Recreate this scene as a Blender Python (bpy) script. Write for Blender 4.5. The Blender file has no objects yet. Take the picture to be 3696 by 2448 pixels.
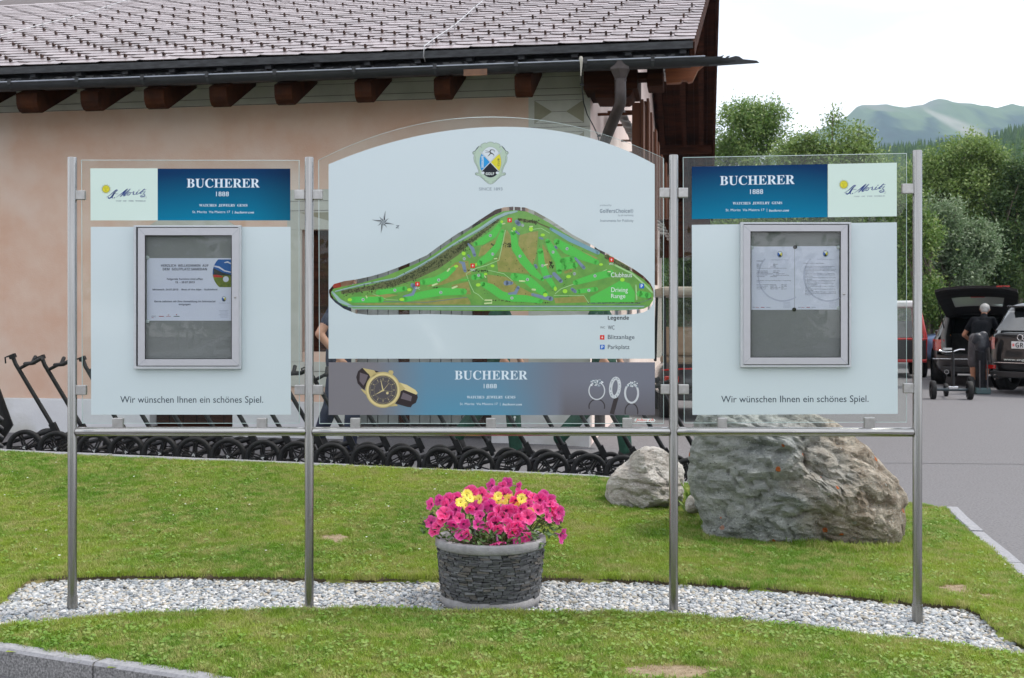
import bpy, math, random, bmesh
import numpy as np
from mathutils import Vector, Matrix, noise, Euler
from mathutils.geometry import tessellate_polygon
R = math.radians
random.seed(7); rng = np.random.default_rng(7)
S = bpy.context.scene
COL = S.collection

# ------------------------------------------------------------ camera
F, CX, HY, CZ = 4100.0, 1848.0, 1130.0, 1.49          # focal length in photo pixels, centre, horizon row, eye height
cam = bpy.data.cameras.new('camera'); camo = bpy.data.objects.new('camera', cam); COL.objects.link(camo)
camo.location = (0, 0, CZ); camo.rotation_euler = (R(90), 0, 0)
cam.sensor_width = 36; cam.lens = 36*F/3696; cam.shift_y = -(1224-HY)/3696
cam.clip_start = 0.05; cam.clip_end = 12000
cam.dof.use_dof = True; cam.dof.focus_distance = 5.45; cam.dof.aperture_fstop = 11
S.camera = camo

# ------------------------------------------------------------ world, sun, exposure
SUN_EL, SUN_AZ = R(58), R(80)                           # azimuth clockwise from +Y: the sun stands high on the right
w = bpy.data.worlds.new('World'); S.world = w; w.use_nodes = True
nt = w.node_tree; nt.nodes.clear()
out = nt.nodes.new('ShaderNodeOutputWorld'); bg = nt.nodes.new('ShaderNodeBackground')
sky = nt.nodes.new('ShaderNodeTexSky'); sky.sky_type = 'NISHITA'; sky.sun_disc = False
sky.sun_elevation = SUN_EL; sky.sun_rotation = SUN_AZ; sky.altitude = 1700
tc = nt.nodes.new('ShaderNodeTexCoord'); mp = nt.nodes.new('ShaderNodeMapping'); mp.inputs['Scale'].default_value = (1, 1, 3.2)
n1 = nt.nodes.new('ShaderNodeTexNoise'); n1.inputs['Scale'].default_value = 1.7; n1.inputs['Detail'].default_value = 7; n1.inputs['Roughness'].default_value = .55
cr = nt.nodes.new('ShaderNodeValToRGB'); cr.color_ramp.elements[0].position = .36; cr.color_ramp.elements[0].color = (.72, .72, .72, 1); cr.color_ramp.elements[1].position = .62; cr.color_ramp.elements[1].color = (1, 1, 1, 1)
n2 = nt.nodes.new('ShaderNodeTexNoise'); n2.inputs['Scale'].default_value = 3.5; n2.inputs['Detail'].default_value = 6
cc = nt.nodes.new('ShaderNodeValToRGB'); cc.color_ramp.elements[0].position = .36; cc.color_ramp.elements[0].color = (4.9, 5.1, 5.5, 1); cc.color_ramp.elements[1].position = .66; cc.color_ramp.elements[1].color = (8.4, 8.5, 8.8, 1)
mx = nt.nodes.new('ShaderNodeMix'); mx.data_type = 'RGBA'
L = nt.links.new
L(tc.outputs['Generated'], mp.inputs['Vector']); L(mp.outputs[0], n1.inputs['Vector']); L(mp.outputs[0], n2.inputs['Vector'])
L(n1.outputs[0], cr.inputs[0]); L(n2.outputs[0], cc.inputs[0])
L(cr.outputs[0], mx.inputs[0]); L(sky.outputs[0], mx.inputs[6]); L(cc.outputs[0], mx.inputs[7])
L(mx.outputs[2], bg.inputs[0]); bg.inputs[1].default_value = .10; L(bg.outputs[0], out.inputs[0])
sl = bpy.data.lights.new('sun', 'SUN'); sl.energy = 1.5; sl.angle = R(10); sl.color = (1, .95, .87)
so = bpy.data.objects.new('sun', sl); COL.objects.link(so)
sd = Vector((math.sin(SUN_AZ)*math.cos(SUN_EL), math.cos(SUN_AZ)*math.cos(SUN_EL), math.sin(SUN_EL)))
so.rotation_euler = sd.to_track_quat('Z', 'Y').to_euler(); so.location = (4, -3, 12)
vs = S.view_settings; S.display_settings.display_device = 'sRGB'
vs.view_transform = 'Standard'; vs.look = 'None'; vs.exposure = 1.28; vs.gamma = 1; vs.use_curve_mapping = False
S.cycles.use_denoising = True; S.cycles.max_bounces = 8; S.cycles.transparent_max_bounces = 24
S.cycles.diffuse_bounces = 3; S.cycles.glossy_bounces = 4; S.cycles.transmission_bounces = 6; S.cycles.volume_bounces = 0
S.cycles.caustics_reflective = False; S.cycles.caustics_refractive = False; S.cycles.sample_clamp_indirect = 4
S.cycles.volume_step_rate = 10; S.cycles.volume_max_steps = 32

# ------------------------------------------------------------ helpers
def P(px, py, Y):
    "point of the place seen at photo pixel (px, py) that stands Y metres off"
    return Vector(((px-CX)/F*Y, Y, CZ-(py-HY)/F*Y))
def tag(o, label=None, cat=None, group=None, kind=None):
    if label: o['label'] = label
    if cat: o['category'] = cat
    if group: o['group'] = group
    if kind: o['kind'] = kind
    return o
OFF = {}
def empty(name, loc=(0, 0, 0), label=None, cat=None, group=None, kind=None):
    o = bpy.data.objects.new(name, None); COL.objects.link(o); o.location = loc; o.empty_display_size = .1
    OFF[o] = Vector(loc); return tag(o, label, cat, group, kind)
class MB:
    "collects polygons for one mesh"
    def __init__(s): s.v = []; s.f = []; s.m = []; s.s = []
    def add(s, vs, fs, m=0, smooth=False):
        b = len(s.v); s.v += [tuple(q) for q in vs]
        for f in fs: s.f.append(tuple(i+b for i in f)); s.m.append(m); s.s.append(smooth)
        return s
    def hexa(s, p, m=0):   # 8 corners: bottom loop 0-3 ccw, top loop 4-7
        return s.add(p, [(3, 2, 1, 0), (4, 5, 6, 7), (0, 1, 5, 4), (1, 2, 6, 5), (2, 3, 7, 6), (3, 0, 4, 7)], m)
    def box(s, c, d, rot=None, m=0):
        x, y, z = d[0]/2, d[1]/2, d[2]/2
        p = [Vector(q) for q in ((-x,-y,-z),(x,-y,-z),(x,y,-z),(-x,y,-z),(-x,-y,z),(x,-y,z),(x,y,z),(-x,y,z))]
        if rot is not None: p = [rot @ q for q in p]
        return s.hexa([q+Vector(c) for q in p], m)
    def tube(s, pts, r, n=8, m=0, caps=True, smooth=True):
        pts = [Vector(p) for p in pts]; k = len(pts)
        if not hasattr(r, '__len__'): r = [r]*k
        prev = None; vs = []
        for i, p in enumerate(pts):
            t = (pts[min(i+1, k-1)]-pts[max(i-1, 0)]).normalized()
            a = t.orthogonal().normalized() if prev is None else (prev-t*prev.dot(t)).normalized()
            prev = a; b = t.cross(a)
            vs += [p+(a*math.cos(2*math.pi*j/n)+b*math.sin(2*math.pi*j/n))*r[i] for j in range(n)]
        fs = [(i*n+j, i*n+(j+1) % n, (i+1)*n+(j+1) % n, (i+1)*n+j) for i in range(k-1) for j in range(n)]
        s.add(vs, fs, m, smooth)
        if caps: s.add(vs[:n], [tuple(range(n))[::-1]], m); s.add(vs[-n:], [tuple(range(n))], m)
        return s
    def lathe(s, prof, n=32, c=(0, 0, 0), axis=None, m=0, smooth=True, closed=False):
        M = axis or Matrix.Identity(3); c = Vector(c); vs = []
        for (r, z) in prof:
            vs += [c+M @ Vector((r*math.cos(2*math.pi*j/n), r*math.sin(2*math.pi*j/n), z)) for j in range(n)]
        k = len(prof); fs = [(i*n+j, i*n+(j+1) % n, (i+1)*n+(j+1) % n, (i+1)*n+j) for i in range(k-1) for j in range(n)]
        if closed: fs += [((k-1)*n+j, (k-1)*n+(j+1) % n, (j+1) % n, j) for j in range(n)]
        return s.add(vs, fs, m, smooth)
    def poly(s, pts, m=0): return s.add(pts, [tuple(range(len(pts)))], m)
    def prism(s, pts, d, m=0):
        "polygon extruded by vector d"
        n = len(pts); d = Vector(d); a = [Vector(p) for p in pts]; b = [p+d for p in a]
        return s.add(a+b, [tuple(range(n)), tuple(range(2*n-1, n-1, -1))]+[(i, i+n, (i+1) % n+n, (i+1) % n) for i in range(n)], m)
    def grid(s, rows, m=0, smooth=True):
        h, w_ = len(rows), len(rows[0])
        return s.add([q for r in rows for q in r], [(i*w_+j, i*w_+j+1, (i+1)*w_+j+1, (i+1)*w_+j) for i in range(h-1) for j in range(w_-1)], m, smooth)
    def mesh(s, name, mats, off=Vector((0, 0, 0)), fix=True):
        me = bpy.data.meshes.new(name)
        me.from_pydata([(a[0]-off[0], a[1]-off[1], a[2]-off[2]) for a in s.v], [], s.f)
        if not isinstance(mats, (list, tuple)): mats = [mats]
        for q in mats: me.materials.append(q)
        me.polygons.foreach_set('material_index', s.m); me.polygons.foreach_set('use_smooth', s.s)
        if fix:
            bm = bmesh.new(); bm.from_mesh(me); bmesh.ops.recalc_face_normals(bm, faces=bm.faces); bm.to_mesh(me); bm.free()
        me.update(); return me
    def build(s, name, mats, parent=None, bevel=0, sub=0, fix=True, segs=2):
        off = OFF.get(parent, Vector((0, 0, 0)))
        o = bpy.data.objects.new(name, s.mesh(name, mats, off, fix)); COL.objects.link(o)
        if parent: o.parent = parent; OFF[o] = off
        if bevel:
            b = o.modifiers.new('bevel', 'BEVEL'); b.width = bevel; b.segments = segs; b.limit_method = 'ANGLE'; b.angle_limit = R(35)
        if sub:
            q = o.modifiers.new('sub', 'SUBSURF'); q.levels = sub; q.render_levels = sub
        return o
def obj(name, me, parent, mat=None, loc=(0, 0, 0)):
    o = bpy.data.objects.new(name, me); COL.objects.link(o); o.parent = parent
    if mat is not None: o.matrix_local = mat
    else: o.location = loc
    return o
def copy_tree(o, parent=None):
    c = o.copy(); COL.objects.link(c); c.parent = parent
    for ch in list(o.children): copy_tree(ch, c)
    return c
def wheel_pts(c, r, n=24): return [(c[0]+r*math.cos(2*math.pi*i/n), c[1]+r*math.sin(2*math.pi*i/n)) for i in range(n)]

MATS = {}
def mat(name, c, c2=None, sc=5, rough=.6, metal=0, bump=0, bsc=None, coat=0, det=5, spec=.5, coord='POS', stretch=None, c3=None, sc3=1, lo=.35, hi=.65, trans=0, vor=False, rnd=0, aniso=0):
    "principled material whose colour varies with noise"
    if name in MATS: return MATS[name]
    m = bpy.data.materials.new(name); m.use_nodes = True; MATS[name] = m
    t = m.node_tree; b = t.nodes['Principled BSDF']; L = t.links.new
    b.inputs['Roughness'].default_value = rough; b.inputs['Metallic'].default_value = metal
    b.inputs['Coat Weight'].default_value = coat; b.inputs['Coat Roughness'].default_value = .06
    b.inputs['Specular IOR Level'].default_value = spec
    if aniso: b.inputs['Anisotropic'].default_value = aniso
    c = (*c, 1); b.inputs['Base Color'].default_value = c
    if coord == 'POS': g = t.nodes.new('ShaderNodeNewGeometry').outputs['Position']
    else: g = t.nodes.new('ShaderNodeTexCoord').outputs['Object']
    if stretch:
        mp = t.nodes.new('ShaderNodeMapping'); mp.inputs['Scale'].default_value = stretch; L(g, mp.inputs[0]); g = mp.outputs[0]
    col = None
    if c2 is not None:
        n = t.nodes.new('ShaderNodeTexVoronoi' if vor else 'ShaderNodeTexNoise'); n.inputs['Scale'].default_value = sc
        if not vor: n.inputs['Detail'].default_value = det; n.inputs['Roughness'].default_value = .6
        L(g, n.inputs['Vector'])
        r = t.nodes.new('ShaderNodeValToRGB'); r.color_ramp.elements[0].position = lo; r.color_ramp.elements[1].position = hi
        r.color_ramp.elements[0].color = c; r.color_ramp.elements[1].color = (*c2, 1); L(n.outputs[0], r.inputs[0]); col = r.outputs[0]
        if c3 is not None:
            n3 = t.nodes.new('ShaderNodeTexNoise'); n3.inputs['Scale'].default_value = sc3; n3.inputs['Detail'].default_value = 6; L(g, n3.inputs['Vector'])
            r3 = t.nodes.new('ShaderNodeValToRGB'); r3.color_ramp.elements[0].position = .5; r3.color_ramp.elements[1].position = .66; L(n3.outputs[0], r3.inputs[0])
            mm = t.nodes.new('ShaderNodeMix'); mm.data_type = 'RGBA'; L(r3.outputs[0], mm.inputs[0]); L(col, mm.inputs[6]); mm.inputs[7].default_value = (*c3, 1); col = mm.outputs[2]
    if rnd:
        oi = t.nodes.new('ShaderNodeObjectInfo'); hs = t.nodes.new('ShaderNodeHueSaturation')
        mr = t.nodes.new('ShaderNodeMapRange'); mr.inputs[3].default_value = 1-rnd; mr.inputs[4].default_value = 1+rnd
        L(oi.outputs['Random'], mr.inputs[0]); L(mr.outputs[0], hs.inputs['Value'])
        if col is not None: L(col, hs.inputs['Color'])
        else: hs.inputs['Color'].default_value = c
        col = hs.outputs[0]
    if col is not None: L(col, b.inputs['Base Color'])
    if bump:
        n = t.nodes.new('ShaderNodeTexNoise'); n.inputs['Scale'].default_value = bsc or sc; n.inputs['Detail'].default_value = 8; L(g, n.inputs['Vector'])
        bp = t.nodes.new('ShaderNodeBump'); bp.inputs['Strength'].default_value = 1; bp.inputs['Distance'].default_value = bump; L(n.outputs[0], bp.inputs['Height']); L(bp.outputs[0], b.inputs['Normal'])
    if trans:
        b.inputs['Transmission Weight'].default_value = trans
    return m
def glassmat(name, tint=(.93, .97, .95), refl=1.0, rough=0.0, dust_light=0.03):
    m = bpy.data.materials.new(name); m.use_nodes = True; t = m.node_tree; t.nodes.clear(); L = t.links.new
    o = t.nodes.new('ShaderNodeOutputMaterial'); tr = t.nodes.new('ShaderNodeBsdfTransparent'); tr.inputs[0].default_value = (*tint, 1)
    gl = t.nodes.new('ShaderNodeBsdfGlossy'); gl.inputs['Roughness'].default_value = rough; fr = t.nodes.new('ShaderNodeFresnel'); fr.inputs[0].default_value = 1.5
    ml = t.nodes.new('ShaderNodeMath'); ml.operation = 'MULTIPLY'; ml.inputs[1].default_value = refl; L(fr.outputs[0], ml.inputs[0])
    mx = t.nodes.new('ShaderNodeMixShader'); L(ml.outputs[0], mx.inputs[0]); L(tr.outputs[0], mx.inputs[1]); L(gl.outputs[0], mx.inputs[2])
    df = t.nodes.new('ShaderNodeBsdfDiffuse'); df.inputs[0].default_value = (.8, .85, .85, 1); m2 = t.nodes.new('ShaderNodeMixShader'); m2.inputs[0].default_value = dust_light
    L(mx.outputs[0], m2.inputs[1]); L(df.outputs[0], m2.inputs[2]); L(m2.outputs[0], o.inputs[0]); return m
def scatter(name, pts, rots, scs, variants, kind='stuff', parent=None):
    "one object that instances small shared meshes over points"
    me = bpy.data.meshes.new(name); n = len(pts); me.vertices.add(n); me.vertices.foreach_set('co', np.asarray(pts, dtype=np.float32).ravel())
    a = me.attributes.new('rot', 'FLOAT_VECTOR', 'POINT'); a.data.foreach_set('vector', np.asarray(rots, dtype=np.float32).ravel())
    a = me.attributes.new('scl', 'FLOAT_VECTOR', 'POINT'); sc = np.asarray(scs, dtype=np.float32)
    if sc.ndim == 1: sc = np.repeat(sc[:, None], 3, 1)
    a.data.foreach_set('vector', sc.ravel())
    a = me.attributes.new('idx', 'INT', 'POINT'); a.data.foreach_set('value', rng.integers(0, len(variants), n).astype(np.int32))
    o = bpy.data.objects.new(name, me); COL.objects.link(o)
    if parent: o.parent = parent
    c = bpy.data.collections.new(name+'_pieces')
    for k, q in enumerate(variants):
        vo = bpy.data.objects.new('%s_piece_%02d' % (name, k), q); c.objects.link(vo)
    g = bpy.data.node_groups.new(name, 'GeometryNodeTree'); g.interface.new_socket('Geometry', in_out='INPUT', socket_type='NodeSocketGeometry'); g.interface.new_socket('Geometry', in_out='OUTPUT', socket_type='NodeSocketGeometry')
    N = g.nodes.new; L = g.links.new
    gi = N('NodeGroupInput'); go = N('NodeGroupOutput'); ip = N('GeometryNodeInstanceOnPoints'); ci = N('GeometryNodeCollectionInfo')
    ci.inputs['Collection'].default_value = c; ci.inputs['Separate Children'].default_value = True; ci.inputs['Reset Children'].default_value = True
    def na(nm, ty):
        q = N('GeometryNodeInputNamedAttribute'); q.data_type = ty; q.inputs['Name'].default_value = nm; return [x for x in q.outputs if x.enabled and x.name == 'Attribute'][0]
    L(gi.outputs[0], ip.inputs['Points']); L(ci.outputs[0], ip.inputs['Instance']); ip.inputs['Pick Instance'].default_value = True
    L(na('idx', 'INT'), ip.inputs['Instance Index']); L(na('rot', 'FLOAT_VECTOR'), ip.inputs['Rotation']); L(na('scl', 'FLOAT_VECTOR'), ip.inputs['Scale'])
    L(ip.outputs[0], go.inputs[0]); md = o.modifiers.new('scatter', 'NODES'); md.node_group = g
    if kind: o['kind'] = kind
    return o

# ------------------------------------------------------------ ground heights
def lerp(a, b, t): return a+(b-a)*t
def clamp(x, a=0., b=1.): return max(a, min(b, x))
def sm(t): t = clamp(t); return t*t*(3-2*t)
def z_asph(X, Y):
    if Y < 7.2: return 0.0
    left = clamp(.116-.030*X, 0, .30)
    z = lerp(left, .19, clamp((Y-9)/3))
    z *= 1-sm((X-.4)/2.2)
    return z*sm((Y-7.2)/1.3)
BK = [(-7, 9.45, .46), (-4.09, 9.07, .375), (.62, 8.62, .238), (1.6, 8.62, .17), (3.05, 8.62, .035), (3.4, 8.62, .03)]
def back(X):
    for a, b in zip(BK, BK[1:]):
        if X <= b[0]: t = clamp((X-a[0])/(b[0]-a[0])); return lerp(a[1], b[1], t), lerp(a[2], b[2], t)
    return BK[-1][1:]
def z_lawn(X, Y):
    yb, zb = back(X)
    zf = .108-.05*sm((X-.9)/1.6)
    t = (Y-5.75)/(yb-5.75)
    z = lerp(zf, zb, sm(t)*.35+clamp(t)*.65) if t > 0 else zf
    return z+.006*noise.noise(Vector((X*1.3, Y*1.3, 0)))
# ------------------------------------------------------------ materials
M_asph = mat('asphalt', (.105, .102, .107), (.215, .21, .218), sc=55, rough=.95, bump=.004, bsc=160, c3=(.165, .161, .168), sc3=6, lo=.3, hi=.7, spec=.2)
M_soil = mat('soil', (.045, .034, .02), (.10, .075, .045), sc=30, rough=.95, bump=.01, bsc=50)
M_turf = mat('turf', (.12, .19, .022), (.22, .24, .06), sc=14, rough=.95, spec=.1, c3=(.24, .20, .10), sc3=1.1)
M_granite = mat('granite', (.10, .10, .10), (.38, .37, .37), sc=110, rough=.8, bump=.003, bsc=90, lo=.36, hi=.72)
M_granite_top = mat('granite_top', (.20, .20, .215), (.30, .30, .32), sc=60, rough=.7, bump=.002, bsc=70)
M_steel = mat('steel', (.27, .265, .255), (.36, .355, .345), sc=5, rough=.27, metal=1, stretch=(40, 40, .6), bump=.0002, bsc=30)
M_steelh = mat('steel_rail', (.36, .355, .34), (.45, .44, .43), sc=5, rough=.22, metal=1, stretch=(.6, 40, 40), bump=.0002, bsc=30)
M_clampm = mat('clamp_metal', (.42, .41, .40), (.52, .51, .50), sc=40, rough=.42, metal=1)
M_black = mat('black_plastic', (.008, .008, .009), (.015, .015, .016), sc=25, rough=.5, spec=.28)
M_tyre = mat('tyre_rubber', (.010, .010, .011), (.019, .019, .019), sc=20, rough=.65, spec=.25)

# ------------------------------------------------------------ ground
def sheet(name, xs, ys, zf, m, keep=None):
    mb = MB(); idx = {}
    V = []
    for j, y in enumerate(ys):
        for i, x in enumerate(xs): V.append((x, y, zf(x, y)))
    n = len(xs); fs = [(j*n+i, j*n+i+1, (j+1)*n+i+1, (j+1)*n+i) for j in range(len(ys)-1) for i in range(n-1) if keep is None or keep((xs[i]+xs[i+1])/2, (ys[j]+ys[j+1])/2)]
    mb.add(V, fs, 0, True); return mb.build(name, m, fix=False)
xs = sorted(set([round(-12+i*.4, 3) for i in range(71)]+[-200, -80, -40, -20, 24, 40, 80, 200]))
ys = sorted(set([round(4+i*.25, 3) for i in range(44)]+[-60, -20, -8, 0, 18, 22, 30, 50, 120, 330]))
tag(sheet('ground', xs, ys, z_asph, M_asph), kind='structure')
# bitumen joints across the asphalt
for (a, b) in ((P(3000, 1670, 11.3), P(3800, 1678, 11.15)),):
    mb = MB(); mb.grid([[(lerp(a.x, b.x, t/20)+(.0), lerp(a.y, b.y, t/20)+.01*math.sin(t*2.1)+o_, z_asph(lerp(a.x, b.x, t/20), a.y)+.004) for t in range(21)] for o_ in (0, .018)]); tag(mb.build('bitumen_joint', mat('bitumen', (.085, .083, .085), rough=.8)), kind='structure')
# white parking line far back
mb = MB()
for (a, b) in (((3190, 1368), (3700, 1400)),):
    p = P(3280, 1372, 25.2); q = P(3405, 1366, 26)
    mb.add([(p.x-2, p.y, .004), (q.x, q.y, .004), (q.x, q.y+.12, .004), (p.x-2, p.y+.12, .004)], [(0, 1, 2, 3)])
tag(mb.build('parking_line', mat('road_paint', (.6, .6, .6), (.5, .5, .5), sc=8, rough=.8)), kind='structure')

def inside(poly, x, y):
    c = False; n = len(poly); j = n-1
    for i in range(n):
        xi, yi = poly[i]; xj, yj = poly[j]
        if (yi > y) != (yj > y) and x < (xj-xi)*(y-yi)/(yj-yi)+xi: c = not c
        j = i
    return c
def gp(px, py, z=.09):
    Y = F*(CZ-z)/(py-HY); return ((px-CX)/F*Y, Y)
KERB_F = [(-6.2, 5.95), (-3.3, 5.07), (-2.10, 4.667), (-1.60, 4.450), (-1.19, 4.277), (-.75, 4.03), (-.2, 3.86), (.6, 3.78), (1.3, 3.78), (2.0, 3.82), (2.45, 4.02), (2.62, 4.5)]
KERB_R = [(2.62, 4.5), (2.64, 5.2), (2.69, 5.8), (2.90, 6.9), (3.12, 8.0), (3.23, 8.47)]
LAWN = [(x, y+.035) for x, y in KERB_F]+KERB_R[1:]+[(3.05, 8.62), (1.6, 8.62), (.62, 8.62), (-4.09, 9.07), (-6.2, 9.35)]
_g = lambda l: [gp(*q) for q in l]
GRAVEL = _g([(-700, 2330), (-160, 2288), (300, 2250), (700, 2226), (1300, 2214), (1700, 2226), (2200, 2226), (2500, 2240), (2900, 2272), (3150, 2300), (3300, 2304), (3696, 2350), (3860, 2372),
             (3760, 2330), (3670, 2290), (3600, 2245), (3540, 2190), (3480, 2166), (3300, 2158), (2950, 2136), (2600, 2122), (2300, 2108), (1900, 2098), (1560, 2104), (1300, 2106), (900, 2096), (500, 2094), (250, 2100), (95, 2106), (40, 2140), (0, 2186), (-160, 2200), (-700, 2210)])
# lawn surface: fine grid, sunk under the gravel strip
lx = np.arange(-6.2, 3.45, .07); ly = np.arange(3.8, 9.5, .07)
def z_l2(x, y): return z_lawn(x, y)-(.07 if inside(GRAVEL, x, y) else 0)
tag(sheet('lawn', list(lx), list(ly), z_l2, M_turf, keep=lambda x, y: inside(LAWN, x, y)), kind='structure')
# soil skirt under the whole island so that it never floats
mb = MB(); n = len(LAWN)
top = [(x, y, z_lawn(x, y)-.012) for x, y in LAWN]; bot = [(x, y, -.1) for x, y in LAWN]
mb.add(top+bot, [(i, (i+1) % n, (i+1) % n+n, i+n) for i in range(n)])
tag(mb.build('lawn_edge_soil', M_soil), kind='structure')
gx = np.arange(-5.5, 3.0, .06); gy = np.arange(4.6, 6.2, .06)
def z_grav(x, y): return z_lawn(x, y)-.038+.006*noise.noise(Vector((x*4, y*4, 3)))
tag(sheet('gravel_bed', list(gx), list(gy), z_grav, mat('gravel_base', (.06, .06, .06), (.14, .14, .14), sc=60, rough=.9), keep=lambda x, y: inside(GRAVEL, x, y)), kind='structure')

# kerbs of single granite stones
def kerb(name, line, wid, topz, depth, step, m, mt, grow=0.0):
    e = empty(name, kind='structure')
    acc = [0]
    for a, b in zip(line, line[1:]): acc.append(acc[-1]+math.dist(a, b))
    def at(s):
        s = clamp(s, 0, acc[-1]-1e-6)
        for i in range(len(line)-1):
            if s <= acc[i+1]:
                t = (s-acc[i])/(acc[i+1]-acc[i]); return Vector((lerp(line[i][0], line[i+1][0], t), lerp(line[i][1], line[i+1][1], t), 0))
    k = max(1, round(acc[-1]/step))
    for i in range(k):
        s0, s1 = acc[-1]*i/k+.003, acc[-1]*(i+1)/k-.003; rows = []
        dz = random.uniform(-.004, .004); mb = MB(); q = []
        for j in range(5):
            s = lerp(s0, s1, j/4); c = at(s); d = (at(s+.02)-at(s-.02)).normalized(); nrm = Vector((-d.y, d.x, 0))
            zt = topz(c.x, c.y)+dz+random.uniform(-.0015, .0015)
            jit = random.uniform(-.003, .003)
            q.append([c+nrm*jit+Vector((0, 0, zt-depth)), c+nrm*(jit-.0)+Vector((0, 0, zt-.012)), c+nrm*(jit+.010)+Vector((0, 0, zt)), c+nrm*wid+Vector((0, 0, zt)), c+nrm*wid+Vector((0, 0, zt-depth))])
        for j in range(4):
            for l, mi in ((0, 0), (1, 1), (2, 1), (3, 0)):
                mb.add([q[j][l], q[j+1][l], q[j+1][l+1], q[j][l+1]], [(0, 1, 2, 3)], mi)
        mb.add(q[0], [(0, 1, 2, 3, 4)]); mb.add(q[4], [(0, 1, 2, 3, 4)])
        o = mb.build('kerb_stone', [m, mt], e)
    return e
kerb('front_kerb', KERB_F, .072, lambda x, y: .115, .30, 1.0, M_granite, M_granite_top)
kerb('side_kerb', KERB_R[::-1], .085, lambda x, y: z_lawn(x, y)+.012, .25, .95, M_granite_top, M_granite_top)
kerb('back_kerb', [(b[0], b[1]) for b in BK[:-2]], .07, lambda x, y: back(x)[1]+.014, .32, 1.0, M_granite, M_granite_top)

# ------------------------------------------------------------ gravel and grass
def rock_variant(k, flat=.62):
    bm = bmesh.new(); bmesh.ops.create_icosphere(bm, subdivisions=2, radius=1)
    for v in bm.verts:
        n_ = noise.noise(v.co*1.1+Vector((k*7.3, 0, 0))); v.co *= 1+.32*n_; v.co.z *= flat; v.co.x *= 1.25
    for f in bm.faces: f.smooth = True
    me = bpy.data.meshes.new('pebble'); bm.to_mesh(me); bm.free(); return me
def pebmat(name, c):
    c = tuple(q*.72+.012 for q in c); return mat(name, c, tuple(min(1, q*1.35) for q in c), sc=70, rough=.8, rnd=.16, spec=.3)
peb = []
for k in range(12):
    me = rock_variant(k); c = [(.34, .35, .36), (.50, .50, .49), (.26, .29, .32), (.58, .57, .54), (.40, .37, .31), (.44, .45, .46), (.20, .22, .24), (.36, .38, .40), (.62, .61, .60), (.46, .41, .34), (.30, .33, .36), (.42, .43, .43)][k]
    me.materials.append(pebmat('pebble_%02d' % k, c)); peb.append(me)
pts, rots, scs = [], [], []
for _ in range(105000):
    x, y = random.uniform(-4.2, 2.9), random.uniform(4.6, 6.1)
    if not inside(GRAVEL, x, y) or math.hypot(x+.104, y-5.53) < .238: continue
    s = random.lognormvariate(math.log(.0076), .28); s = min(s, .02)
    pts.append((x, y, z_lawn(x, y)-.030+random.uniform(-.004, .010))); rots.append((random.uniform(-.5, .5), random.uniform(-.5, .5), random.uniform(0, 6.28))); scs.append(s)
tag(scatter('gravel', pts, rots, scs, peb), 'pale grey rounded gravel in the strip under the sign posts', 'gravel')

def tuft(k, nb, h, spread, wid, clover=0):
    rr = random.Random(100+k); V = []; Fc = []
    for i in range(nb):
        a = rr.uniform(0, 6.28); r_ = spread*math.sqrt(rr.random()); bx, by = r_*math.cos(a), r_*math.sin(a)
        d = rr.uniform(0, 6.28); hh = h*rr.uniform(.45, 1.1); ln = hh*rr.uniform(.15, .9); w_ = wid*rr.uniform(.7, 1.3)
        dx, dy = math.cos(d), math.sin(d); px_, py_ = -dy*w_/2, dx*w_/2
        b = len(V)
        V += [(bx-px_, by-py_, -.004), (bx+px_, by+py_, -.004), (bx+dx*ln*.35-px_*.8, by+dy*ln*.35-py_*.8, hh*.6), (bx+dx*ln*.35+px_*.8, by+dy*ln*.35+py_*.8, hh*.6), (bx+dx*ln, by+dy*ln, hh)]
        Fc += [(b, b+1, b+3, b+2), (b+2, b+3, b+4)]
    me = bpy.data.meshes.new('tuft'); me.from_pydata(V, [], Fc); return me
def leafpatch(k, nb, h, spread, size):
    rr = random.Random(300+k); V = []; Fc = []
    for i in range(nb):
        a = rr.uniform(0, 6.28); r_ = spread*math.sqrt(rr.random()); c = Vector((r_*math.cos(a), r_*math.sin(a), h*rr.uniform(.4, 1)))
        q = Euler((rr.uniform(-.7, .7), rr.uniform(-.7, .7), rr.uniform(0, 6.28))).to_matrix(); s = size*rr.uniform(.6, 1.2); b = len(V)
        V += [c+q @ Vector(p)*s for p in ((0, -.5, 0), (.42, -.1, .08), (.36, .4, .05), (0, .6, 0), (-.36, .4, .05), (-.42, -.1, .08))]; Fc.append((b, b+1, b+2, b+3)); Fc.append((b, b+3, b+4, b+5))
    me = bpy.data.meshes.new('leafpatch'); me.from_pydata([tuple(v) for v in V], [], Fc); return me
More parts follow.
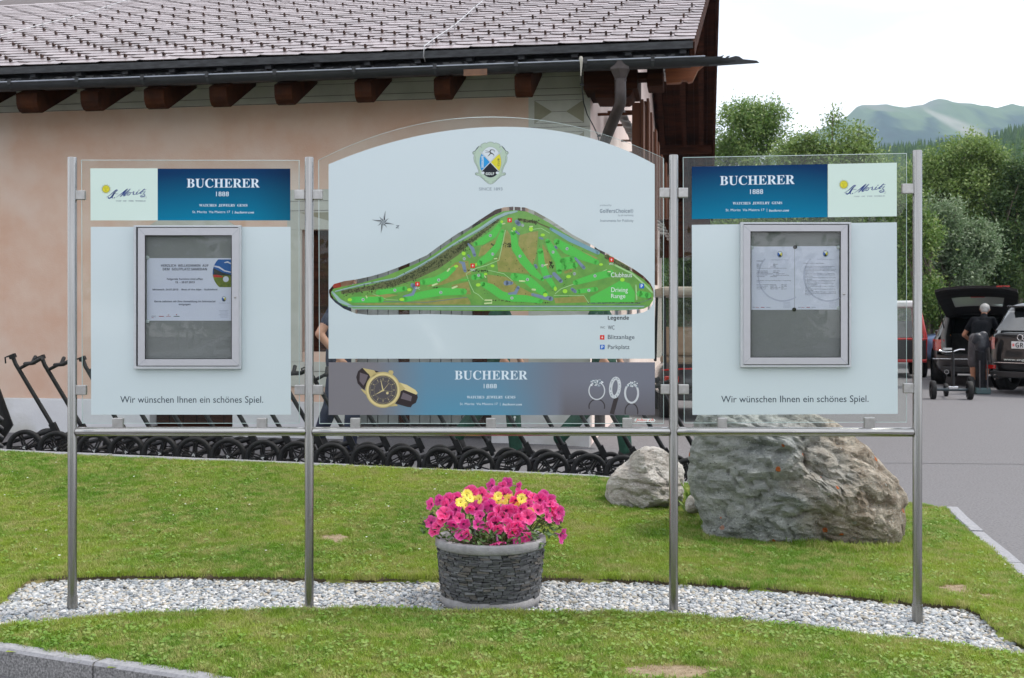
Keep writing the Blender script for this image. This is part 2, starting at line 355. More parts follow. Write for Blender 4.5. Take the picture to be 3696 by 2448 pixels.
def grassmat(name, a, b, dry):
    m = bpy.data.materials.new(name); m.use_nodes = True; t = m.node_tree; B = t.nodes['Principled BSDF']; L = t.links.new
    B.inputs['Roughness'].default_value = .55; B.inputs['Specular IOR Level'].default_value = .35
    g = t.nodes.new('ShaderNodeNewGeometry'); oi = t.nodes.new('ShaderNodeObjectInfo')
    n = t.nodes.new('ShaderNodeTexNoise'); n.inputs['Scale'].default_value = 1.15; n.inputs['Detail'].default_value = 4; L(g.outputs['Position'], n.inputs[0])
    n2 = t.nodes.new('ShaderNodeTexNoise'); n2.inputs['Scale'].default_value = 9; n2.inputs['Detail'].default_value = 3; L(g.outputs['Position'], n2.inputs[0])
    m1 = t.nodes.new('ShaderNodeMix'); m1.data_type = 'RGBA'; m1.inputs[6].default_value = (*a, 1); m1.inputs[7].default_value = (*b, 1)
    r = t.nodes.new('ShaderNodeValToRGB'); r.color_ramp.elements[0].position = .40; r.color_ramp.elements[1].position = .60; L(n.outputs[0], r.inputs[0]); L(r.outputs[0], m1.inputs[0])
    m2 = t.nodes.new('ShaderNodeMix'); m2.data_type = 'RGBA'; L(m1.outputs[2], m2.inputs[6]); m2.inputs[7].default_value = (*dry, 1)
    ad = t.nodes.new('ShaderNodeMath'); ad.operation = 'MULTIPLY_ADD'; L(oi.outputs['Random'], ad.inputs[0]); ad.inputs[1].default_value = .30; L(n2.outputs[0], ad.inputs[2])
    r2 = t.nodes.new('ShaderNodeValToRGB'); r2.color_ramp.elements[0].position = .55; r2.color_ramp.elements[1].position = .86; L(ad.outputs[0], r2.inputs[0]); L(r2.outputs[0], m2.inputs[0])
    L(m2.outputs[2], B.inputs['Base Color'])
    B.inputs['Transmission Weight'].default_value = 0
    tl = t.nodes.new('ShaderNodeBsdfTranslucent'); L(m2.outputs[2], tl.inputs[0]); mx = t.nodes.new('ShaderNodeMixShader'); mx.inputs[0].default_value = .35
    o = t.nodes['Material Output']; L(B.outputs[0], mx.inputs[1]); L(tl.outputs[0], mx.inputs[2]); L(mx.outputs[0], o.inputs[0]); return m
G1 = grassmat('grass_blade', (.145, .295, .020), (.29, .39, .042), (.40, .39, .14))
G2 = grassmat('clover_leaf', (.13, .26, .03), (.22, .35, .055), (.28, .36, .10))
GD = mat('dry_grass', (.30, .20, .11), (.40, .30, .18), sc=30, rough=.8)
tv = []
for k in range(7): q = tuft(k, 28, .027, .034, .0030); q.materials.append(G1); tv.append(q)
lv = []
for k in range(4): q = leafpatch(k, 4, .017, .020, .0125); q.materials.append(G2); lv.append(q)
BARE = [(*gp(1205, 1966, .13), .13, .16), (*gp(3450, 2138, .05), .14, .15), (*gp(2440, 2435, .1), .20, .13), (*gp(3560, 2160, .05), .09, .07), (*gp(2340, 1945, .17), .12, .04), (*gp(3330, 1830, .05), .13, .10), (*gp(2320, 2440, .1), .12, .09)]
def bare(x, y):
    d = 0
    for bx, by, rx, ry in BARE:
        q = math.hypot((x-bx)/rx, (y-by)/ry)+.35*noise.noise(Vector((x*9, y*9, 1)))
        d = max(d, 1-q)
    return d
pts, rots, scs = [], [], []; lp, lr, lsx = [], [], []; dp, dr, dsc = [], [], []
N = 0
while N < 118000:
    Y = random.uniform(3.85, 9.2); X = random.uniform(-4.9, 3.4)
    if abs(X) > Y*.475+.25: continue
    N += 1
    if Y > 6.6 and random.random() < (Y-6.6)*.14: continue
    if not inside(LAWN, X, Y) or inside(GRAVEL, X, Y): continue
    if Y < 4.9 and X < 2.3:
        f = [a for a in KERB_F]
        near = min(math.hypot(X-a[0]-(b[0]-a[0])*t/4, Y-a[1]-(b[1]-a[1])*t/4) for a, b in zip(f, f[1:]) for t in range(4))
        if near < .075: continue
    b = bare(X, Y); z = z_lawn(X, Y)
    if b > .12 and random.random() < .25+b*1.3:
        if random.random() < .8: dp.append((X, Y, z)); dr.append((0, 0, random.uniform(0, 6.28))); dsc.append(random.uniform(.3, .6))
        continue
    s = random.uniform(.55, 1.05)*(1+.35*noise.noise(Vector((X*2.1, Y*2.1, 5))))
    if Y < 5.2: s *= .9
    pts.append((X, Y, z)); rots.append((random.uniform(-.12, .12), random.uniform(-.12, .12), random.uniform(0, 6.28))); scs.append(s)
    cl = noise.noise(Vector((X*1.7, Y*1.7, 9)))+(.30 if Y < 5.3 else 0)
    if random.random() < .05+.30*clamp(cl*1.6): lp.append((X, Y, z+.004)); lr.append((0, 0, random.uniform(0, 6.28))); lsx.append(random.uniform(.6, 1.4))
tag(scatter('grass', pts, rots, scs, tv), 'short mown grass of the lawn around the sign', 'grass')
tag(scatter('clover', lp, lr, lsx, lv), 'small round clover leaves among the mown grass', 'clover')
dv = []
for k in range(3): q = tuft(50+k, 14, .02, .035, .003); q.materials.append(GD); dv.append(q)
tag(scatter('dry_grass', dp, dr, dsc, dv), 'straw coloured dead grass on the bare lawn patches', 'grass')
# bare earth patches lie a few millimetres above the turf sheet
for bx, by, rx, ry in BARE:
    mb = MB(); V = [(bx, by, z_lawn(bx, by)+.005)]
    for i in range(28):
        a = 2*math.pi*i/28; q = .90+.75*noise.noise(Vector((math.cos(a)*1.6+bx*3, math.sin(a)*1.6, by*3)))
        q *= .72; x, y = bx+rx*q*math.cos(a), by+ry*q*math.sin(a); V.append((x, y, z_lawn(x, y)+.003))
    mb.add(V, [(0, i+1, (i+1) % 28+1) for i in range(28)], 0, True)
    tag(mb.build('bare_soil', mat('dry_soil', (.19, .145, .085), (.29, .225, .15), sc=40, rough=.95, bump=.004)), kind='structure')
# tiny daisies in the lawn
wv = bpy.data.meshes.new('lawn_daisy'); wv.from_pydata([(0, 0, .004)]+[(math.cos(i*.785)*.006, math.sin(i*.785)*.006, .003) for i in range(8)], [], [(0, i+1, (i+1) % 8+1) for i in range(8)]); wv.materials.append(mat('daisy_white', (.8, .8, .76)))
pts = []
for _ in range(220):
    Y = random.uniform(6.2, 8.7); X = random.uniform(-3.9, .2 if random.random() < .8 else 2.9)
    if inside(LAWN, X, Y): pts.append((X, Y, z_lawn(X, Y)+.024))
tag(scatter('lawn_daisies', pts, [(random.uniform(-.5, .1), 0, 0) for _ in pts], [random.uniform(.5, 1.2) for _ in pts], [wv]), 'tiny white daisies dotted over the back lawn', 'daisies')
# ragged leafy fringe standing over the cut edge of the gravel strip
pts, rots, scs = [], [], []
for i in range(len(GRAVEL)):
    a, b = GRAVEL[i], GRAVEL[(i+1) % len(GRAVEL)]
    L_ = math.dist(a, b)
    for k in range(int(L_/.022)):
        t = random.random(); x, y = lerp(a[0], b[0], t)+random.uniform(-.02, .02), lerp(a[1], b[1], t)+random.uniform(-.012, .03)*(1 if a[1] > 5.5 else -1)
        if inside(GRAVEL, x, y) and random.random() < .6: continue
        if not inside(LAWN, x, y): continue
        pts.append((x, y, z_lawn(x, y))); rots.append((random.uniform(-.3, .3), random.uniform(-.3, .3), random.uniform(0, 6.28))); scs.append(random.uniform(.5, 1.0))
tag(scatter('grass_fringe', pts, rots, scs, tv), 'uncut grass fringe hanging over the edge of the gravel', 'grass')
# dark cut soil face behind the gravel
mb = MB(); bk = [q for q in GRAVEL[14:29]]
rows = [[(x, y-.012, z_lawn(x, y)-.06), (x, y+.002, z_lawn(x, y)-.006), (x, y+.02, z_lawn(x, y)+.004)] for x, y in bk]
mb.grid(rows); tag(mb.build('cut_turf_edge', M_soil), kind='structure')
# ------------------------------------------------------------ clubhouse
TH = R(9.5); BO = Vector((.78, 11.34, 0)); BU = Vector((math.cos(TH), -math.sin(TH), 0)); BW = Vector((math.sin(TH), math.cos(TH), 0))
def b3(u, w, z): return BO+BU*u+BW*w+Vector((0, 0, z))
def bpx(px, py, w=0):
    "point on the plane w of the facade seen at a photo pixel -> (u, z)"
    d = Vector(((px-CX)/F, 1, -(py-HY)/F)); o = Vector((0, 0, CZ)); p0 = BO+BW*w
    t = (p0-o).dot(BW)/d.dot(BW); q = o+d*t; return (q-BO).dot(BU), q.z
def spx(px, py, u=0):
    "point on the plane u (side wall direction) -> (w, z)"
    d = Vector(((px-CX)/F, 1, -(py-HY)/F)); o = Vector((0, 0, CZ)); p0 = BO+BU*u
    t = (p0-o).dot(BU)/d.dot(BU); q = o+d*t; return (q-BO).dot(BW), q.z
RB = Matrix((BU, BW, Vector((0, 0, 1)))).transposed()
house = empty('clubhouse', tuple(b3(-4, 0, 0)), 'pink rendered clubhouse with stone slate roof and brown timber eaves', 'building')
M_pink = mat('pink_render', (.60, .39, .29), (.64, .475, .38), sc=2.6, rough=.9, bump=.002, bsc=60, c3=(.66, .53, .45), sc3=.9, det=8)
M_pink2 = mat('sunlit_pink_render', (.80, .66, .60), (.77, .60, .54), sc=3, rough=.9, stretch=(1, 1, .25))  # same pink render on the lit side, sunlight put into the paler colour
M_grey = mat('grey_render', (.43, .43, .38), (.50, .50, .445), sc=4, rough=.9, bump=.002, bsc=80)
M_greyd = mat('dark_sgraffito', (.235, .225, .155), (.28, .27, .20), sc=5, rough=.9)
M_line = mat('scored_line', (.12, .11, .10))
M_plinth = mat('white_plinth', (.60, .60, .62), (.68, .68, .69), sc=2, rough=.9, bump=.003, bsc=40, c3=(.5, .49, .46), sc3=1.5)
M_wood = mat('brown_timber', (.028, .010, .006), (.058, .020, .010), sc=3, rough=.85, stretch=(1, 1, 14), c3=(.02, .008, .005), sc3=1, spec=.1)
M_woodh = mat('brown_timber_end', (.024, .009, .005), (.055, .018, .007), sc=6, rough=.8, spec=.1)
M_oran = mat('orange_timber', (.17, .045, .012), (.25, .075, .022), sc=4, rough=.5, stretch=(1, 1, 9))
M_wgrey = mat('weathered_timber', (.09, .06, .045), (.15, .11, .085), sc=5, rough=.8, stretch=(20, 20, 1))
M_slate = mat('roof_slate', (.185, .15, .155), (.28, .235, .245), sc=9, rough=.40, bump=.001, bsc=60, c3=(.17, .135, .135), sc3=2.2, spec=.5, rnd=.18)
M_slatee = mat('slate_edge', (.035, .025, .025), (.09, .06, .055), sc=20, rough=.6)
M_guard = mat('rust_brown_metal', (.030, .016, .013), (.085, .045, .033), sc=60, rough=.45, metal=.4, rnd=.3)
M_zinc = mat('dark_gutter_metal', (.018, .019, .021), (.028, .029, .032), sc=6, rough=.5, metal=.0, spec=.3)
M_zincl = mat('gutter_bead', (.22, .24, .28), (.30, .32, .36), sc=6, rough=.3, metal=.8)
M_fasc = mat('fascia_zinc', (.022, .023, .025), (.055, .057, .062), sc=9, rough=.6, metal=0, spec=.3, stretch=(1, 1, 4))
M_peel = mat('peeling_fascia', (.012, .013, .018), (.15, .15, .16), sc=9, rough=.6, lo=.5, hi=.54, stretch=(1, 1, 2.5))

def wall(name, axis, a0, a1, z0, z1, holes, m, parent, depth=.22):
    "wall sheet with real openings; axis 'u' = facade, 'w' = side wall; holes = (a0, a1, z0, z1)"
    A = sorted(set([a0, a1]+[h[0] for h in holes]+[h[1] for h in holes])); Z = sorted(set([z0, z1]+[h[2] for h in holes]+[h[3] for h in holes]))
    g = (lambda a, z, d=0: b3(a, d, z)) if axis == 'u' else (lambda a, z, d=0: b3(-d, a, z))
    mb = MB(); V = [g(a, z) for z in Z for a in A]; n = len(A); fs = []
    for j in range(len(Z)-1):
        for i in range(n-1):
            ca, cz = (A[i]+A[i+1])/2, (Z[j]+Z[j+1])/2
            if not any(h[0] < ca < h[1] and h[2] < cz < h[3] for h in holes): fs.append((j*n+i, j*n+i+1, (j+1)*n+i+1, (j+1)*n+i))
    mb.add(V, fs)
    for h in holes:
        c = [(h[0], h[2]), (h[1], h[2]), (h[1], h[3]), (h[0], h[3])]
        for (p, q) in zip(c, c[1:]+c[:1]): mb.add([g(*p), g(*q), g(*q, depth), g(*p, depth)], [(0, 1, 2, 3)])
    return mb.build(name, m, parent, fix=False)
ZP = .567   # top of plinth
door = [bpx(545, 1540)[0], bpx(842, 1540)[0], .28, bpx(690, 872)[1]]
win1 = [bpx(1092, 1269)[0], bpx(1240, 1269)[0], bpx(1160, 1271)[1], bpx(1160, 830)[1]]
gate = [bpx(1275, 1500)[0], bpx(1775, 1500)[0], .32, bpx(1500, 800)[1]]
UL = -9.5
clip = lambda h, lo, hi: (h[0], h[1], max(h[2], lo), min(h[3], hi))
wall('facade_wall', 'u', UL, 0, ZP, 4.15, [clip(door, ZP, 4), win1, clip(gate, ZP, 4)], M_pink, house)
mb = MB()
for a, b in ((UL, door[0]), (door[1], gate[0]), (gate[1], 0)): mb.hexa([b3(a, -.03, -.1), b3(b, -.03, -.1), b3(b, .2, -.1), b3(a, .2, -.1), b3(a, -.03, ZP-.002), b3(b, -.03, ZP-.002), b3(b, .2, ZP-.002), b3(a, .2, ZP-.002)])
pl = mb.build('plinth', M_plinth, house, bevel=.01); pl['kind'] = 'stuff'
def slab(u0, u1, z0, z1, d0, d1, name, m, parent=house, bevel=0):
    mb = MB(); mb.hexa([b3(u0, d0, z0), b3(u1, d0, z0), b3(u1, d1, z0), b3(u0, d1, z0), b3(u0, d0, z1), b3(u1, d0, z1), b3(u1, d1, z1), b3(u0, d1, z1)])
    return mb.build(name, m, parent, bevel=bevel)
# frieze, quoin column
fr = slab(UL, .002, 3.672, 4.14, -.006, 0.0, 'frieze', M_grey)
qc = slab(bpx(1908, 500)[0], .002, ZP, 3.670, -.006, 0.0, 'quoin_column', M_grey)
def line_on(name, pts, wd, m, parent, w=-.009):
    mb = MB()
    for (a, b) in zip(pts, pts[1:]):
        a = Vector(a); b = Vector(b); t = (b-a).normalized(); n_ = Vector((-t.y, t.x))*wd/2
        q = [a-n_, b-n_, b+n_, a+n_]; mb.add([b3(p.x, w, p.y) for p in q], [(0, 1, 2, 3)])
    return mb.build(name, m, parent)
line_on('scored_joint', [(UL, 3.745), (0, 3.742)], .006, M_line, fr)
line_on('scored_joint', [(UL, 3.86), (0, 3.86)], .005, M_line, fr)
line_on('scored_joint', [(UL, 3.676), (0, 3.676)], .006, M_line, fr)
uq = bpx(1908, 500)[0]
for k in range(4):
    z1 = 3.60-k*.80; z0 = z1-.72
    if k == 0: z1, z0 = bpx(2020, 362)[1], bpx(2020, 445)[1]
    else: z1, z0 = bpx(2020, 478)[1]-(k-1)*.34, bpx(2020, 478)[1]-(k-1)*.34-.25
    u0, u1 = uq+.06, -.06; zc = (z0+z1)/2
    line_on('scored_joint', [(uq, z0-.04), (0, z0-.04)], .005, M_line, qc); line_on('scored_joint', [(u0, z0), (u1, z0)], .004, M_line, qc); line_on('scored_joint', [(u0, z1), (u1, z1)], .004, M_line, qc); line_on('scored_joint', [(u0+.18, zc), (u1-.18, zc)], .004, M_line, qc)
    for (a, s) in ((u0, 1), (u1, -1)):
        MB().add([b3(a, -.009, z0), b3(a+s*.18, -.009, zc), b3(a, -.009, z1)], [(0, 1, 2)]).build('sgraffito_triangle', M_greyd, qc)
# arched door with grey surround
def arch(u0, u1, z0, zs, thick, d0, d1, m, name, parent):
    "ring round an opening with a flat arch of springing height zs"
    uc, hw = (u0+u1)/2, (u1-u0)/2; inn = [(u0, z0), (u0, zs)]; outr = [(u0-thick, z0), (u0-thick, zs)]
    for i in range(1, 16):
        a = math.pi*(1-i/16); inn.append((uc+hw*math.cos(a), zs+.19*math.sin(a))); outr.append((uc+(hw+thick)*math.cos(a), zs+(.19+thick)*math.sin(a)))
    inn += [(u1, zs), (u1, z0)]; outr += [(u1+thick, zs), (u1+thick, z0)]
    mb = MB()
    for i in range(len(inn)-1):
        q = [inn[i], inn[i+1], outr[i+1], outr[i]]
        mb.hexa([b3(q[0][0], d0, q[0][1]), b3(q[1][0], d0, q[1][1]), b3(q[2][0], d0, q[2][1]), b3(q[3][0], d0, q[3][1]), b3(q[0][0], d1, q[0][1]), b3(q[1][0], d1, q[1][1]), b3(q[2][0], d1, q[2][1]), b3(q[3][0], d1, q[3][1])])
    return mb.build(name, m, parent)
dr = slab(door[0]+.001, door[1]-.001, door[2]-.0, door[3]-.001, .14, .19, 'door', M_wood)
k = 6
for i in range(k):
    a, b = lerp(door[0], door[1], i/k)+.005, lerp(door[0], door[1], (i+1)/k)-.005
    slab(a, b, door[2]+.03, door[3]-.03, .115, .139, 'door_plank', M_wood, dr, bevel=.004)
slab(door[0], door[1], door[2]-.06, door[2]-.002, -.10, .21, 'door_step', M_woodh)
arch(door[0], door[1], ZP+.01, door[3]-.02, .13, -.02, -.001, M_grey, 'door_surround', house)
# window with brown shutter, grey surround
wn = slab(win1[0]+.001, win1[1]-.001, win1[2]+.001, win1[3]-.001, .10, .14, 'window', M_wood)
slab(win1[0]+.09, win1[1]-.09, win1[2]+.28, win1[3]-.10, .085, .099, 'shutter_panel', M_wood, wn, bevel=.004)
slab(win1[0]+.09, win1[1]-.09, win1[2]+.05, win1[2]+.25, .085, .099, 'shutter_panel', M_wood, wn, bevel=.004)
for nm, a in (('window_surround', (win1[0]-.13, win1[0]-.001, win1[2]-.10, win1[3]+.001)), ('window_surround', (win1[1]+.001, win1[1]+.13, win1[2]-.10, win1[3]+.001)), ('window_lintel', (win1[0]-.16, win1[1]+.16, win1[3]+.003, win1[3]+.42)), ('window_sill', (win1[0]-.18, win1[1]+.18, win1[2]-.36, win1[2]-.102))):
    slab(*a, -.02, -.001, nm, M_grey)
line_on('scored_joint', [(win1[0]-.16, win1[3]+.20), (win1[1]+.16, win1[3]+.20)], .006, M_line, house, -.023)
line_on('scored_joint', [(win1[0]-.16, win1[3]+.30), (win1[1]+.16, win1[3]+.30)], .006, M_line, house, -.023)
line_on('scored_joint', [(win1[0]-.18, win1[2]-.2), (win1[1]+.18, win1[2]-.2)], .006, M_line, house, -.023)
MB().add([b3(win1[0]-.02, -.023, win1[3]+.18), b3(win1[1]+.1, -.023, win1[3]+.18), b3(win1[1]+.1, -.023, win1[3]+.02)], [(0, 1, 2)]).build('sgraffito_triangle', M_greyd, house)
# boarded gate
gt = slab(gate[0]+.001, gate[1]-.001, gate[2]+.001, gate[3]-.001, .16, .2, 'gate', mat('gate_back', (.05, .04, .035)))
k = 13; Mgb = mat('grey_gate_board', (.20, .21, .205), (.27, .28, .27), sc=6, rough=.7, stretch=(1, 1, .1))
for i in range(k):
    a, b = lerp(gate[0], gate[1], i/k)+.004, lerp(gate[0], gate[1], (i+1)/k)-.004
    slab(a, b, gate[2]+.02, gate[3]-.02, .13, .159, 'gate_board', M_wood if i in (4, 11, 12) else Mgb, gt, bevel=.003)
slab(gate[0]-.10, gate[1]+.10, gate[3]+.001, gate[3]+.12, -.03, .1, 'gate_lintel', M_wood)
# number plate 14
def textmesh(s, name='lettering', res=3, font=None):
    c = bpy.data.curves.new(name, 'FONT'); c.body = s; c.resolution_u = res
    o = bpy.data.objects.new(name, c); COL.objects.link(o); bpy.context.view_layer.update()
    dg = bpy.context.evaluated_depsgraph_get(); me = bpy.data.meshes.new_from_object(o.evaluated_get(dg)); bpy.data.objects.remove(o); bpy.data.curves.remove(c)
    return me
def text_to(me, fn):
    "stretch a text mesh to the unit box and map (s, t) with fn"
    n = len(me.vertices); co = np.empty(n*3, dtype=np.float32); me.vertices.foreach_get('co', co); co = co.reshape(-1, 3)
    lo, hi = co.min(0), co.max(0); st = (co-lo)/np.maximum(hi-lo, 1e-6)
    me.vertices.foreach_set('co', np.array([tuple(fn(float(a), float(b))) for a, b, _ in st], dtype=np.float32).ravel()); me.update()
pl_u0, pl_z1 = bpx(1840, 690); pl_u1, pl_z0 = bpx(1896, 768)
bn = slab(pl_u0, pl_u1, pl_z0, pl_z1, -.03, -.012, 'number_plate', mat('plate_brown', (.07, .025, .022), rough=.4))
me = textmesh('14'); a0, zt = bpx(1853, 712, -.033); a1, zb = bpx(1886, 760, -.033)
text_to(me, lambda s, t: b3(lerp(a0, a1, s), -.033, lerp(zb, zt, t))-OFF[house]); me.materials.append(mat('print_white', (.75, .75, .75), rough=.5))
o = obj('lettering', me, bn)

# side wall with its screens and windows
M_scr = mat('screen_timber', (.07, .026, .014), (.12, .048, .026), sc=3, rough=.7, stretch=(1, 1, .2), spec=.2)
wins = [(8.2, 9.4, .95, 2.2), (12.2, 13.4, .95, 2.2), (3.2, 4.3, .9, 2.15), (5.6, 6.8, .95, 2.2)]
wall('side_wall', 'w', 0, 20.5, -.1, 4.2, wins, M_pink2, house)
MB().add([b3(0, 0, 4.2), b3(0, 20.5, 4.2), b3(0, 10.2, 8.2)], [(0, 1, 2)]).build('gable', M_pink2, house)
for (a, b, c, d) in wins:
    mb = MB(); mb.hexa([b3(-.12, a, c), b3(-.08, a, c), b3(-.08, b, c), b3(-.12, b, c), b3(-.12, a, d), b3(-.08, a, d), b3(-.08, b, d), b3(-.12, b, d)])
    fw = mb.build('window', mat('window_glass', (.06, .07, .08), rough=.08), house)
    mb = MB()
    for (e, f, g, h) in ((a, b, c, c+.06), (a, b, d-.06, d), (a, a+.06, c+.06, d-.06), (b-.06, b, c+.06, d-.06), ((a+b)/2-.03, (a+b)/2+.03, c+.06, d-.06)):
        mb.hexa([b3(-.079, e, g), b3(-.03, e, g), b3(-.03, f, g), b3(-.079, f, g), b3(-.079, e, h), b3(-.03, e, h), b3(-.03, f, h), b3(-.079, f, h)])
    mb.build('window_frame', mat('grey_frame', (.33, .34, .36), rough=.5), fw)
# vertical timber screens that stand out from the side wall, top edges falling away in perspective
for (pa, pb, yt) in ((2284, 2312, 262), (2313, 2333, 365), (2334, 2345, 415), (2346, 2362, 475), (2363, 2371, 520), (2372, 2384, 565), (2385, 2400, 593), (2401, 2411, 637)):
    w_, _z = spx(pb, yt, .46); z1 = _z if yt > 300 else 3.72
    if yt < 300: w_ = spx(2312, 600, .46)[0]
    z0 = CZ-(790-HY)/F*(11.2+w_)-(.9 if yt < 500 else 0)
    mb = MB(); d = .035
    q_ = .46-(pb-pa+3)/F*(11.2+w_); d = .10
    mb.hexa([b3(q_, w_, z0), b3(.46, w_, z0), b3(.46, w_+d, z0), b3(q_, w_+d, z0), b3(q_, w_, z1), b3(.46, w_, z1), b3(.46, w_+d, z1), b3(q_, w_+d, z1)])
    for zz in (z0+.1, (z0+z1)/2, z1-.12): mb.hexa([b3(.0, w_+.06, zz), b3(q_, w_+.06, zz), b3(q_, w_+.08, zz), b3(.0, w_+.08, zz), b3(.0, w_+.06, zz+.03), b3(q_, w_+.06, zz+.03), b3(q_, w_+.08, zz+.03), b3(.0, w_+.08, zz+.03)])
    tb = mb.build('timber_screen', M_scr if pb < 2350 else M_wgrey, house, bevel=.004)
    mb = MB(); mb.hexa([b3(.462, w_-.01, z0), b3(.49, w_-.01, z0), b3(.49, w_+d+.25, z0), b3(.462, w_+d+.25, z0), b3(.462, w_-.01, z1+.03), b3(.49, w_-.01, z1+.03), b3(.49, w_+d+.25, z1+.03), b3(.462, w_+d+.25, z1+.03)])
    mb.build('screen_edge', M_scr, tb)
# little louvred canopies on the side wall
for (px, py, u_) in ((2270, 440, .28), (2392, 240, .35), (2378, 800, .3), (2404, 830, .3)):
    w_, z_ = spx(px, py, u_); cn = empty('louvre_canopy', tuple(OFF[house])); cn.parent = house; cn.location = (0, 0, 0); OFF[cn] = OFF[house]
    for i in range(6):
        zz = z_+.18-i*.07; uu = u_-.10+i*.035
        mb = MB(); mb.hexa([b3(uu-.06, w_-.05, zz-.04), b3(uu+.05, w_-.05, zz-.06), b3(uu+.05, w_+.4, zz-.06), b3(uu-.06, w_+.4, zz-.04), b3(uu-.06, w_-.05, zz-.02), b3(uu+.05, w_-.05, zz-.04), b3(uu+.05, w_+.4, zz-.04), b3(uu-.06, w_+.4, zz-.02)])
        mb.build('louvre', mat('grey_louvre', (.23, .23, .22), (.3, .3, .29), sc=8, rough=.7), cn)

# roof: pitch, frame
PT = math.atan(.404); ZE, WE = 3.985, -.82          # slate edge
RU = BU; RV = (BW*math.cos(PT)+Vector((0, 0, math.sin(PT)))); RN = RU.cross(RV)
def rf(u, s, h=0): return b3(u, WE, ZE)+RV*s+RN*h
def verge(s): return 1.04+.36*clamp(s/9.5)
roof = MB()
rs = [0.02, 11.1]
roof.grid([[rf(UL-1, s, -.03), rf(verge(s)-.03, s, -.03)] for s in (0.02, 3, 6, 9, 11.1)])
roof.grid([[rf(UL-1, s, -.07), rf(verge(s)-.03, s, -.07)] for s in (0.05, 3, 6, 9, 11.1)])
rg = rf(0, 11.1); zr = rg.z; wr = (rg-BO).dot(BW)
zr2 = 4.35; w2 = 20.8
for dz in (0, -.05):
    roof.grid([[b3(UL-1, wr, zr+dz), b3(1.4, wr, zr+dz)], [b3(UL-1, w2, zr2+dz), b3(1.36, w2, zr2+dz)]])
roof = roof.build('roof', M_slatee, house, fix=False)
# soffit boards under the far slope and their rafters, verge board
mb = MB()
def under(u, t, h): return b3(u, lerp(wr, w2, t), lerp(zr, zr2, t)-.06-h)
for i in range(9):
    u0 = 0.02+i*.15; mb = MB(); u1 = u0+.145
    mb.hexa([under(u0, 0, .03), under(u1, 0, .03), under(u1, 1, .03), under(u0, 1, .03), under(u0, 0, 0.004), under(u1, 0, .004), under(u1, 1, .004), under(u0, 1, .004)])
    mb.build('soffit_board', M_wood, house)
for u0 in (.10, .62, 1.02):
    mb = MB(); u1 = u0+.12
    mb.hexa([under(u0, 0, .19), under(u1, 0, .19), under(u1, 1, .19), under(u0, 1, .19), under(u0, 0, .032), under(u1, 0, .032), under(u1, 1, .032), under(u0, 1, .032)])
    mb.build('rafter', M_wood, house)
mb = MB(); mb.hexa([under(1.38, 0, .25), under(1.43, 0, .25), under(1.40, 1, .25), under(1.35, 1, .25), under(1.38, 0, -.08), under(1.43, 0, -.08), under(1.40, 1, -.08), under(1.35, 1, -.08)])
mb.build('verge_board', M_wood, house)
# purlin ends and posts at the far end of the overhang
for t, z_ in ((.995, 0), (.62, 0)):
    mb = MB(); c0 = under(0, t, .38); c1 = under(1.33, t, .38)
    mb.hexa([c0, c1, c1+BW*.18, c0+BW*.18, c0+Vector((0, 0, .2)), c1+Vector((0, 0, .2)), c1+BW*.18+Vector((0, 0, .2)), c0+BW*.18+Vector((0, 0, .2))]); mb.build('purlin', M_wood if t > .9 else M_wood, house)
wA, _ = spx(2486, 700, .3)
for (u0, u1, wa, wb, z0, z1) in ((.0, 1.25, 18.9, 19.05, 2.95, 4.4),):
    mb = MB(); mb.hexa([b3(u0, wa, z0), b3(u1, wa, z0), b3(u1, wb, z0), b3(u0, wb, z0), b3(u0, wa, z1), b3(u1, wa, z1), b3(u1, wb, z1), b3(u0, wb, z1)]); mb.build('gable_board', M_wood, house)
# verge board of the near slope
mb = MB(); a = [rf(verge(s)-.05, s, h) for s in (-.02, 9.5) for h in (-.15, -.02)]
b = [q+BU*.045 for q in a]; mb.hexa([a[0], b[0], b[2], a[2], a[1], b[1], b[3], a[3]]); mb.build('verge_board', M_wood, house)
# slates
SW, SE = .42, .205
def slate_mesh(k):
    rr = random.Random(k); L_ = SE+.09; w_ = SW-.004; t = .006
    o_ = [(0, .078), (.014, .056), (.045, .030), (.09, .012), (.16, .0), (w_, .0+rr.uniform(-.004, .006)), (w_, L_), (0, L_)]
    V = []
    for (x, y) in o_:
        lift = .011*(1-y/L_)+.005*(1-x/w_)+rr.uniform(-.0012, .0012); V.append((x, y, lift))
    n = len(V); top = [(x, y, z) for x, y, z in V]; bot = [(x, y, z-t) for x, y, z in V]
    me = bpy.data.meshes.new('slate'); me.from_pydata(top+bot, [], [tuple(range(n))]+[(i, i+n, (i+1) % n+n, (i+1) % n) for i in range(n-3)]+[(n-1, 2*n-1, n, 0)])
    me.materials.append(M_slate); me.materials.append(M_slatee)
    for p in me.polygons[1:]: p.material_index = 1
    me.update(); return me
SM = [slate_mesh(k) for k in range(6)]
gm = MB()
for x in (-.017, -.008, .001, .009): gm.hexa([Vector((x, -.012, .0)), Vector((x+.008, -.012, 0)), Vector((x+.008, .05, 0)), Vector((x, .05, 0)), Vector((x, -.004, .062)), Vector((x+.008, -.004, .062)), Vector((x+.008, .02, .05)), Vector((x, .02, .05))])
gm.hexa([Vector((-.016, -.02, .02)), Vector((.016, -.02, .02)), Vector((.016, .06, .016)), Vector((-.016, .06, .016)), Vector((-.016, -.02, .026)), Vector((.016, -.02, .026)), Vector((.016, .06, .022)), Vector((-.016, .06, .022))])
GM = gm.mesh('snow_guard', M_guard)
RM = Matrix((RU, RV, RN)).transposed().to_4x4()
def proj(p): return CX+F*p.x/p.y, HY-F*(p.z-CZ)/p.y
sl_, gd_ = [], []
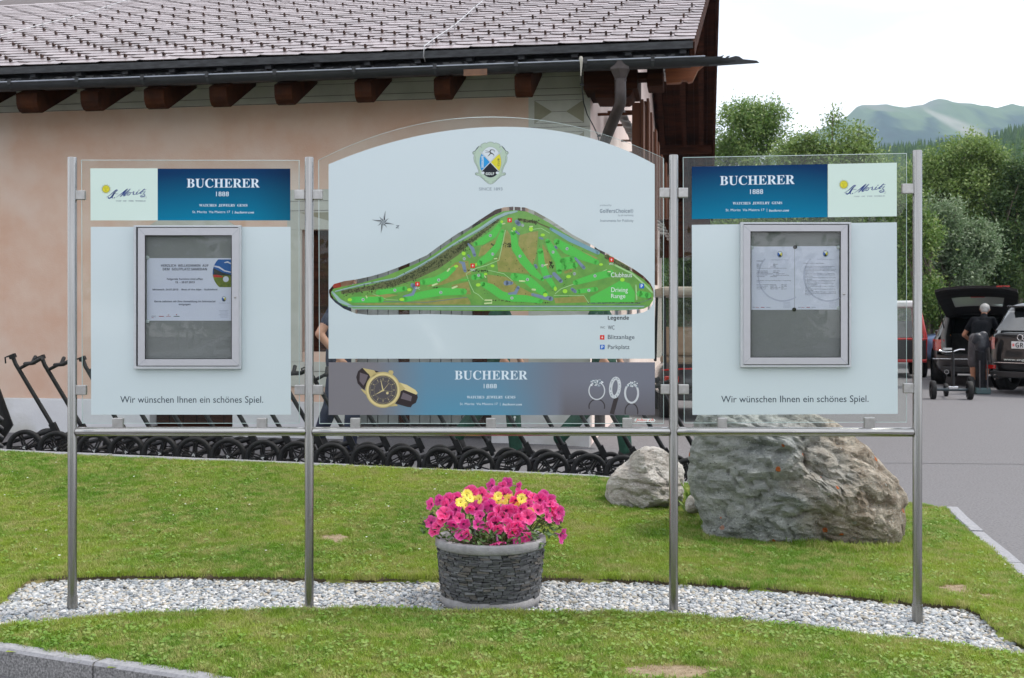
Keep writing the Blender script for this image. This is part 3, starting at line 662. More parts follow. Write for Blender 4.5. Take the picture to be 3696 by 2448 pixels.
for r_ in range(30):
    offu = (r_*.192) % SW
    u = 1.04-offu-SW
    first = True
    while u > UL-.6:
        p = rf(u, r_*SE-.02); q = rf(u+SW/2, r_*SE+.1)
        wclip = verge(r_*SE)-u
        x_, y_ = proj(q); M = RM.copy(); M.translation = p-OFF[house]
        seen = -110 < x_ < 3696 and -40 < y_
        sl_.append((0 if seen else 1, q.length, M, (r_*7+int(u*10)) % 6))
        guard = (1 <= r_ <= 7) or (r_ > 7 and r_ % 2 == 1)
        if guard and seen and r_ > 0 and r_ < 29:
            G = RM.copy(); G.translation = rf(u+SW-.03+random.uniform(-.012, .012), r_*SE-.01, .014)-OFF[house]; G = G @ Matrix.Scale(.62, 4); gd_.append((q.length, G))
        u -= SW
# closing half slates at the verge
for r_ in range(30):
    s = r_*SE; offu = (r_*.192) % SW; wv_ = verge(s)-(1.04-offu)
    if wv_ > .03:
        M = RM.copy(); M.translation = rf(1.04-offu, s-.02)-OFF[house]; M = M @ Matrix.Diagonal((wv_/SW, 1, 1, 1)); sl_.append((0, rf(1, s).length, M, r_ % 6))
sl_.sort(key=lambda a: (a[0], a[1]))
for (_, _, M, k) in sl_[:300]: obj('slate', SM[k], roof, M)
mb = MB()
for (_, _, M, k) in sl_[300:]:
    me = SM[k]; mb.add([M @ v.co+OFF[house] for v in me.vertices], [tuple(p.vertices) for p in me.polygons][:1]); mb.add([M @ v.co+OFF[house] for v in me.vertices], [tuple(p.vertices) for p in me.polygons][1:], 1)
o = mb.build('slates', [M_slate, M_slatee], roof, fix=False); o['kind'] = 'stuff'
gd_.sort(key=lambda a: a[0])
for (_, G) in gd_[:300]: obj('snow_guard', GM, roof, G)
# eave flashing, peeling fascia, blocks
def rail_box(name, u0, u1, w0, w1, z0, z1, m, parent=house, bevel=0): return slab(u0, u1, z0, z1, w0, w1, name, m, parent, bevel)
rail_box('eave_flashing', UL-1, 1.02, -.835, -.80, 3.905, 3.972, M_fasc)
rail_box('fascia_board', UL-1, 1.0, -.62, -.60, 3.775, 3.96, M_fasc)
rail_box('gutter_board', UL-1, .98, -.72, -.69, 3.775, 3.885, M_peel)
for i in range(20):
    u = -8.6+i*.5; rail_box('eave_block', u, u+.06, -.79, -.67, 3.87, 3.95, M_fasc)
# gutter: half round with bead, brackets, dragon spout
GW, GZ = -.86, 3.80
g0 = UL-1; mb = MB(); NN = 12
def gprof(u, r=.062, dz=0, dw=0): return [b3(u, GW+dw+r*math.cos(math.pi+math.pi*i/NN), GZ+dz+r*1.15*math.sin(math.pi+math.pi*i/NN)) for i in range(NN+1)]
uend = 1.28
mb.grid([gprof(u) for u in (g0, -5, -2, 0, uend)]); mb.grid([gprof(u, .058)[::-1] for u in (g0, -5, -2, 0, uend)])
gutter = mb.build('gutter', M_zinc, house, fix=False)
mb = MB(); mb.tube([b3(g0, GW-.064, GZ+.004), b3(uend-.15, GW-.064, GZ+.004)], .009, 8); mb.build('gutter_bead', M_zincl, gutter)
# pointed dragon spout with a serrated back
tip_u, tip_z = bpx(2741, 226, GW); sp = MB(); U = [uend, bpx(2560, 210, GW)[0], bpx(2620, 210, GW)[0], bpx(2680, 215, GW)[0], tip_u]
Rr = [.062, .060, .045, .022, .004]; base = GZ
for a, b, ra, rb in zip(U, U[1:], Rr, Rr[1:]):
    za = lambda u_: lerp(GZ-.072, bpx(2741, 228, GW)[1], clamp((u_-uend)/(tip_u-uend)))
    A = [b3(a, GW+ra*math.cos(math.pi+math.pi*i/8), za(a)+ra*1.1+ra*1.1*math.sin(math.pi+math.pi*i/8)) for i in range(9)]
    B = [b3(b, GW+rb*math.cos(math.pi+math.pi*i/8), za(b)+rb*1.1+rb*1.1*math.sin(math.pi+math.pi*i/8)) for i in range(9)]
    sp.grid([A, B])
crest = [(2560, 212), (2572, 214), (2580, 206), (2590, 203), (2583, 211), (2596, 211), (2604, 202), (2614, 198), (2607, 208), (2618, 209), (2624, 203), (2636, 201), (2629, 209), (2640, 206), (2655, 202), (2668, 204), (2682, 214), (2715, 217), (2732, 219), (2741, 227), (2700, 230), (2640, 234), (2560, 238)]
for w_ in (GW-.03, ): sp.prism([b3(*(lambda t: (t[0], w_, t[1]))(bpx(x, y, w_))) for x, y in crest], BW*.004)
sp.build('gutter_spout', M_zinc, gutter)
bz = GZ
for px in (-180, 48, 290, 525, 757, 1000, 1285, 1575, 1867, 2115, 2357):
    u = bpx(px, 270, GW)[0]; hk = MB()
    hk.grid([[b3(u+s*.012, GW+.068*math.cos(math.pi+math.pi*i/10), GZ+.068*1.15*math.sin(math.pi+math.pi*i/10)) for s in (-1, 1)] for i in range(11)])
    hk.box(b3(u, GW-.072, GZ+.002), (.035, .012, .05), RB); hk.box(b3(u, GW+.10, GZ+.03), (.024, .2, .006), RB)
    o = hk.build('gutter_bracket', M_zincl if False else M_fasc, gutter, fix=False)
# rafters: rounded nose, sloping up into the wall
nose = [(69, 145), (300, 365), (528, 601), (763, 827), (997, 1061), (1285, 1346), (1570, 1629), (1860, 1920)]
for i, (a, b) in enumerate([(-390, -318), (-160, -86)]+nose):
    u0, u1 = bpx(a, 380, -.70)[0], bpx(b, 380, -.70)[0]; prof = [(-.76, 3.70), (-.755, 3.62), (-.735, 3.575), (-.70, 3.545), (-.65, 3.535), (.05, 3.90), (.05, 4.08), (-.76, 3.72)]
    mb = MB(); mb.prism([b3(u0, w_, z_) for w_, z_ in prof], BU*(u1-u0)); mb.build('rafter', M_woodh, house, bevel=.006)
# soffit boards over the rafters
for i in range(5):
    w0 = -.60+i*.125; mb = MB(); mb.hexa([b3(g0, w0, 3.76+(w0+.76)*.404), b3(.95, w0, 3.76+(w0+.76)*.404), b3(.95, w0+.12, 3.76+(w0+.88)*.404), b3(g0, w0+.12, 3.76+(w0+.88)*.404), b3(g0, w0, 3.785+(w0+.76)*.404), b3(.95, w0, 3.785+(w0+.76)*.404), b3(.95, w0+.12, 3.785+(w0+.88)*.404), b3(g0, w0+.12, 3.785+(w0+.88)*.404)])
    mb.build('soffit_board', M_wood, house)
# corner brackets
def pbox(x0, y0, x1, y1, wa, wb, name, m, bevel=.006):
    u0, z1 = bpx(x0, y0, wa); u1, z0 = bpx(x1, y1, wa); return slab(u0, u1, z0, z1, wa, wb, name, m, bevel=bevel)
pbox(2106, 250, 2300, 318, -.42, .3, 'wall_plate_beam', M_wood)
mb = MB(); pts = [(2148, 316), (2285, 316), (2283, 330), (2275, 344), (2262, 353), (2148, 353)]
mb.prism([b3(*(lambda t: (t[0], -.36, t[1]))(bpx(x, y, -.36))) for x, y in pts], BW*.5); mb.build('corner_bracket', M_wood, house, bevel=.005)
pbox(2335, 245, 2393, 310, -.45, -.1, 'beam_end', M_wood)
pbox(2280, 262, 2336, 284, -.40, -.2, 'cross_beam', M_wood)
mb = MB(); pts = [(2400, 248), (2542, 232), (2520, 250), (2508, 275), (2500, 292), (2485, 297), (2478, 290), (2462, 288), (2458, 296), (2450, 298), (2405, 300)]
mb.prism([b3(*(lambda t: (t[0], -.10, t[1]))(bpx(x, y, -.10))) for x, y in pts], BW*.10); mb.build('carved_purlin_end', M_oran, house, bevel=.004)
# downpipe with hopper
def bp(px, py, w_): u, z = bpx(px, py, w_); return b3(u, w_, z)
dpipe = MB()
hp = [(bp(2238, 222, GW), .095), (bp(2238, 252, GW), .098), (bp(2239, 288, GW), .055)]
rings = []
for c, r_ in hp: rings.append([c+RB @ Vector((r_*math.cos(2*math.pi*i/6+.5), r_*.75*math.sin(2*math.pi*i/6+.5), 0)) for i in range(6)])
dpipe.grid([q+[q[0]] for q in rings], smooth=False)
dpipe.tube([bp(2239, 286, GW), bp(2239, 330, GW), bp(2239, 372, GW+.01), bp(2232, 392, GW+.05), bp(2215, 432, GW+.18), bp(2196, 478, GW+.36), bp(2183, 512, GW+.52), bp(2170, 545, -.16), bp(2165, 575, -.10), bp(2165, 640, -.09), bp(2165, 1560, -.09)], .053, 16)
dpipe.tube([bp(2239, 288, GW), bp(2239, 293, GW)], .058, 16)
dpipe.build('downpipe', mat('aged_copper', (.035, .027, .026), (.07, .055, .052), sc=8, rough=.45, metal=.3), house, fix=False)
# cable and knotted cord
mb = MB(); mb.tube([bp(2100, 262, -.80), bp(2101, 310, -.7), bp(2106, 370, -.5), bp(2120, 415, -.2), bp(2142, 455, -.03), bp(2158, 490, -.03), bp(2163, 520, -.03), bp(2164, 600, -.03), bp(2164, 1500, -.03)], .006, 6)
for q in ((2101, 306, -.7), (2162, 490, -.05)): mb.box(bp(*q), (.035, .03, .02), RB)
mb.build('lightning_cable', M_zinc, house)
mb = MB(); c = bp(2097, 212, GW-.07); mb.tube([c+Vector((0, 0, .02)), c, c+Vector((.004, -.004, -.04)), c+Vector((-.002, 0, -.16))], [.012, .02, .013, .004], 7); mb.build('knotted_cord', mat('pale_cord', (.4, .38, .33), rough=.8), house)
pbox(1673, 251, 1758, 272, GW-.075, GW-.07, 'rust_patch', mat('rusty_sheet', (.12, .06, .035), (.2, .10, .05), sc=12, rough=.7))
# roof wires
def rpx(px, py):
    d = Vector(((px-CX)/F, 1, -(py-HY)/F)); o_ = Vector((0, 0, CZ)); p0 = rf(0, 0, .06); t = (p0-o_).dot(RN)/d.dot(RN); return o_+d*t
for pts in ([(1742, 4), (1715, 25), (1640, 92), (1560, 145), (1531, 168)], [(520, -20), (385, 24), (240, 68), (154, 88), (0, 128), (-200, 170)]):
    mb = MB(); mb.tube([rpx(*q) for q in pts], .006, 6)
    for q in pts[1:-1]: mb.tube([rpx(*q)-RN*.04, rpx(*q)+RN*.02], .008, 5)
    mb.build('roof_wire', mat('zinc_wire', (.45, .45, .46), rough=.4, metal=.6), house)
mb = MB(); a = rpx(1531, 168); mb.tube([a, a+Vector((-.004, -.02, -.1)), bp(1535, 222, GW+.02)], .005, 6); mb.build('roof_wire', MATS['zinc_wire'], house)
# ------------------------------------------------------------ information board
def sl(c): c /= 255; return c/12.92 if c <= .04045 else ((c+.055)/1.055)**2.4
def C(r, g, b, k=1.0): return tuple(min(.9, sl(q)*k) for q in (r, g, b))
PX = [(261, 5.39), (1116, 5.39), (2431, 5.35), (3311, 5.28)]
PP = [Vector(((x-CX)/F*Y, Y, 0)) for x, Y in PX]
board = empty('information_board', (0, 5.35, .1), 'wide steel and glass information board with golf course map and two display cases', 'sign')
def bay(i, px, py, off=0.0):
    "point on the vertical plane of bay i (0..2), off metres towards the viewer"
    if .0012 < off < .005: off = .0012+(off-.0012)*.28
    elif .0058 < off < .009: off = .0059+(off-.0058)*.35
    a, b = PP[i], PP[i+1]; t = (b-a).normalized(); n_ = Vector((t.y, -t.x, 0)); p0 = a+n_*off
    d = Vector(((px-CX)/F, 1, -(py-HY)/F)); o_ = Vector((0, 0, CZ)); s = (p0-o_).dot(n_)/d.dot(n_); return o_+d*s
def bn_(i): a, b = PP[i], PP[i+1]; t = (b-a).normalized(); return Vector((t.y, -t.x, 0))
def quad_slab(i, x0, y0, x1, y1, o0, o1, name, m, parent, bevel=0, segs=2):
    c = [(x0, y1), (x1, y1), (x1, y0), (x0, y0)]; base = [bay(i, *q, o0) for q in c]; n_ = bn_(i)*(o1-o0)
    mb = MB(); mb.hexa([base[0], base[1], base[1]+n_, base[0]+n_, base[3], base[2], base[2]+n_, base[3]+n_])
    return mb.build(name, m, parent, bevel=bevel, segs=segs)
def prm(name, c, rough=.3, coat=.0): 
    if name in MATS: return MATS[name]
    return mat(name, c, rough=rough, coat=coat, spec=.3)
def pr(i, pts, off, m, name='print_field', parent=None, holes=None):
    "flat printed polygon"
    loops = [[Vector((x, y, 0)) for x, y in pts]]+[[Vector((x, y, 0)) for x, y in h] for h in (holes or [])]
    tris = tessellate_polygon(loops); allp = [q for l in loops for q in l]
    mb = MB(); mb.add([bay(i, q.x, q.y, off) for q in allp], [tuple(t) for t in tris])
    return mb.build(name, m, parent, fix=False)
class PL:
    "collects many flat printed shapes of one colour on one bay"
    def __init__(s, i, off): s.i, s.off, s.mb = i, off, MB()
    def poly(s, pts):
        tris = tessellate_polygon([[Vector((x, y, 0)) for x, y in pts]]); s.mb.add([bay(s.i, x, y, s.off) for x, y in pts], [tuple(t) for t in tris]); return s
    def stroke(s, pts, wd, round_=True):
        w0 = wd if hasattr(wd, '__len__') else [wd]*len(pts); Lp, Rp = [], []
        for k, p in enumerate(pts):
            a, b = pts[max(k-1, 0)], pts[min(k+1, len(pts)-1)]; dx, dy = b[0]-a[0], b[1]-a[1]; l = math.hypot(dx, dy) or 1; nx, ny = -dy/l*w0[k]/2, dx/l*w0[k]/2
            Lp.append((p[0]+nx, p[1]+ny)); Rp.append((p[0]-nx, p[1]-ny))
        V = [bay(s.i, x, y, s.off) for x, y in Lp+Rp]; n_ = len(pts); s.mb.add(V, [(k, k+1, n_+k+1, n_+k) for k in range(n_-1)])
        if round_:
            for k in (0, -1): s.disc(*pts[k], w0[k]/2, w0[k]/2, 8)
        return s
    def disc(s, x, y, rx, ry=None, n=14, rot=0):
        ry = ry or rx; pts = []
        for k in range(n):
            a = 2*math.pi*k/n; ex, ey = rx*math.cos(a), ry*math.sin(a); pts.append((x+ex*math.cos(rot)-ey*math.sin(rot), y+ex*math.sin(rot)+ey*math.cos(rot)))
        s.mb.add([bay(s.i, *q, s.off) for q in pts], [tuple(range(n))]); return s
    def ring(s, x, y, rx, ry, wd, n=24, a0=0, a1=6.2832, rot=0):
        pts = [(x+rx*math.cos(a0+(a1-a0)*k/n)*math.cos(rot)-ry*math.sin(a0+(a1-a0)*k/n)*math.sin(rot), y+rx*math.cos(a0+(a1-a0)*k/n)*math.sin(rot)+ry*math.sin(a0+(a1-a0)*k/n)*math.cos(rot)) for k in range(n+1)]
        return s.stroke(pts, wd, False)
    def build(s, name, m, parent): return s.mb.build(name, m, parent, fix=False)
SB = lambda s: ''.join(chr(0x1D400+ord(c)-65) if 'A' <= c <= 'Z' else chr(0x1D41A+ord(c)-97) if 'a' <= c <= 'z' else chr(0x1D7CE+ord(c)-48) if '0' <= c <= '9' else c for c in s)
BI = lambda s: ''.join(chr(0x1D468+ord(c)-65) if 'A' <= c <= 'Z' else chr(0x1D482+ord(c)-97) if 'a' <= c <= 'z' else c for c in s)
SA = lambda s: ''.join(chr(0x1D5D4+ord(c)-65) if 'A' <= c <= 'Z' else chr(0x1D5EE+ord(c)-97) if 'a' <= c <= 'z' else chr(0x1D7EC+ord(c)-48) if '0' <= c <= '9' else c for c in s)
def txt(i, s, x0, x1, y0, y1, m, parent, off=.0026, dy=0.0, skew=0.0, rot=0, name='lettering'):
    "printed text fitted to a box of photo pixels; dy = rise of the right end"
    me = textmesh(s, name)
    if rot:  # rot: quarter turns
        fn = (lambda a, b: bay(i, lerp(x0, x1, b), lerp(y0, y1, a), off)) if rot == 1 else (lambda a, b: bay(i, lerp(x1, x0, b), lerp(y1, y0, a), off))
    else: fn = lambda a, b: bay(i, lerp(x0, x1, a)+skew*b, lerp(y1, y0, b)+dy*a, off)
    o_ = OFF[parent]; text_to(me, lambda a, b: fn(a, b)-o_); me.materials.clear(); me.materials.append(m)
    ob = obj(name, me, parent); OFF[ob] = o_; return ob
def gradprint(i, x0, y0l, y0r, x1, y1l, y1r, fn, off, name, parent, nx=16, ny=10):
    V, cols, Fc = [], [], []
    for b in range(ny+1):
        for a in range(nx+1):
            s_, t_ = a/nx, b/ny; V.append(bay(i, lerp(x0, x1, s_), lerp(lerp(y0l, y0r, s_), lerp(y1l, y1r, s_), t_), off)-OFF[parent]); cols.append((*fn(s_, t_), 1))
    n_ = nx+1; Fc = [(b*n_+a, b*n_+a+1, (b+1)*n_+a+1, (b+1)*n_+a) for b in range(ny) for a in range(nx)]
    me = bpy.data.meshes.new(name); me.from_pydata([tuple(v) for v in V], [], Fc); ca = me.color_attributes.new('ink', 'FLOAT_COLOR', 'POINT'); ca.data.foreach_set('color', np.array(cols, dtype=np.float32).ravel())
    m = MATS.get('graded_print')
    if not m:
        m = bpy.data.materials.new('graded_print'); m.use_nodes = True; MATS['graded_print'] = m; t = m.node_tree; B = t.nodes['Principled BSDF']; a_ = t.nodes.new('ShaderNodeAttribute'); a_.attribute_name = 'ink'; t.links.new(a_.outputs[0], B.inputs['Base Color']); B.inputs['Roughness'].default_value = .35; B.inputs['Specular IOR Level'].default_value = .12
    me.materials.append(m); o_ = obj(name, me, parent); OFF[o_] = OFF[parent]; return o_
def mixc(a, b, t): return tuple(lerp(p, q, clamp(t)) for p, q in zip(a, b))

M_glass = glassmat('board_glass', (.97, .992, .98), .5, 0, .008)
M_gedge = mat('glass_edge', (.42, .55, .53), (.62, .72, .70), sc=3, rough=.15, spec=.8)
M_white = mat('frosted_print', tuple(a*b for a, b in zip(C(176, 203, 213, .90), (1.54, 1.28, 1.19))), rough=.3, coat=.6, spec=.4); M_mint = prm('mint_print', tuple(a*b for a, b in zip(C(192, 222, 218, .90), (1.40, 1.22, 1.15))))
M_bw = prm('banner_white', C(205, 216, 228, 1.2)); M_navy = prm('logo_navy', C(25, 55, 130)); M_gt = prm('grey_print', C(120, 135, 148)); M_dk = prm('dark_print', C(40, 55, 70))
M_blk = prm('black_print', C(16, 20, 34)); M_red = prm('red_print', C(222, 52, 40)); M_yel = prm('yellow_print', C(222, 212, 50)); M_pbl = prm('blue_print', C(40, 105, 200)); M_cy = prm('cyan_print', C(28, 150, 215))
# posts with caps, rails, clamps
TOPY = [568, 568, 560, 543]
for k, (x, Y) in enumerate(PX):
    c = PP[k]; zt = CZ+(HY-TOPY[k])/F*Y; zb = z_lawn(c.x, c.y)-.12; mb = MB()
    mb.tube([c+Vector((0, 0, zb)), c+Vector((0, 0, zt-.003)), c+Vector((0, 0, zt))], [.0213, .0213, .0200], 28)
    po = mb.build('post', M_steel, board, fix=False)
    if k in (0, 3): MB().tube([c+Vector((0, 0, zb)), c+Vector((0, 0, z_lawn(c.x, c.y)+(.062 if k == 3 else .04)))], .0245, 28).build('post_sleeve', M_steel, po, fix=False)
for i in range(3):
    a = bay(i, PX[i][0], 1557.5); b = bay(i, PX[i+1][0], 1557.5); d = (b-a).normalized()
    if i == 2: b.z = a.z+.0045
    MB().tube([a+d*.012, a+d*.024, b-d*.024, b-d*.012], [.012, .0213, .0213, .012], 28).build('rail', M_steelh, board, fix=False)
CL = [(0, 269, 689, 312, 723), (0, 272, 1390, 316, 1425), (0, 1065, 687, 1103, 722), (1, 1129, 687, 1167, 722), (0, 1066, 1389, 1104, 1424), (1, 1129, 1389, 1168, 1424),
      (1, 2379, 680, 2416, 715), (2, 2446, 680, 2482, 715), (1, 2383, 1387, 2417, 1422), (2, 2447, 1387, 2485, 1422), (2, 3252, 665, 3297, 701), (2, 3257, 1383, 3302, 1418)]
for (i, x0, y0, x1, y1) in CL: quad_slab(i, x0, y0, x1, y1, -.018, .008, 'clamp', M_clampm, board, bevel=.0035, segs=3)
for (i, x0, y0, x1, y1) in [(0, 411, 1508, 449, 1547), (0, 930, 1508, 966, 1547), (1, 1267, 1508, 1302, 1547), (1, 1755, 1508, 1790, 1547), (1, 2246, 1508, 2281, 1547), (2, 2588, 1507, 2622, 1547), (2, 3116, 1506, 3155, 1546)]:
    quad_slab(i, x0, y0, x1, y1, -.018, .008, 'foot_clamp', M_clampm, board, bevel=.0035, segs=3)
# glass sheets
def glass(i, pts, name='glass_panel'):
    n_ = bn_(i)*-.010; f = [bay(i, x, y, 0) for x, y in pts]; b = [p+n_ for p in f]; N_ = len(pts); mb = MB()
    mb.add(f+b, [tuple(range(N_)), tuple(range(2*N_-1, N_-1, -1))]); mb.add(f+b, [(k, (k+1) % N_, (k+1) % N_+N_, k+N_) for k in range(N_)], 1)
    # pale strip round the front edge, its bright gleam put into the colour
    for k in range(N_):
        p, q = f[k], f[(k+1) % N_]; cen = sum(f, Vector())/N_
        ip = p+(cen-p).normalized()*.0035; iq = q+(cen-q).normalized()*.0035; u_ = bn_(i)*.0004
        mb.add([p+u_, q+u_, iq+u_, ip+u_], [(0, 1, 2, 3)], 1)
    return mb.build(name, [M_glass, M_gedge], board, fix=False)
arc = [(1149, 579), (1200, 552), (1304, 510), (1420, 469), (1551, 442), (1694, 424.5), (1771, 421), (1886, 425.5), (2023, 445), (2161, 480), (2298, 528), (2396, 571)]
def smooth_arc(p, n=40):
    xs_ = np.array([q[0] for q in p]); ys_ = np.array([q[1] for q in p]); c = np.polyfit(xs_-1770, ys_, 4); X = np.linspace(xs_[0], xs_[-1], n); return [(float(x), float(np.polyval(c, x-1770))) for x in X]
g1 = glass(0, [(296, 1529), (1081, 1529), (1080, 578), (293, 577)])
g2 = glass(1, [(1153, 1530), (2396, 1530)]+smooth_arc(arc)[::-1])
g3 = glass(2, [(2469, 1528), (3273, 1525), (3273, 553), (2465, 568)])
# --- side boards
w1 = pr(0, [(327.5, 819), (1049, 819), (1050, 1497), (329, 1497)], .0012, M_white, 'printed_field', g1)
pr(0, [(326, 608), (569, 608), (569, 796), (327, 796)], .0012, M_mint, 'printed_field', g1)
def bluegrad(s, t, flip=False):
    s_ = 1-s if flip else s
    v = clamp(t*1.05-.12+.10*math.sin(s*3.1)); e = 1-.35*clamp((s-.72)/.28)*(1-.0)
    c = mixc(C(0, 56, 104, .8), C(0, 132, 170, .85), v); return tuple(q*e for q in c)
bl = gradprint(0, 569, 609, 609, 1048, 796, 796, bluegrad, .0012, 'banner', g1)
def blue_text(i, g, x0, x1, y0, dy, k, sc):
    # offsets relative to the big word of the left banner
    X = lambda x: x0+(x-674)*sc; Yy = lambda y: y0+(y-645)*sc
    txt(i, SB('BUCHERER'), X(674), X(937), Yy(645), Yy(678), M_bw, g, dy=dy)
    txt(i, '1888', X(780), X(826), Yy(692), Yy(709), M_bw, g, dy=dy*.2)
    txt(i, SB('WATCHES  JEWELRY  GEMS'), X(719), X(893), Yy(737), Yy(747), M_bw, g, dy=dy*.5)
    txt(i, 'St. Moritz  Via Maistra 17  |', X(694.5), X(840), Yy(761), Yy(772), M_bw, g, dy=dy*.3)
    txt(i, BI('bucherer.com'), X(847), X(917), Yy(762), Yy(771), M_bw, g, dy=dy*.2)
blue_text(0, g1, 674, 937, 645, 0, 0, 1.0)
SCR = [([(370, 775), (420, 755), (500, 700), (580, 630), (650, 570), (700, 550), (710, 570), (670, 600), (620, 640), (590, 670), (560, 720), (520, 780), (460, 815), (425, 800), (430, 775)], [6, 10, 16, 22, 24, 20, 20, 18, 20, 24, 30, 34, 34, 30, 20]),
       ([(650, 610), (600, 680), (560, 750), (545, 790), (575, 815)], [20, 28, 30, 26, 16]), ([(590, 672), (735, 680)], [14, 8]), ([(612, 797), (624, 797)], [26, 26]),
       ([(670, 785), (760, 720), (860, 650), (940, 590), (1010, 530)], [6, 12, 22, 30, 20]), ([(1015, 530), (920, 640), (800, 760)], [20, 36, 22]), ([(1100, 530), (1000, 630), (900, 720), (895, 742), (935, 738), (990, 700)], [18, 36, 36, 26, 18, 10]),
       ([(1060, 635), (1012, 680), (1005, 712), (1040, 718), (1090, 690), (1105, 650), (1080, 630), (1055, 640)], 20), ([(1095, 640), (1150, 640), (1220, 605), (1205, 650), (1180, 688), (1205, 703), (1262, 688)], [12, 12, 22, 28, 26, 18, 10]),
       ([(1335, 610), (1290, 650), (1272, 684), (1310, 690), (1385, 655)], [20, 28, 26, 18, 10]), ([(1362, 565), (1372, 565)], [24, 24]), ([(1535, 525), (1450, 610), (1388, 650), (1400, 668), (1455, 658)], [18, 30, 28, 20, 12]), ([(1490, 556), (1590, 548)], [14, 8]),
       ([(1475, 622), (1565, 600), (1495, 672), (1540, 688), (1548, 730), (1500, 765), (1430, 770), (1405, 745), (1440, 725), (1510, 700)], [14, 20, 22, 22, 24, 26, 26, 20, 16, 10])]
def moritz(i, g, ox, oy, sc, dy):
    M_ = lambda x, y: (ox+(x-360)/8.457*sc, oy+(y-530)/8.457*sc+dy*(x-360)/1200)
    s = PL(i, .0024)
    for k in range(24):
        a = 2*math.pi*k/24; r0, r1 = 88, (170 if k % 2 else 150); c = [M_(360+r0*math.cos(a+e), 530+r0*math.sin(a+e)) for e in (-.11, .11)]+[M_(360+r1*math.cos(a), 530+r1*math.sin(a))]; s.poly(c)
    s.build('sun_rays', prm('olive_print', C(120, 125, 40)), g)
    s = PL(i, .0030); s.disc(*M_(360, 530), 100/8.457*sc, n=24)
    for k in range(24):
        a = 2*math.pi*(k+.5)/24; c = [M_(360+95*math.cos(a+e), 530+95*math.sin(a+e)) for e in (-.10, .10)]+[M_(360+132*math.cos(a), 530+132*math.sin(a))]; s.poly(c)
    s.build('sun_face', M_yel, g)
    s = PL(i, .0036)
    for (x, y, a, b) in ((325, 500, 20, 9), (398, 500, 20, 9), (355, 578, 24, 9), (357, 540, 8, 20)): s.disc(*M_(x, y), a/8.457*sc, b/8.457*sc)
    s.build('sun_features', prm('olive_print', C(120, 125, 40)), g)
    s = PL(i, .0030)
    for pts, wd in SCR: s.stroke([M_(*q) for q in pts], [q/8.457*sc*1.1 for q in (wd if hasattr(wd, '__len__') else [wd]*len(pts))])
    s.build('script_lettering', M_navy, g)
    s = PL(i, .0030); s.ring(*M_(1568, 780), 3.4*sc, 3.4*sc, .7); s.build('registered_mark', M_gt, g)
    a, b = M_(665, 870), M_(1565, 915); txt(i, SB('TOP  OF  THE  WORLD'), a[0], b[0], a[1], b[1], M_gt, g, dy=dy)
moritz(0, g1, 382.6, 682.7, 1.0, 0)
txt(0, 'Wir wünschen Ihnen ein schönes Spiel.', 434, 950, 1430, 1462, M_dk, g1)
pr(2, [(2497, 812), (3237, 803), (3240.6, 1494), (2499, 1498)], .0012, M_white, 'printed_field', g3)
pr(2, [(2988, 592.4), (3237, 587.6), (3237, 781), (2988, 784.4)], .0012, M_mint, 'printed_field', g3)
gradprint(2, 2497, 602, 592.5, 2987, 791.5, 784.4, lambda s, t: mixc(C(0, 52, 102, .8), C(0, 134, 174, .85), t*1.0-.08+.12*math.sin(s*3.1)), .0012, 'banner', g3)
blue_text(2, g3, 2598.6, 2868, 635.5, -4, 0, 1.025)
moritz(2, g3, 3045.6, 666.5, 1.034, -2)
txt(2, 'Wir wünschen Ihnen ein schönes Spiel.', 2603, 3135, 1429, 1461, M_dk, g3, dy=-2)
# --- middle board: white field with a hole where the glass stays clear round the map
K = lambda l: [(1180+x/1.941, 700+y/1.941) for x, y in l]
HOLE = K([(16, 672), (50, 632), (120, 612), (215, 598), (300, 580), (400, 552), (500, 515), (600, 475), (700, 430), (780, 370), (860, 315), (920, 275), (990, 238), (1060, 190), (1120, 150), (1180, 112), (1240, 95), (1300, 90), (1385, 95), (1450, 118), (1500, 146), (1570, 186), (1640, 231), (1720, 286), (1800, 328), (1860, 360), (1900, 388), (1960, 416), (2020, 450), (2080, 486), (2160, 534), (2220, 577), (2265, 625), (2288, 670), (2291, 720), (2283, 770), (2260, 808), (2220, 830), (2150, 843), (2050, 848), (1900, 848), (1750, 847), (1600, 850), (1450, 853), (1300, 851), (1150, 853), (1000, 851), (850, 846), (700, 842), (550, 846), (400, 848), (300, 849), (200, 838), (120, 806), (60, 764), (24, 725), (14, 690)])
parc = [(1186, 593), (1200, 588), (1303, 548), (1420, 511), (1551, 483), (1665, 467), (1765, 458), (1886, 460), (2023, 474), (2161, 508), (2270, 548), (2363, 593)]
field = [(1186, 1295), (2363, 1295)]+smooth_arc(parc, 36)[::-1]
pr(1, field, .0012, M_white, 'printed_field', g2, holes=[HOLE])
def bangrad(s, t):
    gl = C(128, 125, 130); bm_ = C(104, 142, 166); gr = C(122, 124, 136); lo = C(84, 150, 180)  # grey ends lightened to take in a silver car's reflection
    c = mixc(gl, bm_, (s-.14)/.16) if s < .45 else mixc(bm_, gr, (s-.52)/.2)
    if .2 < s < .66: c = mixc(c, lo, (t-.35)*1.1*math.sin((s-.2)/.46*3.14))
    if s > .72: c = mixc(c, C(96, 88, 88), (t-.4))
    return c
gradprint(1, 1186, 1308, 1308, 2364, 1498, 1499, bangrad, .0012, 'banner', g2, 40, 8)
txt(1, SB('BUCHERER'), 1641, 1904, 1338, 1371, M_bw, g2); txt(1, '1888', 1746, 1793, 1386, 1402, M_bw, g2)
txt(1, SB('WATCHES  JEWELRY  GEMS'), 1685, 1860, 1429, 1440, M_bw, g2); txt(1, 'St. Moritz  Via Maistra 17  |', 1660, 1806, 1454, 1465, M_bw, g2); txt(1, BI('bucherer.com'), 1814, 1884, 1455, 1464, M_bw, g2)
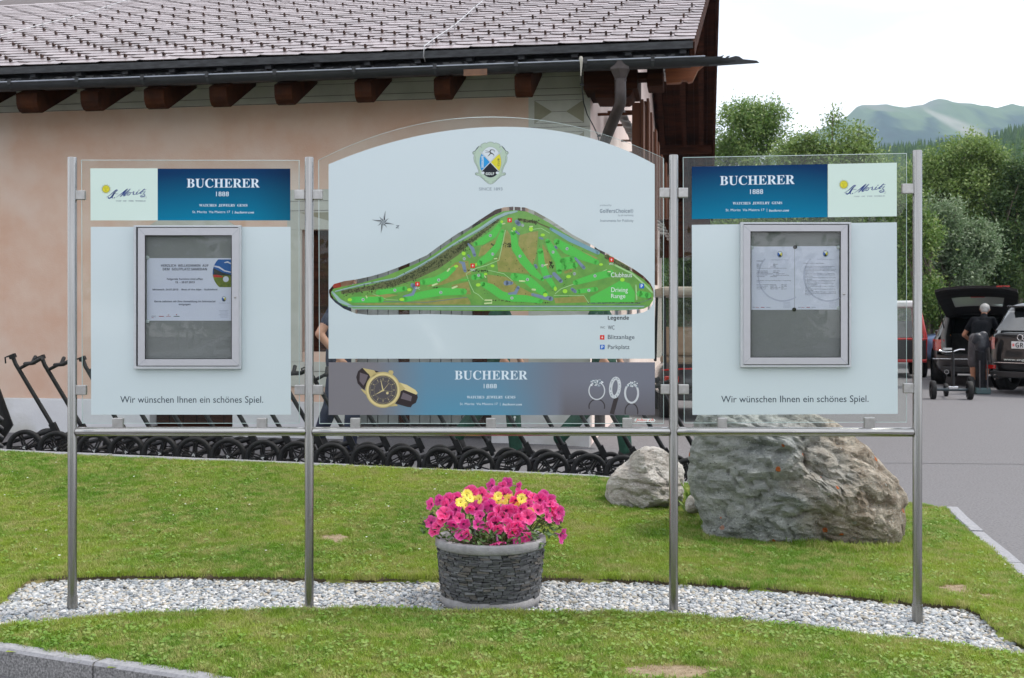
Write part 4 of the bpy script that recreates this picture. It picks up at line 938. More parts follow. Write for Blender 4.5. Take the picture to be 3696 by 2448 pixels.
txt(1, 'SINCE 1893', 1728.5, 1813.5, 677, 688, M_gt, g2)
txt(1, 'produced by', 2165.6, 2206.8, 738, 746, M_gt, g2); txt(1, SA('GolfersChoice')+'®', 2165, 2286, 754, 769, M_gt, g2); txt(1, 'by pb marketing', 2231, 2286, 774, 782, M_gt, g2); txt(1, 'Instruments for Publicity', 2166.6, 2286.6, 791.7, 804, M_gt, g2)
txt(1, SA('Legende'), 2194, 2270, 1140, 1159, M_blk, g2); txt(1, 'WC', 2166, 2184, 1178.5, 1186, M_dk, g2); txt(1, 'WC', 2194, 2218, 1175, 1190, M_dk, g2); txt(1, 'Blitzanlage', 2194, 2290, 1209, 1229, M_dk, g2); txt(1, 'Parkplatz', 2194, 2272, 1245, 1265, M_dk, g2)
# golf map in layers
GM_ = lambda n_, c, k=1.22: prm('map_'+n_, C(*c, k), rough=.3)
MAPO = K([(28, 690), (45, 665), (110, 650), (250, 622), (400, 580), (500, 540), (600, 500), (700, 455), (780, 400), (860, 345), (950, 285), (1020, 240), (1100, 190), (1180, 145), (1240, 120), (1320, 115), (1400, 125), (1470, 155), (1560, 205), (1650, 265), (1740, 320), (1830, 365), (1900, 405), (2000, 460), (2080, 505), (2160, 560), (2220, 600), (2270, 650), (2287, 700), (2285, 745), (2260, 785), (2220, 805), (2100, 815), (1900, 820), (1600, 820), (1300, 820), (1000, 820), (700, 815), (400, 812), (200, 808), (110, 780), (50, 735), (30, 705)])
mapm = mat('map_meadow', C(92, 150, 62), C(112, 165, 70), sc=22, rough=.3, coat=.3)
golf = pr(1, MAPO, .0012, mapm, 'golf_map', g2)
PK = lambda pts: K(pts)
def lay(off, n_, c, fill=(), strokes=(), discs=(), m=None):
    s = PL(1, off)
    for p in fill: s.poly(PK(p))
    for p, wd in strokes: s.stroke(PK(p), [wd/1.941]*len(p) if not hasattr(wd, '__len__') else [q/1.941 for q in wd])
    for d_ in discs: q = PK([d_[:2]])[0]; s.disc(*q, d_[2]/1.941, (d_[3] if len(d_) > 3 else d_[2])/1.941, 12, d_[4] if len(d_) > 4 else 0)
    o_ = s.build('map_'+n_, m or GM_(n_, c), g2); o_['kind'] = 'stuff'; return o_
rough = mat('map_rough', C(132, 138, 62), C(158, 150, 82), sc=30, rough=.3, coat=.3)
lay(.0017, 'rough', (150, 150, 80), m=rough, fill=[[(1260, 250), (1290, 300), (1295, 400), (1370, 490), (1440, 560), (1200, 545), (1190, 470), (1225, 380), (1240, 300)], [(1350, 290), (1420, 270), (1480, 260), (1475, 350), (1465, 440), (1440, 500), (1380, 430), (1340, 360)], [(1080, 370), (1180, 320), (1180, 350), (1130, 420), (1060, 440)], [(1120, 565), (1280, 585), (1330, 640), (1480, 720), (1300, 712), (1200, 690), (1130, 640)], [(870, 640), (990, 615), (1010, 705), (930, 700)], [(520, 762), (980, 722), (1000, 745), (1010, 775), (300, 778), (180, 770)], [(1510, 350), (1560, 420), (1570, 470), (1550, 530), (1510, 470)], [(1590, 730), (1800, 715), (1825, 760), (1600, 767)], [(900, 480), (990, 470), (1010, 560), (920, 600), (800, 640), (700, 650), (760, 610)], [(1660, 545), (1720, 520), (1720, 545), (1665, 560)], [(1780, 400), (1900, 450), (1860, 470), (1760, 430)], [(240, 720), (420, 700), (500, 710), (400, 730)]])
lay(.0020, 'woodland_base', (92, 98, 62), strokes=[([(110, 690), (300, 660), (480, 620), (620, 560), (760, 490), (900, 400), (980, 345)], [26, 34, 50, 76, 84, 70, 40]), ([(980, 345), (1060, 290), (1200, 180)], [34, 30, 22]), ([(1350, 180), (1460, 200)], 20), ([(1480, 205), (1560, 240)], 10), ([(1960, 440), (2100, 520)], 34), ([(2170, 690), (2260, 730)], 26)])
rr = random.Random(3); dots = []
for (pl_, wd, n_) in (([(110, 690), (300, 660), (480, 620), (620, 560), (760, 490), (900, 400), (1000, 340)], 44, 520), ([(1000, 340), (1200, 180)], 20, 70), ([(1340, 180), (1480, 200)], 14, 50), ([(1230, 350), (1290, 360)], 22, 30), ([(980, 540), (1140, 540)], 8, 30), ([(1160, 745), (1560, 765)], 5, 50), ([(1700, 430), (1760, 470)], 12, 25), ([(740, 660), (780, 655)], 5, 10), ([(1830, 765), (2200, 765)], 4, 60), ([(1950, 440), (2120, 530)], 16, 50), ([(1570, 480), (1575, 520)], 14, 30), ([(1150, 350), (1180, 370)], 8, 12)):
    for _ in range(n_):
        t = rr.random()*(len(pl_)-1); k = int(t); a, b = pl_[k], pl_[k+1]; t -= k; dots.append((lerp(a[0], b[0], t)+rr.gauss(0, wd/2.4), lerp(a[1], b[1], t)+rr.gauss(0, wd/2.6), rr.uniform(2.5, 5.5)))
for _ in range(110): dots.append((rr.uniform(900, 1800), rr.uniform(330, 720), rr.uniform(1.6, 3.4)))
lay(.0023, 'trees', (58, 66, 40), discs=dots)
lay(.0023, 'river', (142, 168, 165), strokes=[([(60, 684), (250, 637), (480, 592), (640, 512), (760, 440), (860, 372), (950, 318), (1060, 255), (1180, 175), (1250, 140), (1330, 122)], [10, 12, 12, 14, 14, 14, 16, 20, 24, 20, 12]), ([(40, 690), (90, 750), (180, 790)], [14, 26, 12]), ([(150, 790), (2220, 790)], 9), ([(180, 806), (2180, 808)], 5)])
lay(.0025, 'river_line', (96, 116, 108), strokes=[([(60, 688), (250, 640), (480, 595), (640, 515), (760, 445), (860, 378), (950, 324), (1060, 262), (1180, 182), (1280, 140)], 4), ([(200, 762), (420, 755), (700, 760), (980, 725)], 5), ([(1830, 766), (2170, 768), (2280, 735)], 4), ([(150, 782), (2240, 782)], 2.5)])
lay(.0023, 'canal', (112, 150, 160), strokes=[([(1568, 245), (1700, 320), (1900, 412)], [18, 30, 26])])
lay(.0025, 'path', (150, 190, 130), strokes=[([(1250, 255), (1235, 330), (1205, 465), (1120, 500), (1050, 520), (975, 560), (1005, 640), (1030, 690), (1060, 705), (1095, 740)], 5), ([(1130, 535), (1240, 560), (1300, 610)], 4), ([(1440, 250), (1500, 240), (1560, 275)], 4), ([(1600, 700), (1640, 665), (1820, 600), (1960, 530)], 5), ([(2020, 500), (2140, 560), (2230, 640), (2280, 690)], 12), ([(320, 700), (420, 740), (500, 745)], 3), ([(1590, 712), (1800, 712), (1835, 765)], 4), ([(2165, 640), (2170, 740)], 10)])
FW = [([(1215, 215), (1170, 280), (1090, 330), (1040, 352)], [30, 52, 52, 30]), ([(1228, 260), (1200, 360), (1135, 440), (1070, 485)], [26, 44, 60, 40]), ([(1305, 270), (1318, 370), (1375, 465), (1440, 540), (1510, 600)], [40, 52, 60, 52, 26]), ([(1495, 400), (1503, 480), (1530, 560), (1592, 655)], [40, 46, 48, 30]), ([(1545, 330), (1580, 400), (1625, 470), (1628, 545)], [34, 52, 58, 40]),
      ([(1610, 335), (1680, 385), (1760, 425), (1890, 480)], [44, 70, 62, 36]), ([(1655, 470), (1720, 458)], 44), ([(1660, 512), (1740, 500)], 40), ([(1740, 622), (1880, 582), (1985, 555)], [36, 52, 50]), ([(1310, 580), (1400, 598), (1450, 640), (1532, 702)], [52, 60, 62, 40]), ([(1030, 585), (1085, 575)], 40), ([(670, 618), (760, 608), (830, 570), (890, 522)], [40, 52, 50, 30]), ([(360, 692), (450, 680), (545, 664)], 36), ([(180, 742), (380, 740)], 42),
      ([(545, 742), (650, 712), (800, 685), (960, 685)], [36, 50, 56, 44]), ([(1090, 632), (1150, 658), (1220, 708), (1300, 730), (1400, 735), (1500, 752)], [36, 56, 56, 52, 48, 30]), ([(1760, 684), (1885, 668)], 32), ([(940, 605), (990, 600)], 8), ([(2190, 700), (2250, 712)], 44)]
lay(.0027, 'fairway', (80, 176, 74), fill=[[(1845, 722), (1960, 660), (2060, 605), (2120, 628), (2158, 690), (2155, 757), (1845, 762)]], strokes=FW)
# mown checks on the fairways
s = PL(1, .0031)
for pts, wd in FW+[([(1880, 735), (2140, 735)], 44), ([(1960, 690), (2140, 690)], 44), ([(2050, 645), (2120, 645)], 36)]:
    for a, b in zip(pts, pts[1:]):
        L_ = math.dist(a, b); w_ = wd if not hasattr(wd, '__len__') else min(wd); n_ = int(L_/11)
        for k in range(n_):
            for j in range(-int(w_/26), int(w_/26)+1):
                if (k+j) % 2: continue
                dx, dy = (b[0]-a[0])/L_, (b[1]-a[1])/L_; x = a[0]+dx*(k+.5)*11-dy*j*11; y = a[1]+dy*(k+.5)*11+dx*j*11; q = PK([(x-4, y), (x, y-4), (x+4, y), (x, y+4)]); s.poly(q)
o_ = s.build('map_mown_check', GM_('check', (76, 192, 70)), g2); o_['kind'] = 'stuff'
lay(.0029, 'pond', (112, 128, 148), strokes=[([(990, 350), (1020, 385), (1035, 430)], [12, 24, 22]), ([(930, 478), (955, 485), (968, 540)], [12, 26, 22]), ([(600, 640), (615, 650)], 30), ([(618, 665), (600, 705), (535, 718)], [20, 24, 8]), ([(1255, 625), (1295, 625)], [36, 20]), ([(1340, 655), (1320, 695), (1275, 700)], [22, 26, 14]), ([(1440, 705), (1500, 722), (1570, 735)], [20, 22, 32]), ([(1525, 585), (1570, 578)], 20), ([(1590, 560), (1640, 612)], 26), ([(1460, 500), (1468, 515)], 18), ([(1740, 450), (1800, 518)], [14, 24]), ([(1330, 195), (1345, 212)], 30), ([(1325, 265), (1345, 280)], 14), ([(1718, 668), (1740, 685)], 22), ([(990, 430), (1000, 442)], 14), ([(1600, 370), (1608, 380)], 16), ([(1490, 308), (1510, 315)], 12)])
lay(.0033, 'green', (150, 205, 60), discs=[(958, 418, 14), (160, 742, 16, 11), (525, 740, 18, 11), (577, 672, 15, 11), (905, 507, 15, 10), (1060, 638, 17, 12), (1112, 562, 12, 9), (1312, 245, 12, 13), (1430, 247, 15, 17), (1512, 288, 15, 10), (1160, 505, 14, 10), (1693, 580, 17, 12), (1600, 665, 11, 16), (1668, 682, 17, 15), (1530, 708, 16, 15), (1920, 495, 14, 9), (2070, 602, 16, 13), (1225, 195, 10), (1045, 495, 6, 12)])
lay(.0035, 'bunker', (190, 205, 150), strokes=[([(740, 642), (770, 630)], 12), ([(880, 660), (910, 648)], 13), ([(1350, 610), (1385, 612)], 11), ([(1440, 670), (1458, 672)], 13), ([(845, 540), (858, 525)], 12), ([(1230, 210), (1245, 208)], 9), ([(1422, 230), (1440, 228)], 9), ([(1525, 500), (1545, 494)], 9), ([(1970, 545), (1985, 545)], 9), ([(1105, 575), (1112, 585)], 9), ([(275, 715), (280, 728)], 8), ([(1172, 455), (1190, 453)], 7), ([(1296, 258), (1300, 262)], 8), ([(1108, 745), (1155, 745), (1155, 765), (1105, 768)], 10)])
NUM = {16: (1145, 292), 17: (1371, 220), 14: (1161, 422), 15: (962, 455), 13: (1352, 437), 12: (1510, 503), 11: (1585, 408), 18: (1682, 384), 10: (1734, 560), 9: (1878, 575), 1: (1835, 676), 8: (1405, 600), 7: (1063, 571), 6: (783, 604), 5: (476, 675), 4: (253, 741), 3: (798, 691), 2: (1296, 730)}
M_ndisc = prm('number_disc', C(176, 190, 180))
s = PL(1, .0037)
for n_, (x, y) in NUM.items(): q = PK([(x, y)])[0]; s.disc(*q, 5.7)
o_ = s.build('hole_number_discs', M_ndisc, g2); o_['kind'] = 'stuff'
for n_, (x, y) in NUM.items():
    q = PK([(x, y)])[0]; w_ = .7 if n_ == 1 else 2.2 if n_ < 10 else 3.8; txt(1, str(n_), q[0]-w_, q[0]+w_, q[1]-3.3, q[1]+3.3, M_dk, g2, off=.0041, name='hole_number')
M_lt = prm('pale_print', C(222, 230, 226, 1.1))
def bolt(x, y, r_):
    s = PL(1, .0043); s.poly([(x-r_, y-r_), (x+r_, y-r_), (x+r_, y+r_), (x-r_, y+r_)]); s.build('lightning_icon', M_red, g2)
    s = PL(1, .0047); s.poly([(x+.25*r_, y-.75*r_), (x-.45*r_, y+.1*r_), (x, y+.1*r_), (x-.2*r_, y+.78*r_), (x+.5*r_, y-.12*r_), (x+.08*r_, y-.12*r_)]); s.build('lightning_bolt', M_lt, g2)
for (x, y, wc) in ((1280, 184, 0), (1021, 504, 1), (634, 632, 1), (1993, 462, 1)):
    q = PK([(x, y)])[0]; bolt(*q, 8)
    if wc: txt(1, 'WC', q[0]-9, q[0]+9, q[1]+11, q[1]+19, M_lt, g2, off=.0041)
bolt(2173.5, 1218, 8)
for (x, y, r_) in ((2316.4, 1032.5, 8.5), (2174, 1253, 8.3)):
    s = PL(1, .0043); s.poly([(x-r_, y-r_), (x+r_, y-r_), (x+r_, y+r_), (x-r_, y+r_)]); s.build('parking_icon', M_pbl, g2); txt(1, SA('P'), x-3.6, x+4, y-5.6, y+5.6, M_lt, g2, off=.0047)
txt(1, 'Clubhaus', 2205, 2281, 984, 1001, M_lt, g2, off=.0045); txt(1, 'Driving', 2206, 2266, 1038, 1060, M_lt, g2, off=.0045); txt(1, 'Range', 2206, 2257, 1061, 1081, M_lt, g2, off=.0045)
# compass rose
def rose(cx, cy, R1, R2, a0):
    a_, b_ = PL(1, .0022), PL(1, .0025)
    for k in range(8):
        r_ = R1[k//2] if k % 2 == 0 else R2; a = a0+k*math.pi/4; t_ = (cx+r_*math.cos(a), cy+r_*math.sin(a)); w_ = 11 if k % 2 == 0 else 9
        for sg, L_ in ((1, a_), (-1, b_)): e = (cx+w_*math.cos(a+sg*math.pi/8), cy+w_*math.sin(a+sg*math.pi/8)); L_.poly([(cx, cy), e, t_] if sg > 0 else [(cx, cy), t_, e])
        b_.poly([(cx, cy), t_, (cx+w_*math.cos(a-math.pi/8), cy+w_*math.sin(a-math.pi/8))])
    a_.build('compass_rose', M_blk, g2); return b_
mbk = rose(1383, 802, (40, 41, 41, 41), 22, R(12)); mbk.mb = MB()
s = PL(1, .0026)
for k in range(8):
    r_ = 41 if k % 2 == 0 else 24; a = R(12)+k*math.pi/4; s.stroke([(1383+7*math.cos(a-.5), 802+7*math.sin(a-.5)), (1383+r_*math.cos(a), 802+r_*math.sin(a))], [.9, .6], False)
s.build('compass_outline', M_blk, g2)
txt(1, SA('Z'), 1428, 1440, 814, 824, M_dk, g2, skew=2)
# club crest
E5 = lambda l: [(1680+x/7.125, 480+y/7.125) for x, y in l]
half = [(643, 232), (700, 240), (745, 272), (780, 252), (830, 272), (885, 298), (892, 328), (865, 388), (905, 345), (940, 333), (990, 400), (1040, 462), (1090, 480), (1108, 520), (1085, 552), (1058, 565), (1075, 640), (1060, 740), (1000, 850), (955, 960), (948, 1050), (985, 1020), (1030, 1030), (1038, 1070), (1000, 1092), (940, 1100), (850, 1172), (770, 1250), (700, 1305), (643, 1318)]
full = half+[(1286-x, y) for x, y in half[::-1][1:-1]]
cr_ = pr(1, E5(full), .0020, prm('crest_pale', C(182, 202, 182)), 'crest', g2)
s = PL(1, .0024); s.stroke(E5(full+[full[0]]), .9, False)
inn = [(1030, 600), (1035, 680), (1010, 780), (955, 880), (920, 980), (915, 1060)]
for m_ in (0, 1): s.stroke(E5([(1286-x if m_ else x, y) for x, y in inn]), .7, False); s.stroke(E5([(1286-x if m_ else x, y) for x, y in [(920, 1075), (880, 1100), (850, 1160), (810, 1170), (790, 1220), (740, 1230), (700, 1280), (690, 1240)]]), .8, False); s.ring(*E5([(1286-1060 if m_ else 1060, 505)])[0], 4.2, 4.2, .8); s.ring(*E5([(1286-1005 if m_ else 1005, 1055)])[0], 3, 3, .7); s.stroke(E5([(1286-x if m_ else x, y) for x, y in [(945, 350), (990, 400), (1040, 470)]]), [2.4, 3.4, 1.6], False)
s.build('crest_outline', M_dk, g2)
ex = lambda a: (643+276*math.cos(a), 752+394*math.sin(a))
def sector(a0, a1, m, nm): pr(1, E5([(638, 745)]+[ex(lerp(a0, a1, k/12)) for k in range(13)]), .0028, m, nm, g2)
aT, aL = math.atan2((540-752)/394, (420-643)/276), math.atan2((970-752)/394, (410-643)/276)
angs = [math.atan2((545-752)/394, (868-643)/276), math.atan2((975-752)/394, (865-643)/276), math.atan2((975-752)/394, (415-643)/276), math.atan2((545-752)/394, (418-643)/276)]
sector(angs[0], angs[1], M_yel, 'crest_yellow'); sector(angs[1], angs[2], M_blk, 'crest_black'); sector(angs[2], angs[3]+2*math.pi, M_cy, 'crest_blue'); sector(angs[3], angs[0], prm('crest_white', C(214, 222, 226)), 'crest_white')
s = PL(1, .0031); s.ring(*E5([(643, 752)])[0], 276/7.125, 394/7.125, .7, 40); s.stroke(E5([(355, 448), (855, 985)]), 3.2, False); s.stroke(E5([(935, 448), (420, 980)]), 3.2, False); s.build('crest_lines', M_gt, g2)
s = PL(1, .0035); s.stroke(E5([(358, 452), (855, 982)]), 2.0, False); s.stroke(E5([(932, 452), (422, 976)]), 2.0, False)
for x in (448, 820): s.disc(*E5([(x, 1028)])[0], 6, 4.8)
s.build('crest_clubs', prm('crest_white', C(214, 222, 226)), g2)
s = PL(1, .0035)
for p_, w_ in (([(660, 430), (625, 490), (660, 520), (700, 540)], [14, 34, 30, 26]), ([(620, 485), (560, 465), (515, 455)], 9), ([(610, 500), (560, 500), (515, 502)], 9), ([(640, 530), (620, 565), (590, 580), (575, 605)], [24, 22, 12, 8]), ([(700, 540), (735, 565), (735, 590), (715, 600)], [22, 14, 10, 8]), ([(655, 430), (700, 425), (740, 445), (758, 465)], 8), ([(660, 440), (710, 445), (740, 470), (748, 495)], 8), ([(660, 440), (625, 442)], [18, 8])): s.stroke(E5(p_), [q/7.125 for q in (w_ if hasattr(w_, '__len__') else [w_]*len(p_))])
s.build('crest_ibex', M_blk, g2)
a, b = E5([(825, 660), (875, 850)]); txt(1, SA('CLUB'), a[0], b[0], a[1], b[1], M_dk, g2, off=.0035, rot=2)
a, b = E5([(410, 595), (470, 895)]); txt(1, SA('ENGADINE'), b[0], a[0], a[1], b[1], M_lt, g2, off=.0035, rot=1)
a, b = E5([(520, 1015), (740, 1085)]); txt(1, SA('GOLF'), a[0], b[0], a[1], b[1], M_lt, g2, off=.0035)
# watch picture
W8 = lambda l: [(1250+x/7.127, 1300+y/7.127) for x, y in l]
M_gold = prm('gold_print', C(198, 180, 124)); M_gold2 = prm('gold_pale', C(222, 205, 150)); M_strap = prm('strap_print', C(52, 44, 46)); M_strap2 = prm('strap_light', C(110, 100, 106)); M_dial = prm('dial_print', C(84, 80, 84))
wa = pr(1, W8([(400, 205), (720, 265), (840, 300), (620, 400), (540, 600), (460, 770), (390, 710), (290, 600), (255, 440), (300, 290)]), .0018, M_strap, 'watch_strap', g2)
pr(1, W8([(1420, 760), (1500, 770), (1820, 880), (1840, 960), (1790, 1100), (1700, 1150), (1660, 1215), (1580, 1210), (1300, 1130), (1260, 1120), (1340, 980)]), .0018, M_strap, 'watch_strap', g2)
pr(1, W8([(420, 205), (720, 265), (760, 320), (560, 350), (470, 260)]), .0022, M_gold, 'watch_strap_lining', g2); pr(1, W8([(1380, 580), (1560, 640), (1780, 770), (1835, 850), (1800, 890), (1520, 780), (1420, 740)]), .0022, M_gold2, 'watch_strap_lining', g2)
pr(1, W8([(350, 320), (560, 390), (500, 560), (440, 660), (340, 540)]), .0022, M_strap2, 'watch_strap_shine', g2); pr(1, W8([(1460, 830), (1690, 930), (1660, 1060), (1400, 990)]), .0022, M_strap2, 'watch_strap_shine', g2)
s = PL(1, .0026); s.disc(*W8([(945, 765)])[0], 452/7.127, 462/7.127, 48)
for p_ in ([(560, 330), (700, 330), (860, 310), (700, 420), (620, 440)], [(370, 745), (400, 740), (500, 800), (520, 900), (470, 860)], [(1370, 570), (1520, 740), (1400, 800), (1350, 700)], [(1320, 1180), (1060, 1200), (1200, 1100), (1300, 1140)], [(1080, 300), (1110, 262), (1190, 270), (1215, 310), (1190, 375), (1110, 350)]): s.poly(W8(p_))
s.build('watch_case', M_gold, g2)
s = PL(1, .0030); s.ring(*W8([(945, 770)])[0], 400/7.127, 410/7.127, 5.5, 48); s.build('watch_bezel', M_gold2, g2)
s = PL(1, .0034); s.disc(*W8([(945, 770)])[0], 366/7.127, 368/7.127, 40); s.build('watch_dial', M_dial, g2)
s = PL(1, .0038)
for k in range(60):
    a = 2*math.pi*k/60; x, y = 945+345*math.cos(a), 770+348*math.sin(a); s.stroke(W8([(x, y), (945+330*math.cos(a), 770+332*math.sin(a))]), 1.2 if k % 5 else 2.2, False)
    if k % 5 == 0: s.stroke(W8([(945+305*math.cos(a), 770+305*math.sin(a)), (945+255*math.cos(a), 770+255*math.sin(a))]), 1.4, False)
    if k % 2 == 0: s.disc(*W8([(945+230*math.cos(a), 770+235*math.sin(a))])[0], .9)
for p_, w_ in (([(945, 790), (880, 480)], [5, .5]), ([(945, 780), (745, 890)], [5, .5]), ([(960, 770), (1100, 590)], [1.5, .8]), ([(840, 770), (1190, 815)], .6)): s.stroke(W8(p_), w_ if hasattr(w_, '__len__') else [w_]*2, False)
s.disc(*W8([(1055, 850)])[0], 4.6); s.disc(*W8([(948, 775)])[0], 4); s.build('watch_hands', M_gold2, g2)
# rings picture
RG = lambda l: [(1600+x/2.96, 1250+y/2.96) for x, y in l]
M_sil = prm('silver_print', C(205, 208, 212)); M_sild = prm('silver_shadow', C(62, 56, 58))
s = PL(1, .0020)
for (x, y, rx, ry) in ((1640, 645, 84, 78), (2010, 700, 68, 90)): s.ring(*RG([(x, y)])[0], rx/2.96, ry/2.96, 4, 20, math.pi*.9, math.pi*2.1)
s.stroke(RG([(1850, 545), (1800, 725)]), 16, False); s.build('ring_reflection', M_sild, g2)
s = PL(1, .0024); s.ring(*RG([(1640, 475)])[0], 84/2.96, 94/2.96, 4.2, 30); s.ring(*RG([(2012, 500)])[0], 70/2.96, 104/2.96, 7, 30); s.ring(*RG([(1835, 442)])[0], 46/2.96, 100/2.96, 12, 30, rot=.12); s.build('finger_rings', M_sil, g2)
s, s2 = PL(1, .0028), PL(1, .0031)
for _ in range(200):
    k = rr.randrange(3)
    if k == 0: x, y = 1632+rr.gauss(0, 30), 392+rr.gauss(0, 16)
    elif k == 2: x, y = 2028+rr.gauss(0, 28), 402+rr.gauss(0, 14)
    else: a = rr.uniform(0, 6.28); x, y = 1835+48*math.cos(a)-8*math.sin(a), 442+102*math.sin(a)
    (s if rr.random() < .6 else s2).disc(*RG([(x, y)])[0], rr.uniform(1, 3.4) if k != 1 else rr.uniform(.8, 2.2), n=5)
s.build('ring_gems', prm('gem_print', C(228, 232, 236)), g2)['kind'] = 'stuff'; s2.build('ring_facets', M_gt, g2)['kind'] = 'stuff'
txt(1, BI('foltec.ch'), 2294, 2360, 1511, 1523, M_red, g2, off=.0022); PL(1, .0014).stroke([(2296, 1517), (2359, 1518)], 12).build('sticker', M_lt, g2)
for (i, x, w_) in ((0, 300, 36), (1, 1156, 36), (2, 2477, 38)): txt(i, 'GolfersChoice®', x, x+w_, 1552, 1557, M_gt, board, off=.0216, name='rail_lettering')
# --- display cases
M_alu = mat('anodised_frame', (.50, .50, .53), (.52, .52, .55), sc=30, rough=.45, metal=.25)
M_aluo = mat('case_body', (.50, .53, .55), (.55, .57, .59), sc=20, rough=.45, metal=.2)
M_felt = mat('grey_felt', (.24, .25, .25), (.27, .28, .28), sc=300, rough=.95, spec=.1)
M_paper = mat('notice_paper', (.70, .74, .88), (.74, .78, .9), sc=3, rough=.8, spec=.2)
def ringframe(i, o_, n_, off0, off1, name, m, parent, bevel=0):
    (x0, y0, x1, y1), (a0, b0, a1, b1) = o_, n_
    mb = MB(); no = bn_(i)*(off1-off0)
    O = [bay(i, *q, off0) for q in ((x0, y1), (x1, y1), (x1, y0), (x0, y0))]; I = [bay(i, *q, off0) for q in ((a0, b1), (a1, b1), (a1, b0), (a0, b0))]
    V = O+I+[p+no for p in O]+[p+no for p in I]; f = []
    for k in range(4): l = (k+1) % 4; f += [(k, l, l+4, k+4), (k+8, l+8, l+12, k+12), (k, l, l+8, k+8), (k+4, l+4, l+12, k+12)]
    mb.add(V, f); return mb.build(name, m, parent, bevel=bevel)
def case(i, O, D, Wn, lock):
    cs = ringframe(i, O, (D[0]-.0, D[1]-.0, D[2]+.0, D[3]+.0), .0016, .030, 'display_case', M_aluo, board, bevel=.0015)
    quad_slab(i, O[0]+4, O[1]+4, O[2]-4, O[3]-4, .0018, .0045, 'back_panel', M_felt, cs)
    ringframe(i, (D[0]+1.6, D[1]+1.6, D[2]-1.6, D[3]-1.6), Wn, .026, .034, 'door_frame', M_alu, cs, bevel=.0012)
    ringframe(i, (Wn[0]-3, Wn[1]-3, Wn[2]+3, Wn[3]+3), (Wn[0]+2.0, Wn[1]+2.0, Wn[2]-2.0, Wn[3]-2.0), .018, .0255, 'rubber_seal', M_tyre, cs)
    quad_slab(i, Wn[0]-1, Wn[1]-1, Wn[2]+1, Wn[3]+1, .021, .0235, 'case_glass', glassmat('case_glass', (.985, .995, .99), .5, 0, .006), cs)
    for a, b in (((D[0]+2, D[1]+2), (Wn[0], Wn[1])), ((D[2]-2, D[1]+2), (Wn[2], Wn[1])), ((D[0]+2, D[3]-2), (Wn[0], Wn[3])), ((D[2]-2, D[3]-2), (Wn[2], Wn[3]))):
        PL(i, .0343).stroke([a, b], .6, False).build('mitre_joint', M_gt, cs)
    c = bay(i, *lock, .034); n_ = bn_(i); q = n_.to_track_quat('Z', 'Y').to_matrix()
    MB().lathe([(0, .0025), (.0045, .0025), (.0058, .001), (.006, -.001)], 16, c, q).build('lock', M_clampm, cs); MB().box(c+n_*.003, (.0012, .0012, .005), q).build('keyhole', M_tyre, cs)
case(0, (489, 815, 874, 1331), (498, 822, 865, 1322), (524, 850, 838, 1297), (849, 1073.5))
case(2, (2670, 804, 3068, 1325), (2681, 811, 3060, 1317), (2708, 836, 3034, 1291), (3046, 1061.5))
# notices inside the cases: things of their own
def notice(i, x0, y0, x1, y1, label, group=None):
    e = empty('notice_sheet', tuple(bay(i, (x0+x1)/2, y1, .0060)), label, 'notice', group)
    n_ = 8; mb = MB(); rows = [[bay(i, lerp(x0, x1, a/n_), lerp(y0, y1, b), .0057) for a in range(n_+1)] for b in (0, .5, 1)]; mb.grid(rows); mb.build('paper', M_paper, e, fix=False); return e
Z6 = lambda x, y: (500+x/3.483, 900+y/3.483)
nb = notice(0, 530, 932, 836, 1158, 'landscape welcome notice with round golf ball photo pinned in left case', 'notices in the display cases')
M_nt = prm('notice_ink', C(60, 66, 92), rough=.6, coat=0); M_nl = prm('notice_faint', C(150, 158, 180), rough=.6, coat=0)
for s_, x0, x1, y0, y1 in (('HERZLICH  WILLKOMMEN  AUF', 283, 880, 190, 220), ('DEM  GOLFPLATZ SAMEDAN', 305, 860, 234, 266), ('Folgende Turniere sind offen', 357, 806, 362, 393), ('15. – 28.07.2013', 461, 705, 402, 427), ('Mittwoch, 24.07.2013', 177, 499, 495, 521), ('Best of the Alps – Stableford', 541, 990, 495, 523), ('Gerne nehmen wir Ihre Anmeldung im Sekretariat', 198, 968, 643, 675), ('entgegen.', 505, 660, 683, 711)):
    a, b = Z6(x0, y0), Z6(x1, y1); txt(0, SA(s_), a[0], b[0], a[1], b[1], M_nt, nb, off=.0074)
for s_, x0, x1, y0, y1 in (('Golf Engadin St. Moritz', 1005, 1155, 672, 684),): a, b = Z6(x0, y0), Z6(x1, y1); txt(0, s_, a[0], b[0], a[1], b[1], M_nl, nb, off=.0074)
s = PL(0, .0074)
for k in range(6): a, b = Z6(1010+10*(k % 3), 770+k*17), Z6(1130-12*(k % 2), 773+k*17); s.stroke([a, (b[0], a[1])], .8, False)
for k in range(4): s.ring(*Z6(172+k*13, 845), 2.3, 2.3, .8, 10)
s.build('small_print', M_nl, nb)
s = PL(0, .0074); s.stroke([Z6(256, 844), Z6(318, 844)], 2.4, False); s.stroke([Z6(165, 862), Z6(190, 862)], 1.2, False); s.disc(*Z6(478, 824), 2.2, n=5); s.ring(*Z6(376, 828), 2.4, 2.2, .7, 10); s.stroke([Z6(346, 844), Z6(408, 844)], 1.2, False); s.build('sponsor_marks', prm('sponsor_red', C(170, 60, 70), coat=0), nb)
s = PL(0, .0074); s.stroke([Z6(442, 844), Z6(516, 844)], 2.2, False); s.build('sponsor_mark', prm('sponsor_green', C(60, 90, 80), coat=0), nb)
